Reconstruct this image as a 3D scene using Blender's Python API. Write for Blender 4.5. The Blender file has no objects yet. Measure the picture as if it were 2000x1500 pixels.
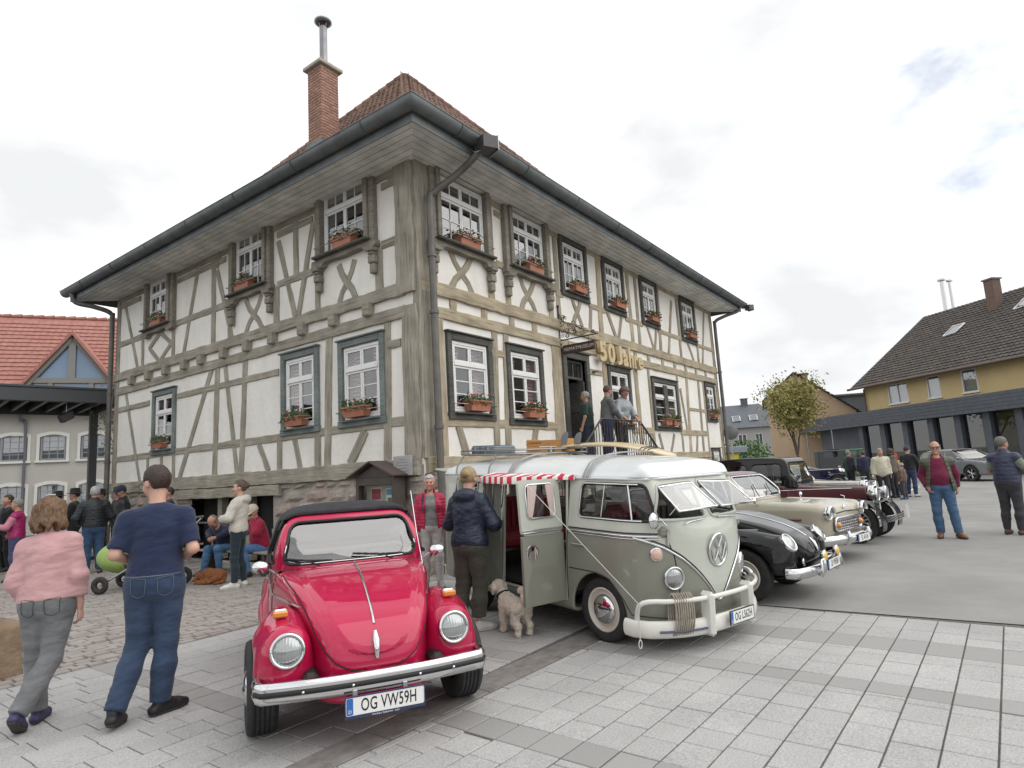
import bpy, bmesh, math, random
import numpy as np
from mathutils import Matrix, Vector, geometry as mgeo
random.seed(7)
scene = bpy.context.scene
COL = scene.collection
R = math.radians
# ------------------------------------------------------------------ camera, sky, sun, exposure
YAW, PITCH, ROLL, FPX, CAM_H = R(36.0), R(8.1), R(-3.3),1210.0,1.65
_f = Vector((math.cos(PITCH) * math.cos(YAW), math.cos(PITCH) * math.sin(YAW), math.sin(PITCH)))
_r = Vector((math.sin(YAW),-math.cos(YAW),0.0))
_u = _r.cross(_f)
_c, _s = math.cos(ROLL), math.sin(ROLL)
_r, _u = _r * _c + _u * _s, _u * _c - _r * _s
cam_data = bpy.data.cameras.new('camera')
cam = bpy.data.objects.new('camera', cam_data)
COL.objects.link(cam)
M = Matrix((( _r.x, _u.x, -_f.x, 0),(_r.y, _u.y, -_f.y, 0),(_r.z, _u.z, -_f.z, CAM_H),(0,0,0,1)))
cam.matrix_world = M
cam_data.sensor_width = 36.0
cam_data.sensor_fit = 'HORIZONTAL'
cam_data.lens = 36.0 * FPX / 2000.0
cam_data.clip_start = 0.05
cam_data.clip_end = 3000.0
scene.camera = cam
SUN_EL, SUN_AZ = R(50), R(-68)          # sun stands to the front right of the museum
world = bpy.data.worlds.new('World')
scene.world = world
world.use_nodes = True
wn, wl = world.node_tree.nodes, world.node_tree.links
wn.clear()
w_out = wn.new('ShaderNodeOutputWorld')
w_bg = wn.new('ShaderNodeBackground')
w_sky = wn.new('ShaderNodeTexSky')
w_sky.sky_type = 'NISHITA'
w_sky.sun_disc = False
w_sky.sun_elevation = SUN_EL
w_sky.sun_rotation = math.pi / 2 - SUN_AZ
w_bg.inputs['Strength'].default_value = 0.10
# a bright overcast: broken cloud cover laid over the blue of the clear sky
w_tc = wn.new('ShaderNodeTexCoord')
w_map = wn.new('ShaderNodeMapping')
w_map.inputs['Scale'].default_value = (1.0,1.0,2.2)
w_map.inputs['Location'].default_value = (0.35,0.1,0.0)
wl.new(w_tc.outputs['Generated'], w_map.inputs['Vector'])
w_n1 = wn.new('ShaderNodeTexNoise')
w_n1.inputs['Scale'].default_value = 7.0
w_n1.inputs['Detail'].default_value = 9
w_n1.inputs['Roughness'].default_value = 0.55
wl.new(w_map.outputs['Vector'], w_n1.inputs['Vector'])
w_cov = wn.new('ShaderNodeValToRGB')      # where the cover breaks and blue shows
w_cov.color_ramp.elements[0].position = 0.0
w_cov.color_ramp.elements[0].color = (0.0,0.0,0.0,1)
w_cov.color_ramp.elements[1].position = 1.0
w_cov.color_ramp.elements[1].color = (1,1,1,1)
w_gap = wn.new('ShaderNodeVectorMath'); w_gap.operation = 'DISTANCE'
w_gap.inputs[1].default_value = (0.9199,-0.0674,0.3863)
wl.new(w_tc.outputs['Generated'], w_gap.inputs[0])
w_gm = wn.new('ShaderNodeMath'); w_gm.operation = 'MULTIPLY_ADD'; w_gm.inputs[1].default_value = 0.42; w_gm.inputs[2].default_value = -0.21
wl.new(w_n1.outputs['Fac'], w_gm.inputs[0])
w_ga = wn.new('ShaderNodeMath'); w_ga.operation = 'ADD'
wl.new(w_gap.outputs['Value'], w_ga.inputs[0]); wl.new(w_gm.outputs[0], w_ga.inputs[1])
w_gr = wn.new('ShaderNodeMapRange'); w_gr.inputs['From Min'].default_value = 0.0; w_gr.inputs['From Max'].default_value = 0.085; w_gr.inputs['To Min'].default_value = 0.48
wl.new(w_ga.outputs[0], w_gr.inputs['Value'])
wl.new(w_gr.outputs['Result'], w_cov.inputs['Fac'])
w_n2 = wn.new('ShaderNodeTexNoise')
w_n2.inputs['Scale'].default_value = 3.4
w_n2.inputs['Detail'].default_value = 7
w_n2.inputs['Roughness'].default_value = 0.5
w_map2 = wn.new('ShaderNodeMapping')
w_map2.inputs['Scale'].default_value = (1.0,1.0,1.9)
w_map2.inputs['Location'].default_value = (3.1,1.7,0.4)
wl.new(w_tc.outputs['Generated'], w_map2.inputs['Vector'])
wl.new(w_map2.outputs['Vector'], w_n2.inputs['Vector'])
w_cl = wn.new('ShaderNodeValToRGB')       # brightness of the cloud layer
cr = w_cl.color_ramp
cr.elements[0].position = 0.33
cr.elements[0].color = (7.3,7.45,7.6,1)
cr.elements[1].position = 0.64
cr.elements[1].color = (11.2,11.3,11.45,1)
wl.new(w_n2.outputs['Fac'], w_cl.inputs['Fac'])
w_mul = wn.new('ShaderNodeMix')
w_mul.data_type = 'RGBA'
wl.new(w_cov.outputs['Color'], w_mul.inputs['Factor'])
wl.new(w_sky.outputs['Color'], w_mul.inputs['A'])
wl.new(w_cl.outputs['Color'], w_mul.inputs['B'])
wl.new(w_mul.outputs['Result'], w_bg.inputs['Color'])
wl.new(w_bg.outputs['Background'], w_out.inputs['Surface'])
sun_data = bpy.data.lights.new('sun', 'SUN')
sun_data.energy = 1.5
sun_data.angle = R(80)
sun_data.color = (1.0,0.965,0.91)
sun = bpy.data.objects.new('sun', sun_data)
COL.objects.link(sun)
sun_dir = Vector((math.cos(SUN_EL) * math.cos(SUN_AZ), math.cos(SUN_EL) * math.sin(SUN_AZ), math.sin(SUN_EL)))
sun.rotation_euler = sun_dir.to_track_quat('Z', 'Y').to_euler()
sun.location = (0,-20,40)
vs = scene.view_settings
vs.view_transform = 'Standard'
vs.look = 'None'
vs.exposure = 0.28
vs.gamma = 1.0
vs.use_curve_mapping = False
scene.cycles.max_bounces = 8
scene.cycles.transparent_max_bounces = 16
scene.cycles.caustics_reflective = False
scene.cycles.caustics_refractive = False
# ------------------------------------------------------------------ numpy noise
_rng = np.random.RandomState(3)
_LAT = _rng.rand(32,32,32).astype(np.float32) * 2 - 1
def vnoise(P, scale=1.0, seed=0):
 """smooth value noise in [-1,1] at the points P (N x 3)"""
 q = np.asarray(P, np.float32) * scale + np.float32(seed * 7.31 + 100.0)
 i = np.floor(q).astype(np.int64)
 t = q - i
 t = t * t * (3 - 2 * t)
 i &= 31
 j = (i + 1) & 31
 x0, y0, z0 = i.T
 x1, y1, z1 = j.T
 tx, ty, tz = t.T
 def lx(y, z): return _LAT[x0, y, z] * (1 - tx) + _LAT[x1, y, z] * tx
 a = lx(y0, z0) * (1 - ty) + lx(y1, z0) * ty
 b = lx(y0, z1) * (1 - ty) + lx(y1, z1) * ty
 return a * (1 - tz) + b * tz
# ------------------------------------------------------------------ tagging
def tag(o, label=None, cat=None, group=None, kind=None):
 if label: o['label'] = label
 if cat: o['category'] = cat
 if group: o['group'] = group
 if kind: o['kind'] = kind
 return o
def empty(name, loc=(0,0,0), rz=0.0, label=None, cat=None, group=None, kind=None):
 o = bpy.data.objects.new(name, None)
 COL.objects.link(o)
 o.empty_display_size = 0.2
 o.location = loc
 o.rotation_euler = (0,0, rz)
 return tag(o, label, cat, group, kind)
def obj(name, mesh, parent=None, loc=None, rz=None, mw=None):
 o = bpy.data.objects.new(name, mesh)
 COL.objects.link(o)
 if parent is not None: o.parent = parent
 if mw is not None: o.matrix_local = mw
 if loc is not None: o.location = loc
 if rz is not None: o.rotation_euler = (0,0, rz)
 return o
# ------------------------------------------------------------------ materials
MATS = {}
def _new(name):
 m = bpy.data.materials.new(name)
 m.use_nodes = True
 nt = m.node_tree
 b = nt.nodes['Principled BSDF']
 return m, nt, b
def rgb(c): return (c[0], c[1], c[2], 1.0)
def mat(name, c, rough=0.6, metal=0.0, var=0.0, vscale=6.0, c2=None, bump=0.0, bscale=40.0, coat=0.0, spec=0.5,
  rnd=0.0, stretch=None, coords='Object', detail=5.0, sheen=0.0, trans=0.0, ramp=(0.35,0.65), bdist=0.01, stain=None):
 """principled material with noise variation between c and c2, per object variation, bump"""
 if name in MATS: return MATS[name]
 m, nt, b = _new(name)
 N, L = nt.nodes, nt.links
 b.inputs['Base Color'].default_value = rgb(c)
 b.inputs['Roughness'].default_value = rough
 b.inputs['Metallic'].default_value = metal
 b.inputs['Specular IOR Level'].default_value = spec
 if coat:
  b.inputs['Coat Weight'].default_value = coat
  b.inputs['Coat Roughness'].default_value = 0.03
 if sheen:
  b.inputs['Sheen Weight'].default_value = sheen
  b.inputs['Sheen Roughness'].default_value = 0.5
 if trans: b.inputs['Transmission Weight'].default_value = trans
 tc = N.new('ShaderNodeTexCoord')
 vec = tc.outputs[coords]
 if stretch:
  mp = N.new('ShaderNodeMapping')
  mp.inputs['Scale'].default_value = stretch
  L.new(vec, mp.inputs['Vector'])
  vec = mp.outputs['Vector']
 oi = None
 if rnd:
  oi = N.new('ShaderNodeObjectInfo')
  ad = N.new('ShaderNodeVectorMath')
  ad.operation = 'ADD'
  mu = N.new('ShaderNodeMath'); mu.operation = 'MULTIPLY'; mu.inputs[1].default_value = 37.0
  L.new(oi.outputs['Random'], mu.inputs[0])
  L.new(vec, ad.inputs[0]); L.new(mu.outputs[0], ad.inputs[1])
  vec = ad.outputs[0]
 col = None
 if c2 is not None:
  nz = N.new('ShaderNodeTexNoise')
  nz.inputs['Scale'].default_value = vscale
  nz.inputs['Detail'].default_value = detail
  nz.inputs['Roughness'].default_value = 0.6
  L.new(vec, nz.inputs['Vector'])
  rp = N.new('ShaderNodeValToRGB')
  rp.color_ramp.elements[0].position = ramp[0]; rp.color_ramp.elements[0].color = rgb(c)
  rp.color_ramp.elements[1].position = ramp[1]; rp.color_ramp.elements[1].color = rgb(c2)
  L.new(nz.outputs['Fac'], rp.inputs['Fac'])
  col = rp.outputs['Color']
 if rnd:
  hs = N.new('ShaderNodeHueSaturation')
  mr = N.new('ShaderNodeMapRange')
  mr.inputs['To Min'].default_value = 1 - rnd; mr.inputs['To Max'].default_value = 1 + rnd
  L.new(oi.outputs['Random'], mr.inputs['Value'])
  L.new(mr.outputs['Result'], hs.inputs['Value'])
  if col is not None: L.new(col, hs.inputs['Color'])
  else: hs.inputs['Color'].default_value = rgb(c)
  col = hs.outputs['Color']
 if stain:                  # weathering that runs over neighbouring pieces
  ge = N.new('ShaderNodeNewGeometry'); mp = N.new('ShaderNodeMapping'); mp.inputs['Scale'].default_value = stain[0]
  L.new(ge.outputs['Position'], mp.inputs['Vector'])
  sn = N.new('ShaderNodeTexNoise'); sn.inputs['Scale'].default_value = 1.0; sn.inputs['Detail'].default_value = 9; sn.inputs['Roughness'].default_value = .62
  L.new(mp.outputs['Vector'], sn.inputs['Vector'])
  mr = N.new('ShaderNodeMapRange'); mr.inputs['From Min'].default_value = .33; mr.inputs['From Max'].default_value = .62
  mr.inputs['To Min'].default_value = stain[1]; mr.inputs['To Max'].default_value = stain[2]
  L.new(sn.outputs['Fac'], mr.inputs['Value'])
  h2 = N.new('ShaderNodeHueSaturation'); L.new(mr.outputs['Result'], h2.inputs['Value'])
  if col is not None: L.new(col, h2.inputs['Color'])
  else: h2.inputs['Color'].default_value = rgb(c)
  col = h2.outputs['Color']
 if col is not None: L.new(col, b.inputs['Base Color'])
 if bump:
  nb = N.new('ShaderNodeTexNoise')
  nb.inputs['Scale'].default_value = bscale
  nb.inputs['Detail'].default_value = 4
  L.new(vec, nb.inputs['Vector'])
  bp = N.new('ShaderNodeBump')
  bp.inputs['Strength'].default_value = bump
  bp.inputs['Distance'].default_value = bdist
  L.new(nb.outputs['Fac'], bp.inputs['Height'])
  L.new(bp.outputs['Normal'], b.inputs['Normal'])
 MATS[name] = m
 return m
def glass_mat(name, tint=(0.9,0.93,0.92), ior=1.5, dark=0.0, boost=1.0):
 """thin pane: fresnel mirror over a clear (slightly tinted) sheet"""
 if name in MATS: return MATS[name]
 m, nt, b = _new(name)
 N, L = nt.nodes, nt.links
 N.remove(b)
 out = N['Material Output']
 tr = N.new('ShaderNodeBsdfTransparent'); tr.inputs['Color'].default_value = rgb(tint)
 gl = N.new('ShaderNodeBsdfGlossy'); gl.inputs['Roughness'].default_value = 0.015
 gl.inputs['Color'].default_value = (1,1,1,1)
 fr = N.new('ShaderNodeFresnel'); fr.inputs['IOR'].default_value = ior
 geo = N.new('ShaderNodeNewGeometry')
 ml = N.new('ShaderNodeMath'); ml.operation = 'MULTIPLY'; ml.inputs[1].default_value = boost; ml.use_clamp = True
 L.new(fr.outputs[0], ml.inputs[0])
 ior_mix = N.new('ShaderNodeMix'); ior_mix.data_type = 'FLOAT'
 ior_mix.inputs['A'].default_value = ior; ior_mix.inputs['B'].default_value = 1.0 / ior
 L.new(geo.outputs['Backfacing'], ior_mix.inputs['Factor'])
 L.new(ior_mix.outputs['Result'], fr.inputs['IOR'])
 mx = N.new('ShaderNodeMixShader')
 L.new(ml.outputs[0], mx.inputs['Fac'])
 L.new(tr.outputs[0], mx.inputs[1]); L.new(gl.outputs[0], mx.inputs[2])
 L.new(mx.outputs[0], out.inputs['Surface'])
 MATS[name] = m
 return m
# ------------------------------------------------------------------ mesh helpers
def mesh_np(name, V, F, m=None, smooth=True, normals=None):
 """mesh from numpy arrays; F is an (n, k) array"""
 me = bpy.data.meshes.new(name)
 V = np.asarray(V, np.float32); F = np.asarray(F, np.int32)
 me.vertices.add(len(V)); me.vertices.foreach_set('co', V.ravel())
 n, k = F.shape
 me.loops.add(n * k); me.loops.foreach_set('vertex_index', F.ravel())
 me.polygons.add(n)
 me.polygons.foreach_set('loop_start', np.arange(0, n * k, k, dtype=np.int32))
 me.polygons.foreach_set('use_smooth', np.full(n, smooth))
 me.update(calc_edges=True)
 if normals is not None:
  me.normals_split_custom_set_from_vertices(np.asarray(normals, np.float32).tolist())
 if m is not None:
  for x in (m if isinstance(m, (list, tuple)) else [m]): me.materials.append(x)
 return me
class Geo:
 """collects polygons of one mesh"""
 def __init__(self):
  self.v, self.f, self.s, self.mi, self.uv = [], [], [], [], None
  self.cur = 0
 def add(self, vs_, fs, smooth=False):
  b = len(self.v)
  self.v += [tuple(p) for p in vs_]
  for f in fs:
   self.f.append([b + i for i in f]); self.s.append(smooth); self.mi.append(self.cur)
  return self
 def box(self, lo, hi, bev=0.0, M_=None):
  lo, hi = Vector(lo), Vector(hi)
  if bev <= 0:
   vs_ = [Vector((x, y, z)) for x in (lo.x, hi.x) for y in (lo.y, hi.y) for z in (lo.z, hi.z)]
   fs = [(0,1,3,2),(4,6,7,5),(0,4,5,1),(2,3,7,6),(0,2,6,4),(1,5,7,3)]
  else:
   b = min(bev, *(0.45 * (hi[i] - lo[i]) for i in range(3)))
   vs_, idx = [], {}
   for sx in (0,1):
    for sy in (0,1):
     for sz in (0,1):
      s = (sx, sy, sz)
      for a in range(3):
       p = [lo[i] if s[i] == 0 else hi[i] for i in range(3)]
       for i in range(3):
        if i != a: p[i] += b if s[i] == 0 else -b
       idx[s, a] = len(vs_); vs_.append(Vector(p))
   fs = []
   for a in range(3):
    o1, o2 = (a + 1) % 3,(a + 2) % 3
    for v in (0,1):
     q = []
     for (i, j) in ((0,0),(1,0),(1,1),(0,1)):
      s = [0,0,0]; s[a] = v; s[o1] = i; s[o2] = j
      q.append(idx[tuple(s), a])
     fs.append(q if v else q[::-1])
    for i in (0,1):           # edge chamfers along axis a
     for j in (0,1):
      s0 = [0,0,0]; s0[o1] = i; s0[o2] = j
      s1 = list(s0); s1[a] = 1
      s0, s1 = tuple(s0), tuple(s1)
      q = [idx[s0, o1], idx[s1, o1], idx[s1, o2], idx[s0, o2]]
      fs.append(q if i == j else q[::-1])
   for sx in (0,1):
    for sy in (0,1):
     for sz in (0,1):
      s = (sx, sy, sz)
      q = [idx[s, 0], idx[s, 1], idx[s, 2]]
      fs.append(q if (sx + sy + sz) % 2 == 1 else q[::-1])
  if M_ is not None: vs_ = [M_ @ p for p in vs_]
  return self.add(vs_, fs)
 def tube(self, pts, r, n=8, caps=True, closed=False, smooth=True, flat=1.0, up=None):
  """round (or flattened) bar along a polyline; r may be a list"""
  pts = [Vector(p) for p in pts]
  k = len(pts)
  rs = r if isinstance(r, (list, tuple)) else [r] * k
  vs_, fs = [], []
  ref = None
  for i, p in enumerate(pts):
   if closed: t = (pts[(i + 1) % k] - pts[i - 1])
   else: t = pts[min(i + 1, k - 1)] - pts[max(i - 1,0)]
   if t.length < 1e-9: t = Vector((0,0,1))
   t.normalize()
   if up is not None: a = t.cross(Vector(up))
   elif ref is None:
    a = t.cross(Vector((0,0,1)) if abs(t.z) < 0.9 else Vector((1,0,0)))
   else: a = ref - t * ref.dot(t)
   if a.length < 1e-6: a = t.orthogonal()
   a.normalize(); ref = a
   b = t.cross(a)
   for j in range(n):
    an = 2 * math.pi * (j + 0.5) / n
    vs_.append(p + a * (math.cos(an) * rs[i]) + b * (math.sin(an) * rs[i] * flat))
  for i in range(k if closed else k - 1):
   i2 = (i + 1) % k
   for j in range(n):
    j2 = (j + 1) % n
    fs.append((i * n + j, i * n + j2, i2 * n + j2, i2 * n + j))
  self.add(vs_, fs, smooth)
  if caps and not closed:
   self.add([vs_[j] for j in range(n)], [list(range(n))[::-1]])
   self.add([vs_[(k - 1) * n + j] for j in range(n)], [list(range(n))])
  return self
 def lathe(self, prof, n=24, M_=None, smooth=True, closed=False):
  """prof: list of (radius, height) round the local Z axis"""
  vs_, fs = [], []
  k = len(prof)
  for (r, h) in prof:
   for j in range(n):
    a = 2 * math.pi * j / n
    vs_.append(Vector((r * math.cos(a), r * math.sin(a), h)))
  for i in range(k if closed else k - 1):
   i2 = (i + 1) % k
   for j in range(n):
    j2 = (j + 1) % n
    fs.append((i * n + j, i * n + j2, i2 * n + j2, i2 * n + j))
  if M_ is not None: vs_ = [M_ @ p for p in vs_]
  return self.add(vs_, fs, smooth)
 def prism(self, poly, d0, d1, M_=None, smooth=False):
  """extrude a 2D polygon (ccw) from z=d0 to z=d1"""
  n = len(poly)
  vs_ = [Vector((p[0], p[1], d0)) for p in poly] + [Vector((p[0], p[1], d1)) for p in poly]
  if M_ is not None: vs_ = [M_ @ p for p in vs_]
  self.add(vs_, [list(range(n))[::-1], [n + i for i in range(n)]])
  b = len(self.v) - 2 * n
  for i in range(n):
   j = (i + 1) % n
   self.f.append([b + i, b + j, b + n + j, b + n + i]); self.s.append(smooth); self.mi.append(self.cur)
  return self
 def quad(self, *p): return self.add(p, [list(range(len(p)))])
 def mesh(self, name, m=None):
  me = bpy.data.meshes.new(name)
  me.from_pydata([tuple(p) for p in self.v], [], self.f)
  me.polygons.foreach_set('use_smooth', self.s)
  if m is not None:
   ms = m if isinstance(m, (list, tuple)) else [m]
   for x in ms: me.materials.append(x)
   if len(ms) > 1: me.polygons.foreach_set('material_index', self.mi)
  me.update()
  return me
 def obj(self, name, m=None, parent=None, **kw):
  return obj(name, self.mesh(name, m), parent, **kw)
def arc(cx, cy, r, a0, a1, n):
 return [(cx + r * math.cos(R(a0 + (a1 - a0) * i / n)), cy + r * math.sin(R(a0 + (a1 - a0) * i / n))) for i in range(n + 1)]
def rrect(x0, y0, x1, y1, r, n=4):
 return arc(x1 - r, y0 + r, r, -90,0, n) + arc(x1 - r, y1 - r, r, 0,90, n) + arc(x0 + r, y1 - r, r, 90,180, n) + arc(x0 + r, y0 + r, r, 180,270, n)
def spline(pts, n=6, closed=False):
 """Catmull-Rom through the points"""
 P = [np.array(p, float) for p in pts]
 k = len(P)
 out = []
 for i in range(k if closed else k - 1):
  p1, p2 = P[i], P[(i + 1) % k]
  p0 = P[i - 1] if (closed or i > 0) else 2 * p1 - p2
  p3 = P[(i + 2) % k] if (closed or i + 2 < k) else 2 * p2 - p1
  for j in range(n):
   t = j / n
   out.append(0.5 * (2 * p1 + (p2 - p0) * t + (2 * p0 - 5 * p1 + 4 * p2 - p3) * t * t + (3 * p1 - p0 - 3 * p2 + p3) * t ** 3))
 if not closed: out.append(P[-1])
 return [tuple(p) for p in out]
def cdt(outer, holes=(), step=None):
 """triangles of a polygon with holes (2D); extra grid points every step metres"""
 pts, edges = [], []
 def ring(pl):
  b = len(pts)
  pts.extend(Vector((p[0], p[1])) for p in pl)
  edges.extend((b + i, b + (i + 1) % len(pl)) for i in range(len(pl)))
 ring(outer)
 for h in holes: ring(h)
 if step:
  xs = [p[0] for p in outer]; ys = [p[1] for p in outer]
  x = min(xs) + step
  while x < max(xs):
   y = min(ys) + step
   while y < max(ys):
    pts.append(Vector((x, y))); y += step
   x += step
 res = mgeo.delaunay_2d_cdt(pts, edges, [], 0,1e-5)
 def inside(c, pl):
  r = False
  for i in range(len(pl)):
   (ax, ay),(bx_, by) = pl[i - 1][:2], pl[i][:2]
   if (ay > c[1]) != (by > c[1]) and c[0] < (bx_ - ax) * (c[1] - ay) / (by - ay) + ax: r = not r
  return r
 V = res[0]; out = []
 for t in res[2]:
  c = (sum(V[i].x for i in t) / 3, sum(V[i].y for i in t) / 3)
  if inside(c, outer) and not any(inside(c, h) for h in holes): out.append(t)
 return V, out
# ------------------------------------------------------------------ signed distance modelling
def smin(a, b, k):
 if k <= 0: return np.minimum(a, b)
 h = np.clip(0.5 + 0.5 * (b - a) / k, 0,1)
 return b + (a - b) * h - k * h * (1 - h)
def smax(a, b, k): return -smin(-a, -b, k)
def s_ell(P, c, r):
 q = (P - np.array(c, np.float32)) / np.array(r, np.float32)
 k0 = np.sqrt((q * q).sum(1)) + 1e-9
 q2 = q / np.array(r, np.float32)
 k1 = np.sqrt((q2 * q2).sum(1)) + 1e-9
 return k0 * (k0 - 1) / k1
def s_cone(P, a, b, ra, rb, sq=None):
 """capsule with two radii; sq = (axis vector, factor): squashed along that axis"""
 a = np.array(a, np.float32); b = np.array(b, np.float32)
 ab = b - a
 t = np.clip(((P - a) @ ab) / (ab @ ab + 1e-12),0,1)
 d = P - (a + t[:, None] * ab)
 if sq is not None:
  n = np.array(sq[0], np.float32); n = n / np.linalg.norm(n)
  h = d @ n
  d = d + np.outer(h * (1.0 / sq[1] - 1.0), n)
 return np.sqrt((d * d).sum(1)) - (ra + t * (rb - ra))
def s_box(P, c, h, r=0.0):
 q = np.abs(P - np.array(c, np.float32)) - (np.array(h, np.float32) - r)
 return np.sqrt((np.maximum(q, 0) ** 2).sum(1)) + np.minimum(q.max(1),0) - r
def s_cyl(P, c, axis, r, h):
 d = P - np.array(c, np.float32)
 ax = 'xyz'.index(axis)
 o = [i for i in range(3) if i != ax]
 q = np.sqrt(d[:, o[0]] ** 2 + d[:, o[1]] ** 2) - r
 return np.maximum(q, np.abs(d[:, ax]) - h)
class Poly2:
 """signed distance to a closed 2D polygon, sampled once on a grid"""
 def __init__(self, pts, res=0.006, pad=0.35):
  p = np.array(pts, np.float64)
  self.lo = p.min(0) - pad
  n = np.ceil((p.max(0) + pad - self.lo) / res).astype(int) + 1
  self.res, self.n = res, n
  X = self.lo[0] + np.arange(n[0]) * res
  Y = self.lo[1] + np.arange(n[1]) * res
  gx, gy = np.meshgrid(X, Y, indexing='ij')
  D = np.full(gx.shape, 1e9, np.float32)
  inside = np.zeros(gx.shape, bool)
  gx = gx.astype(np.float32); gy = gy.astype(np.float32)
  k = len(p)
  for i in range(k):
   a, b = p[i].astype(np.float32), p[(i + 1) % k].astype(np.float32)
   e = b - a
   ee = e @ e
   if ee < 1e-12: continue
   wx, wy = gx - a[0], gy - a[1]
   t = np.clip((wx * e[0] + wy * e[1]) / ee, 0,1)
   dx, dy = wx - t * e[0], wy - t * e[1]
   np.minimum(D, dx * dx + dy * dy, out=D)
   if a[1] != b[1]:
    c = ((a[1] <= gy) != (b[1] <= gy)) & (gx < (gy - a[1]) * (e[0] / (e[1] if e[1] else 1e-12)) + a[0])
    inside ^= c
  D = np.sqrt(D)
  D[inside] *= -1
  self.D = D
 def __call__(self, u, v):
  x = (u - self.lo[0]) / self.res; y = (v - self.lo[1]) / self.res
  xc = np.clip(x, 0, self.n[0] - 1.001); yc = np.clip(y, 0, self.n[1] - 1.001)
  i = xc.astype(np.int32); j = yc.astype(np.int32)
  a = (xc - i).astype(np.float32); b = (yc - j).astype(np.float32)
  D = self.D
  d = (D[i, j] * (1 - a) + D[i + 1, j] * a) * (1 - b) + (D[i, j + 1] * (1 - a) + D[i + 1, j + 1] * a) * b
  return d + np.hypot(x - xc, y - yc).astype(np.float32) * self.res
def surface_nets(f, lo, hi, res, lip=1.5, newton=2, want_normals=False):
 B = 8
 lo = np.array(lo, np.float32); hi = np.array(hi, np.float32)
 nb = np.maximum(np.ceil((hi - lo) / (res * B)).astype(int),1)
 n = nb * B
 ctr = [lo[i] + (np.arange(nb[i]) * B + (B - 1) / 2) * res for i in range(3)]
 C3 = np.stack(np.meshgrid(*ctr, indexing='ij'),-1).reshape(-1,3).astype(np.float32)
 d = f(C3)
 act = np.abs(d) < (B * res * 0.9 * lip)
 vol = np.repeat(np.repeat(np.repeat(np.where(d.reshape(nb) < 0,-9.,9.).astype(np.float32), B, 0), B, 1), B, 2)
 ids = np.argwhere(act.reshape(nb))
 if len(ids) == 0: return None
 off = np.stack(np.meshgrid(*[np.arange(B)] * 3, indexing='ij'),-1).reshape(-1,3)
 CH = 1500
 for s in range(0, len(ids), CH):
  nodes = (ids[s:s + CH, None, :] * B + off[None]).reshape(-1,3)
  val = f((lo + nodes * np.float32(res)).astype(np.float32))
  vol[nodes[:, 0], nodes[:, 1], nodes[:, 2]] = val
 sg = (vol < 0).astype(np.int8)
 cnt = np.zeros(tuple(n - 1), np.int8)
 for i in (0,1):
  for j in (0,1):
   for k in (0,1):
    cnt += sg[i:n[0] - 1 + i, j:n[1] - 1 + j, k:n[2] - 1 + k]
 cells = np.argwhere((cnt > 0) & (cnt < 8))
 if len(cells) == 0: return None
 idx = np.full(tuple(n - 1),-1, np.int32)
 idx[cells[:, 0], cells[:, 1], cells[:, 2]] = np.arange(len(cells))
 acc = np.zeros((len(cells),3), np.float32); num = np.zeros(len(cells), np.float32)
 cor = [(i, j, k) for i in (0,1) for j in (0,1) for k in (0,1)]
 cv = {c: vol[cells[:, 0] + c[0], cells[:, 1] + c[1], cells[:, 2] + c[2]] for c in cor}
 for c in cor:
  for a in range(3):
   if c[a] == 0:
    c2 = list(c); c2[a] = 1; c2 = tuple(c2)
    v0, v1 = cv[c], cv[c2]
    m = (v0 < 0) != (v1 < 0)
    t = np.where(m, v0 / np.where(m, v0 - v1,1),0)
    p = np.array(c, np.float32)[None].repeat(len(cells),0)
    p[:, a] = t
    acc += p * m[:, None]; num += m
 V = lo + (cells + acc / num[:, None]) * np.float32(res)
 quads = []
 for a in range(3):
  o1, o2 = (a + 1) % 3,(a + 2) % 3
  s0 = [slice(None)] * 3; s1 = [slice(None)] * 3
  s0[a] = slice(0, n[a] - 1); s1[a] = slice(1, n[a])
  ch = sg[tuple(s0)] != sg[tuple(s1)]
  e = np.argwhere(ch)
  ok = (e[:, o1] > 0) & (e[:, o2] > 0) & (e[:, o1] < n[o1] - 1) & (e[:, o2] < n[o2] - 1)
  e = e[ok]
  if len(e) == 0: continue
  inside0 = sg[e[:, 0], e[:, 1], e[:, 2]] > 0
  q = []
  for (i, j) in ((0,0),(1,0),(1,1),(0,1)):
   c = e.copy(); c[:, o1] -= 1 - i; c[:, o2] -= 1 - j
   q.append(idx[c[:, 0], c[:, 1], c[:, 2]])
  q = np.stack(q, 1)
  q[~inside0] = q[~inside0][:, ::-1]
  quads.append(q)
 F = np.concatenate(quads)
 Nn = None
 h = np.float32(res * 0.35)
 T = np.array([[1,-1,-1], [-1,-1,1], [-1,1,-1], [1,1,1]], np.float32)
 for it in range(newton + (1 if want_normals else 0)):
  ds = [f(V + t * h) for t in T]
  g = sum(d_[:, None] * t for d_, t in zip(ds, T)) / (4 * h)
  gl = np.sqrt((g * g).sum(1)) + 1e-6
  if it < newton:
   d0 = sum(ds) / 4
   stp = np.clip(d0 / np.maximum(gl, 0.3),-res * 0.6, res * 0.6)
   V = V - (stp / gl)[:, None] * g
  Nn = g / gl[:, None]
 return V, F, Nn
def sdf_obj(name, f, lo, hi, res, m, parent=None, normals=False, newton=1, disp=None, **kw):
 r = surface_nets(f, lo, hi, res, newton=newton, want_normals=normals or disp is not None)
 if r is None: return None
 V, F, Nn = r
 if disp is not None:
  V = V + Nn * disp(V)[:, None]
 me = mesh_np(name, V, F, m, True, Nn if normals else None)
 return obj(name, me, parent, **kw)
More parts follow.
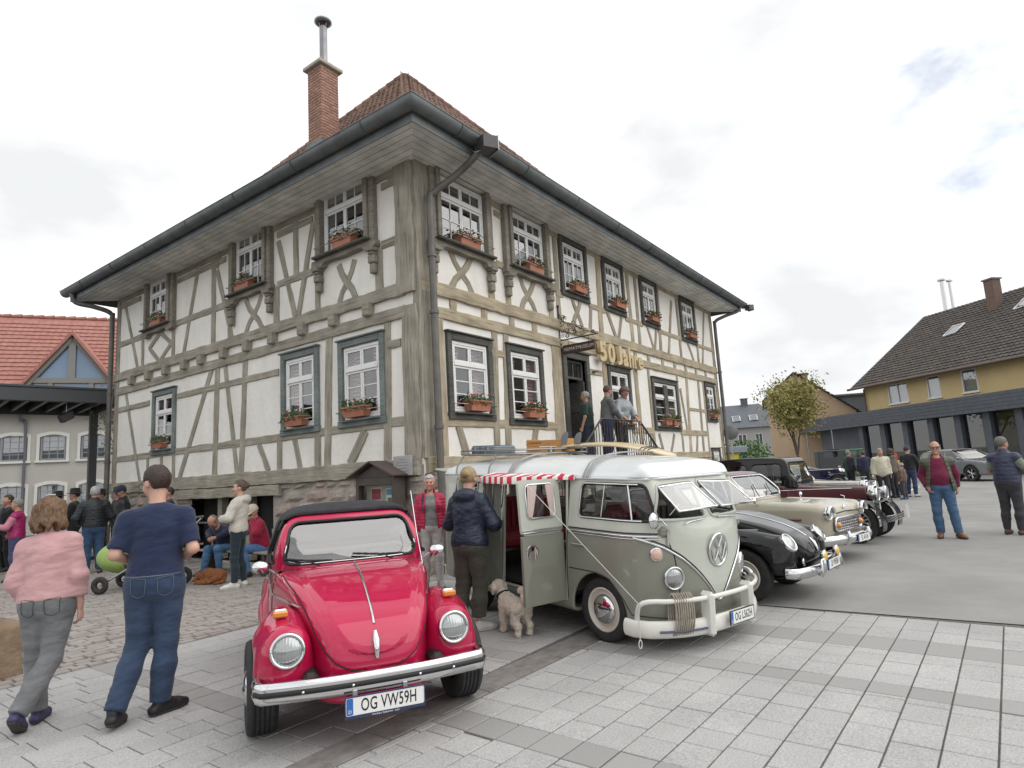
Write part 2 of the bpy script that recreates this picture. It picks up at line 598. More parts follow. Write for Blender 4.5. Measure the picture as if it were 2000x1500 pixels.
# ------------------------------------------------------------------ the ground
X0, Y0 = 7.71,7.56           # the corner of the museum nearest the camera
m_slab = mat('granite_slab', (0.275,0.272,0.268),0.85, c2=(0.50,0.495,0.485), vscale=85, rnd=0.055, bump=0.35, bscale=220, bdist=0.004, ramp=(0.3,0.7), stain=((.9,.9,.9),.84,1.04))
m_slabd = mat('granite_slab_dark', (0.26,0.255,0.25),0.85, c2=(0.335,0.33,0.32), vscale=160, rnd=0.08, bump=0.35, bscale=220, bdist=0.004)
m_joint = mat('joint_sand', (0.085,0.08,0.075),0.95, c2=(0.15,0.14,0.125), vscale=30)
m_cob = mat('cobble_porphyry', (0.25,0.215,0.20),0.85, c2=(0.36,0.335,0.315), vscale=3.2, bump=0.5, bscale=90, bdist=0.006, detail=12, ramp=(0.3,0.7))
m_asph = mat('asphalt', (0.225,0.222,0.214),0.9, c2=(0.305,0.30,0.288), vscale=1.1, bump=0.6, bscale=260, bdist=0.006, detail=14, ramp=(0.25,0.75), stain=((.35,.35,.35),.86,1.08))
m_conc = mat('drain_concrete', (0.155,0.145,0.135),0.9, c2=(0.255,0.24,0.225), vscale=7.5, bump=0.6, bscale=180, bdist=0.006, detail=12)
m_earth = mat('far_ground', (0.19,0.185,0.17),0.95, c2=(0.24,0.235,0.215), vscale=0.4)
g = Geo(); g.quad((-400,-400,-0.05),(700,-400,-0.05),(700,700,-0.05),(-400,700,-0.05))
o = g.obj('ground', m_earth); tag(o, kind='structure')
g = Geo(); g.quad((7.53,-60,-0.004),(95,-60,-0.004),(95, Y0 - 0.02,-0.004),(7.53, Y0 - 0.02,-0.004))
o = g.obj('asphalt_road', m_asph); tag(o, kind='structure')
g = Geo(); g.quad((-6,-8,-0.012),(7.53,-8,-0.012),(7.53,7.22,-0.012),(-6,7.22,-0.012))
paving = g.obj('paving', m_joint); tag(paving, kind='structure')
rng = random.Random(11)
# drain gutter of concrete between the two paved fields
g = Geo()
x = -1.0
while x < 7.4:
 L_ = 0.98
 g.box((x + 0.004,3.19,-0.04),(min(x + L_ - 0.004,7.5),3.49,-0.003),0.006)
 x += L_
gut = Geo()
g_segments = g
drain = obj('drain_channel', g.mesh('drain_channel', m_conc)); tag(drain, kind='structure')
drain.rotation_euler = (0,0,0); drain.matrix_world = Matrix.Translation((4.3,3.37,0)) @ Matrix.Rotation(R(-2.3),4, 'Z') @ Matrix.Translation((-4.3,-3.37,0))
# slabs: rows run along x, 0.25 m wide, lengths mixed, dark cross bands
def slab_rows(y0, y1, xa, xb, ang, bands, width=0.25):
 out = []
 y = y0
 while y < y1 - 0.02:
  x = xa - rng.random() * 0.3
  while x < xb:
   L_ = rng.choice((0.25,0.25,0.30,0.36,0.36))
   dark = False
   for (b0, b1) in bands:
    if x < b0 < x + L_ - 0.01:
     L_ = b0 - x
     break
    if abs(x - b0) < 0.012: L_ = b1 - b0; dark = True; break
   if x + L_ > xb: L_ = xb - x
   if L_ > 0.04: out.append((x, y, L_, min(width, y1 - y), dark))
   x += L_
  y += width
 return out
slabs = []
RA = R(-2.3)
for s in slab_rows(-3.4,3.17,0.2,7.52, RA, ((3.26,3.52),(5.20,5.44),(6.30,6.70))):
 slabs.append(s + ((4.3,3.37, RA),))
for s in slab_rows(3.51,7.2,-2.0,7.6,0,((2.62,2.86),(4.6,4.84),(6.5,6.9))):
 slabs.append(s + ((4.3,3.37,0.0),))
def in_view(x, y):
 d = Vector((x, y, 0)) - Vector((0,0, CAM_H))
 z = d.dot(_f)
 return z > 0.3 and abs(d.dot(_r) / z) < 0.90 and abs(d.dot(_u) / z) < 0.69, z
single, rest = [], []
for (x, y, L_, W_, dk, (px_, py_, an)) in slabs:
 cx, cy = x + L_ / 2 - px_, y + W_ / 2 - py_
 X_, Y_ = px_ + cx * math.cos(an) - cy * math.sin(an), py_ + cx * math.sin(an) + cy * math.cos(an)
 if an < 0 and (X_ > 7.53 - 0.5 * L_ and X_ > 7.53): continue
 v, z = in_view(X_, Y_)
 (single if v else rest).append((z if v else 99, X_, Y_, L_, W_, dk, an))
single.sort()
rest += single[300:]
slab_meshes = {}
def slab_mesh(L_, W_, dk):
 k = (round(L_, 2), round(W_, 2), dk)
 if k not in slab_meshes:
  gg = Geo(); gg.box((-L_ / 2 + 0.004,-W_ / 2 + 0.0055,-0.05),(L_ / 2 - 0.004, W_ / 2 - 0.0055,0.0),0.004)
  slab_meshes[k] = gg.mesh('paving_slab', m_slabd if dk else m_slab)
 return slab_meshes[k]
for (z, X_, Y_, L_, W_, dk, an) in single[:300]:
 o = obj('paving_slab', slab_mesh(L_, W_, dk), paving)
 o.location = (X_, Y_, rng.uniform(-0.0025,0.0015)); o.rotation_euler = (rng.uniform(-.003,.003), rng.uniform(-.003,.003), an + rng.uniform(-.003,.003))
for dk, mm in ((False, m_slab),(True, m_slabd)):
 gg = Geo()
 for (z, X_, Y_, L_, W_, d_, an) in rest:
  if d_ == dk:
   gg.box((-L_ / 2 + 0.0035,-W_ / 2 + 0.0045,-0.05),(L_ / 2 - 0.0035, W_ / 2 - 0.0045,0.0),0.004, M_=Matrix.Translation((X_, Y_, rng.uniform(-0.0025,0.0015))) @ Matrix.Rotation(an, 4, 'Z'))
 o = gg.obj('distant_paving_slabs', mm, paving); tag(o, kind='stuff')
# cobbled forecourt along the left wall
g = Geo(); g.quad((-14,7.22,-0.012),(7.9,7.22,-0.012),(7.9,60,-0.012),(-14,60,-0.012))
cobble_bed = g.obj('cobbled_court', m_joint); tag(cobble_bed, kind='structure')
V, F = [], []
y = 7.24
row = 0
while y < 19.5:
 w = 0.115 + 0.03 * rng.random()
 x = -1.5 + rng.random() * 0.2
 while x < 7.65:
  l = rng.uniform(0.13,0.26)
  v, z = in_view(x, y)
  if v or y < 9:
   b = len(V); h = rng.uniform(-0.004,0.010); e = 0.011; t = 0.006
   x1, y1 = x + l - t, y + w - t
   j = [rng.uniform(-.006,.006) for _ in range(8)]
   V += [(x + j[0], y + j[1], -.03),(x1 + j[2], y + j[3], -.03),(x1 + j[4], y1 + j[5], -.03),(x + j[6], y1 + j[7], -.03)]
   V += [(x + j[0] + e, y + j[1] + e, h),(x1 + j[2] - e, y + j[3] + e, h),(x1 + j[4] - e, y1 + j[5] - e, h),(x + j[6] + e, y1 + j[7] - e, h)]
   F += [(b + 4, b + 5, b + 6, b + 7)] + [(b + i, b + (i + 1) % 4, b + 4 + (i + 1) % 4, b + 4 + i) for i in range(4)]
  x += l
 y += w
o = obj('cobblestones', mesh_np('cobblestones', V, F, m_cob, False), cobble_bed); tag(o, kind='stuff')
# white parking lines on the asphalt far off
m_paint = mat('road_paint', (0.72,0.72,0.70),0.8, c2=(0.5,0.5,0.49), vscale=14)
g = Geo()
for (x0, y0_, x1, y1_, w) in ((24.2,-3.1,28.0,-3.3,0.13),(29.5,2.2,33,2.0,0.13)):
 d = Vector((x1 - x0, y1_ - y0_, 0)).normalized(); n_ = Vector((-d.y, d.x, 0)) * w
 g.quad((x0, y0_, 0.001),(x1, y1_, 0.001),(x1 + n_.x, y1_ + n_.y, 0.001),(x0 + n_.x, y0_ + n_.y, 0.001))
o = g.obj('parking_lines', m_paint); tag(o, kind='structure')
# ------------------------------------------------------------------ the half-timbered museum
def wood_mat(name, c, c2, cdark, grain=16.0):
 m, nt, b = _new(name)
 N, L = nt.nodes, nt.links
 tc = N.new('ShaderNodeTexCoord'); oi = N.new('ShaderNodeObjectInfo')
 mp = N.new('ShaderNodeMapping'); mp.inputs['Scale'].default_value = (0.9, grain, grain)
 mu = N.new('ShaderNodeMath'); mu.operation = 'MULTIPLY'; mu.inputs[1].default_value = 53.0
 L.new(oi.outputs['Random'], mu.inputs[0])
 L.new(tc.outputs['Object'], mp.inputs['Vector'])
 ad = N.new('ShaderNodeVectorMath'); ad.operation = 'ADD'
 L.new(mp.outputs['Vector'], ad.inputs[0]); L.new(mu.outputs[0], ad.inputs[1])
 nz = N.new('ShaderNodeTexNoise'); nz.inputs['Scale'].default_value = 1.6; nz.inputs['Detail'].default_value = 8; nz.inputs['Roughness'].default_value = 0.65
 L.new(ad.outputs[0], nz.inputs['Vector'])
 rp = N.new('ShaderNodeValToRGB')
 e = rp.color_ramp.elements
 e[0].position = 0.27; e[0].color = rgb(cdark)
 e[1].position = 0.72; e[1].color = rgb(c2)
 n1 = e.new(0.42); n1.color = rgb(c)
 L.new(nz.outputs['Fac'], rp.inputs['Fac'])
 n2 = N.new('ShaderNodeTexNoise'); n2.inputs['Scale'].default_value = 2.3; n2.inputs['Detail'].default_value = 6
 L.new(tc.outputs['Object'], n2.inputs['Vector'])
 hs = N.new('ShaderNodeHueSaturation')
 mr = N.new('ShaderNodeMapRange'); mr.inputs['From Min'].default_value = 0.3; mr.inputs['From Max'].default_value = 0.7
 mr.inputs['To Min'].default_value = 0.76; mr.inputs['To Max'].default_value = 1.16
 L.new(n2.outputs['Fac'], mr.inputs['Value']); L.new(mr.outputs['Result'], hs.inputs['Value'])
 L.new(rp.outputs['Color'], hs.inputs['Color']); L.new(hs.outputs['Color'], b.inputs['Base Color'])
 b.inputs['Roughness'].default_value = 0.9
 b.inputs['Specular IOR Level'].default_value = 0.25
 bp = N.new('ShaderNodeBump'); bp.inputs['Strength'].default_value = 0.8; bp.inputs['Distance'].default_value = 0.012
 L.new(nz.outputs['Fac'], bp.inputs['Height']); L.new(bp.outputs['Normal'], b.inputs['Normal'])
 MATS[name] = m
 return m
w_grey = wood_mat('weathered_oak_grey', (0.285,0.262,0.215),(0.42,0.39,0.325),(0.095,0.086,0.07))
w_ochre = wood_mat('weathered_oak_ochre', (0.345,0.295,0.21),(0.52,0.445,0.325),(0.105,0.085,0.058))
w_casing = wood_mat('window_casing_paint', (0.088,0.086,0.078),(0.15,0.147,0.134),(0.04,0.039,0.036),22)
w_brown = wood_mat('weathered_oak_brown', (0.28,0.247,0.19),(0.43,0.38,0.295),(0.085,0.072,0.053))
w_casgreen = wood_mat('window_casing_green', (0.16,0.19,0.185),(0.235,0.265,0.255),(0.08,0.095,0.092),22)
w_soffit = wood_mat('soffit_board_paint', (0.72,0.71,0.68),(0.80,0.79,0.76),(0.55,0.54,0.505),10)
w_jamb = wood_mat('oriel_dark_oak', (0.225,0.205,0.17),(0.32,0.295,0.25),(0.10,0.092,0.08))
m_plaster = mat('lime_plaster', (0.74,0.715,0.665),0.92, c2=(0.82,0.80,0.755), vscale=0.9, bump=0.45, bscale=7, bdist=0.035, detail=10, stain=((2.6,2.6,.55),.94,1.02))
m_white = mat('white_window_paint', (0.78,0.78,0.77),0.45, c2=(0.72,0.72,0.71), vscale=5)
m_pane = glass_mat('old_window_glass', (0.82,0.86,0.86),2.5)
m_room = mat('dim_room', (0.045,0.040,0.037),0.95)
m_curtain = None
def check_mat():
 m, nt, b = _new('check_curtain')
 N, L = nt.nodes, nt.links
 tc = N.new('ShaderNodeTexCoord')
 ck = N.new('ShaderNodeTexChecker'); ck.inputs['Scale'].default_value = 26
 ck.inputs['Color1'].default_value = (0.55,0.50,0.48,1); ck.inputs['Color2'].default_value = (0.30,0.07,0.08,1)
 L.new(tc.outputs['Object'], ck.inputs['Vector']); L.new(ck.outputs['Color'], b.inputs['Base Color'])
 b.inputs['Roughness'].default_value = 0.95
 return m
m_curtain = check_mat()
m_zinc = mat('aged_zinc', (0.115,0.13,0.135),0.5,0.35, c2=(0.175,0.19,0.19), vscale=2.5, detail=8)
m_zincd = mat('dark_downpipe', (0.105,0.10,0.095),0.5,0.3, c2=(0.155,0.145,0.13), vscale=4)
m_tile = mat('old_clay_tile', (0.15,0.088,0.07),0.9, c2=(0.25,0.155,0.12), vscale=9, rnd=0.25, bump=0.4, bscale=40, detail=8)
m_tiles = mat('old_clay_tiles_many', (0.13,0.08,0.063),0.9, c2=(0.26,0.165,0.125), vscale=7, bump=0.4, bscale=40, detail=12)
m_brick = mat('chimney_brick', (0.29,0.15,0.11),0.9, c2=(0.41,0.25,0.195), vscale=12, rnd=0.18, bump=0.4, bscale=50)
m_mortar = mat('mortar', (0.42,0.36,0.31),0.95)
m_stone = mat('base_sandstone', (0.29,0.26,0.225),0.95, c2=(0.41,0.365,0.315), vscale=5, rnd=0.15, bump=0.9, bscale=14, bdist=0.03, detail=10)
m_stonepink = mat('base_sandstone_red', (0.31,0.24,0.21),0.95, c2=(0.41,0.335,0.295), vscale=6, rnd=0.12, bump=0.9, bscale=14, bdist=0.03, detail=10)
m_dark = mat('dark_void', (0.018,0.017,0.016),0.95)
m_terra = mat('terracotta_plastic', (0.36,0.135,0.08),0.6, c2=(0.43,0.17,0.105), vscale=6, rnd=0.08)
m_leafd = mat('geranium_leaf', (0.035,0.085,0.028),0.6, c2=(0.075,0.15,0.05), vscale=30)
m_flower = mat('geranium_bloom', (0.60,0.05,0.06),0.6)
m_iron = mat('wrought_iron', (0.035,0.033,0.032),0.55,0.4)
m_steel = mat('brushed_steel', (0.42,0.42,0.42),0.35,1.0)
museum = empty('museum_building', (X0, Y0,0),0, 'old half-timbered museum house with hipped tile roof and wide eaves', 'house')
class Face:
 """a facade: s runs along the wall from the corner, z up, d out of the wall (metres)"""
 def __init__(self, left): self.left = left
 def p(self, s, z, d=0.0):
  return Vector((-d, s, z)) if self.left else Vector((s, -d, z))
 @property
 def n(self): return Vector((-1,0,0)) if self.left else Vector((0,-1,0))
 @property
 def es(self): return Vector((0,1,0)) if self.left else Vector((1,0,0))
 def frame(self, s, z, d, ds=1.0, dz=0.0):
  """matrix: local x along (ds,dz) in the wall, local z out of the wall"""
  l = math.hypot(ds, dz)
  a = self.es * (ds / l) + Vector((0,0, dz / l))
  n_ = self.n
  b = n_.cross(a)
  p = self.p(s, z, d)
  return Matrix(((a.x, b.x, n_.x, p.x),(a.y, b.y, n_.y, p.y),(a.z, b.z, n_.z, p.z),(0,0,0,1)))
 def mat_sz(self, s, z, d):
  """matrix: local x along s, local y up, local z out (left face mirrors s so the basis stays right handed)"""
  n_ = self.n; up = Vector((0,0,1)); a = up.cross(n_)
  p = self.p(s, z, d)
  return Matrix(((a.x, up.x, n_.x, p.x),(a.y, up.y, n_.y, p.y),(a.z, up.z, n_.z, p.z),(0,0,0,1)))
FL, FR = Face(True), Face(False)
brng = random.Random(5)
def timber(fc, pts, w, d=0.035, m=None, name='timber_beam', parent=None, thick=0.10, taper=None, base=0.0):
 """a hewn beam along the points (s, z): uneven edges, proud of the plaster by d"""
 pts = [Vector((p[0], p[1])) for p in pts]
 tot = sum((pts[i + 1] - pts[i]).length for i in range(len(pts) - 1))
 ds = pts[-1] - pts[0]
 mid = (pts[0] + pts[-1]) / 2
 mw = fc.frame(mid.x, mid.y, base, ds.x, ds.y)
 inv = mw.inverted()
 n_ = max(4, int(tot / 0.22))
 path = []
 for i in range(n_ + 1):
  t = tot * i / n_
  for j in range(len(pts) - 1):
   l = (pts[j + 1] - pts[j]).length
   if t <= l + 1e-6 or j == len(pts) - 2:
    path.append((pts[j] + (pts[j + 1] - pts[j]) * min(t / l, 1.0),(pts[j + 1] - pts[j]).normalized())); break
   t -= l
 g = Geo(); vs_ = []; fs = []
 c_ = min(0.012, w * 0.1)
 for i, (p, dr) in enumerate(path):
  nn = Vector((-dr.y, dr.x))
  wa = w / 2 * (1 + brng.uniform(-0.10,0.08)); wb = w / 2 * (1 + brng.uniform(-0.10,0.08))
  if taper:
   k = taper(i / n_); wa *= k; wb *= k
  dd = d * brng.uniform(0.85,1.1)
  for (o_, h) in ((-wa, -thick),(-wa, dd - c_),(-wa + c_, dd),(wb - c_, dd),(wb, dd - c_),(wb, -thick)):
   q = p + nn * o_
   vs_.append(inv @ fc.p(q.x, q.y, base + h))
 for i in range(n_):
  for j in range(5):
   fs.append((i * 6 + j, i * 6 + 6 + j, i * 6 + 7 + j, i * 6 + 1 + j))
 fs.append(tuple(range(6))); fs.append(tuple(n_ * 6 + j for j in range(6))[::-1])
 g.add(vs_, fs)
 me = g.mesh(name, m or w_grey)
 bm = bmesh.new(); bm.from_mesh(me); bmesh.ops.recalc_face_normals(bm, faces=bm.faces); bm.to_mesh(me); bm.free()
 o = obj(name, me, parent or museum); o.matrix_local = mw
 return o
SL, SR = 12.45,16.12         # lengths of the two facades
ZB, ZT = 1.97,7.44           # top of the stone base, soffit
# window openings (s0, s1, z0, z1) of the white frames, casings later
LW = dict(a=(9.12,10.28,6.12,7.42), b=(4.66,5.86,6.15,7.58), c=(1.24,2.54,6.22,7.52),
          d=(8.90, 9.86, 2.78, 4.18), e=(2.97, 3.95, 2.82, 4.26), f=(1.02, 2.04, 2.82, 4.21))
RW = dict(g=(0.57,1.92,6.06,7.36), h=(2.87,4.15,6.08,7.36), i=(5.08,6.12,6.02,7.27), j=(7.30,8.28,6.03,7.27), k=(9.72,10.70,6.03,7.27), l=(12.95,14.05,5.97,7.24),
          m=(0.82, 1.86, 2.82, 4.15), n=(2.65, 3.72, 2.76, 4.16), p=(7.16, 8.22, 2.80, 4.18), q=(10.0, 11.72, 2.80, 4.12), r=(14.72, 15.5, 3.20, 4.36), t=(14.78, 15.46, 1.42, 1.98))
DOOR = (4.90,5.84,1.77,4.30)
def wall(fc, length, wins, z0, name):
 holes = [[(a, c),(b, c),(b, d_),(a, d_)] for (a, b, c, d_) in wins]
 P, T = cdt([(0.0, z0),(length, z0),(length, ZT + 0.25),(0.0, ZT + 0.25)], holes)
 g = Geo(); g.add([fc.p(p.x, p.y, 0) for p in P], [tuple(t) for t in T])
 for (a, b, c, d_) in wins:
  for (u0, v0, u1, v1) in ((a, c, b, c),(b, c, b, d_),(b, d_, a, d_),(a, d_, a, c)):
   g.quad(fc.p(u0, v0,0), fc.p(u1, v1,0), fc.p(u1, v1,-0.22), fc.p(u0, v0,-0.22))
 me = g.mesh(name, m_plaster)
 return obj(name, me, museum)
wall(FL, SL, list(LW.values()), ZB - 0.1, 'plaster_wall')
wall(FR, SR, list(RW.values()) + [DOOR], 0.0, 'plaster_wall')
# the two far walls and the dim interior
g = Geo()
g.quad((0, SL, 0),(SR, SL, 0),(SR, SL, ZT + .25),(0, SL, ZT + .25)); g.quad((SR, 0,0),(SR, SL, 0),(SR, SL, ZT + .25),(SR, 0, ZT + .25))
g.obj('plaster_wall', m_plaster, museum)
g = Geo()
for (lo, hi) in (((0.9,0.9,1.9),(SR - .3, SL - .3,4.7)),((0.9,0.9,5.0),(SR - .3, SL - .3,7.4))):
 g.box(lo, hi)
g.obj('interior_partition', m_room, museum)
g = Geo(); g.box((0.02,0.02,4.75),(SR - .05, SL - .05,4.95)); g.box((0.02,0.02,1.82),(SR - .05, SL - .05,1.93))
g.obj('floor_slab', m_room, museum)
# ---- timber frame, left facade (grey)
def H(fc, s0, s1, z, w, m=None, d=0.03, z2=None, **k): return timber(fc, [(s0, z),(s1, z if z2 is None else z2)], w, d, m, **k)
H(FL, 0.30, SL, 5.05,0.24, d=0.075); H(FL, 0.30, SL, 4.63,0.22, d=0.05)
H(FL, 0.35, SL, 7.36,0.14, d=0.03)
for (a, b) in ((10.95,12.4),(6.4,8.85),(2.98,4.25),(0.45,0.85)): H(FL, a, b, 7.18,0.15)
for (a, b) in ((10.8,12.4),(6.35,9.0),(2.98,4.25),(0.45,0.88)): H(FL, a, b, 6.03,0.16)
H(FL, 0.3, SL, 2.66,0.17, d=0.026)
for (a, b) in ((10.25,12.2),(4.22,8.7),(0.45,0.80)): H(FL, a, b, 4.08,0.15)
H(FL, 0.05, SL, 1.84,0.30, d=0.10); H(FL, 4.1,8.6,1.56,0.22, d=0.12)
for s in (11.24,10.21,9.22,8.23,7.39,6.36,5.36,4.36,3.28,2.26,1.24):     # ends of the floor joists
 g = Geo(); g.box((-0.095,-0.135,-0.02),(0.095,0.125,0.16),0.018)
 o = g.obj('joist_end', w_grey, museum); o.matrix_local = FL.mat_sz(s, 4.84,0)
timber(FL, [(0.22,1.95),(0.20,4.72)], 0.40,0.05); timber(FL, [(0.24,4.95),(0.24,7.42)], 0.44,0.09)
timber(FL, [(SL - 0.1,1.95),(SL - 0.1,7.42)], 0.22,0.04)
for (p0, p1, w) in (((12.07,7.42),(11.04,5.17),.13),((7.68,7.42),(8.41,5.18),.15),((6.96,7.42),(6.96,5.17),.19),((6.80,6.98),(6.12,5.18),.15),((6.62,7.42),(6.82,7.05),.13),
     ((4.22,7.02),(3.62,5.18),.15),((3.58,7.42),(3.57,6.08),.17),((2.96,7.10),(3.50,5.18),.15),((0.84,7.42),(0.46,7.24),.14),
     ((10.76,6.0),(10.74,5.17),.14),((8.98,6.0),(8.98,5.17),.16),((6.22,6.0),(6.22,5.17),.14),((4.30,6.0),(4.30,5.17),.2),((2.84,6.0),(2.84,5.17),.16),((0.98,6.0),(0.98,5.17),.22),
     ((11.75,4.52),(10.72,1.98),.13),((7.02,4.52),(8.52,1.98),.17),((6.74,4.52),(6.83,1.98),.2),((6.40,4.52),(5.86,1.98),.16),((5.53,4.52),(5.68,1.98),.19),((4.98,2.58),(4.62,1.98),.16),
     ((4.21,2.7),(4.21,1.98),.17),((3.67,2.58),(3.50,1.98),.15),((2.90,2.68),(2.91,1.98),.19),((2.49,4.52),(2.60,1.98),.20),((1.47,2.58),(1.92,1.98),.20),((0.79,4.52),(0.89,1.98),.19),
     ((10.27,2.58),(10.27,1.98),.12),((9.49,2.58),(9.49,1.98),.12),((8.84,2.58),(8.84,1.98),.15),
     ((9.70,5.95),(10.36,5.6),.13),((10.36,5.62),(9.75,5.15),.13),((9.72,5.95),(9.06,5.52),.13),((9.08,5.55),(9.75,5.15),.13)):
 timber(FL, [p0, p1], w, 0.022 + 0.012 * brng.random())
def curved_x(fc, s, w, m):
 """two bowed braces crossing"""
 for sg_ in (-1,1):
  pts = spline([(s + sg_ * w, 5.95),(s + sg_ * w * 0.62,5.74),(s, 5.54),(s - sg_ * w * 0.68,5.36),(s - sg_ * w * 1.05,5.17)], 5)
  timber(fc, pts, 0.15,0.024 + 0.006 * sg_, m)
curved_x(FL, 1.91,0.24, w_grey); curved_x(FL, 5.20,0.31, w_grey)
# ---- timber frame, right facade (ochre)
H(FR, 0.05, SR, 5.07,0.25, w_ochre, 0.07); H(FR, 0.05, SR, 4.63,0.22, w_ochre, 0.05)
H(FR, 0.3, SR, 7.36,0.14, w_ochre)
for (a, b) in ((4.7,5.0),(6.3,7.2),(8.45,9.6),(10.75,12.8),(14.2, SR)): H(FR, a, b, 5.86,0.14, w_ochre)
for (a, b) in ((2.38,2.66),): H(FR, a, b, 7.16,0.14, w_ochre); H(FR, a, b, 6.03,0.16, w_ochre)
for (a, b) in ((0.4,4.35),(8.3,9.75),(11.9,14.4)): H(FR, a, b, 2.63,0.18, w_ochre)
H(FR, 2.0,2.62,4.08,0.14, w_ochre); H(FR, 5.98,6.75,4.08,0.15, w_ochre); H(FR, 12.9,14.5,3.44,0.11, w_ochre)
H(FR, 0.05,4.8,1.86,0.26, w_ochre, 0.08); H(FR, 8.4,14.6,1.88,0.22, w_ochre, 0.05)
timber(FR, [(0.16,1.98),(0.16,7.42)], 0.36,0.06, w_grey); timber(FR, [(0.50,1.98),(0.48,4.52)], 0.24,0.045, w_ochre)
timber(FR, [(SR - 0.1,1.2),(SR - 0.1,7.42)], 0.22,0.045, w_ochre)
for s in (0.93,1.87,2.80,3.67,6.6,7.7,8.9,9.83,10.9,11.91,12.9,13.9,14.9):
 timber(FR, [(s, 4.73),(s, 4.95)], 0.19,0.03, w_ochre, name='joist_end')
for (p0, p1, w) in (((0.42,6.05),(0.42,5.18),.20),((2.13,6.05),(2.15,5.18),.22),((2.75,6.05),(2.72,5.18),.18),((4.42,6.05),(4.42,5.18),.2),((4.78,7.4),(4.78,5.18),.2),
     ((6.96,7.4),(6.88,5.2),.24),((8.76,7.4),(8.83,5.2),.22),((6.40,5.85),(6.28,5.2),.15),((7.28,5.9),(7.74,5.19),.15),((8.2,5.9),(7.9,5.19),.14),
     ((9.3,7.4),(9.3,5.2),.17),((9.93,5.9),(10.31,5.2),.14),((10.6,5.85),(10.4,5.2),.13),((11.0,7.4),(10.85,5.2),.19),((12.15,7.1),(11.5,5.2),.16),((12.6,7.4),(12.6,5.2),.18),
     ((13.3,5.85),(13.8,5.2),.15),((14.3,7.4),(14.3,5.2),.18),((15.4,7.3),(14.7,5.2),.15),
     ((2.17,4.52),(2.06,1.98),.2),((2.55,4.52),(2.44,1.98),.2),((4.52,4.52),(4.46,1.98),.42),((6.90,4.52),(6.87,1.98),.25),((8.80,4.52),(8.86,1.98),.26),
     ((9.72,4.5),(9.72,1.98),.15),((12.0,4.5),(12.0,1.98),.15),((12.88,4.52),(12.62,1.4),.22),((14.0,4.5),(13.9,2.0),.16),
     ((0.94,2.55),(1.14,1.98),.2),((3.48,2.55),(3.28,1.98),.2),((9.6,2.55),(9.3,1.98),.18),((10.12,2.55),(10.36,1.98),.15),((11.32,2.55),(10.95,1.98),.14),((12.2,4.1),(12.5,2.72),.14),((13.4,2.55),(13.2,1.98),.14),((14.5,4.5),(14.5,1.3),.14)):
 timber(FR, [p0, p1], w * .92,0.022 + 0.012 * brng.random(), w_ochre if w > .2 or p0[1] == 6.05 else w_brown)
curved_x(FR, 1.22,0.31, w_brown); curved_x(FR, 3.48,0.28, w_brown); curved_x(FR, 5.65,0.22, w_brown)
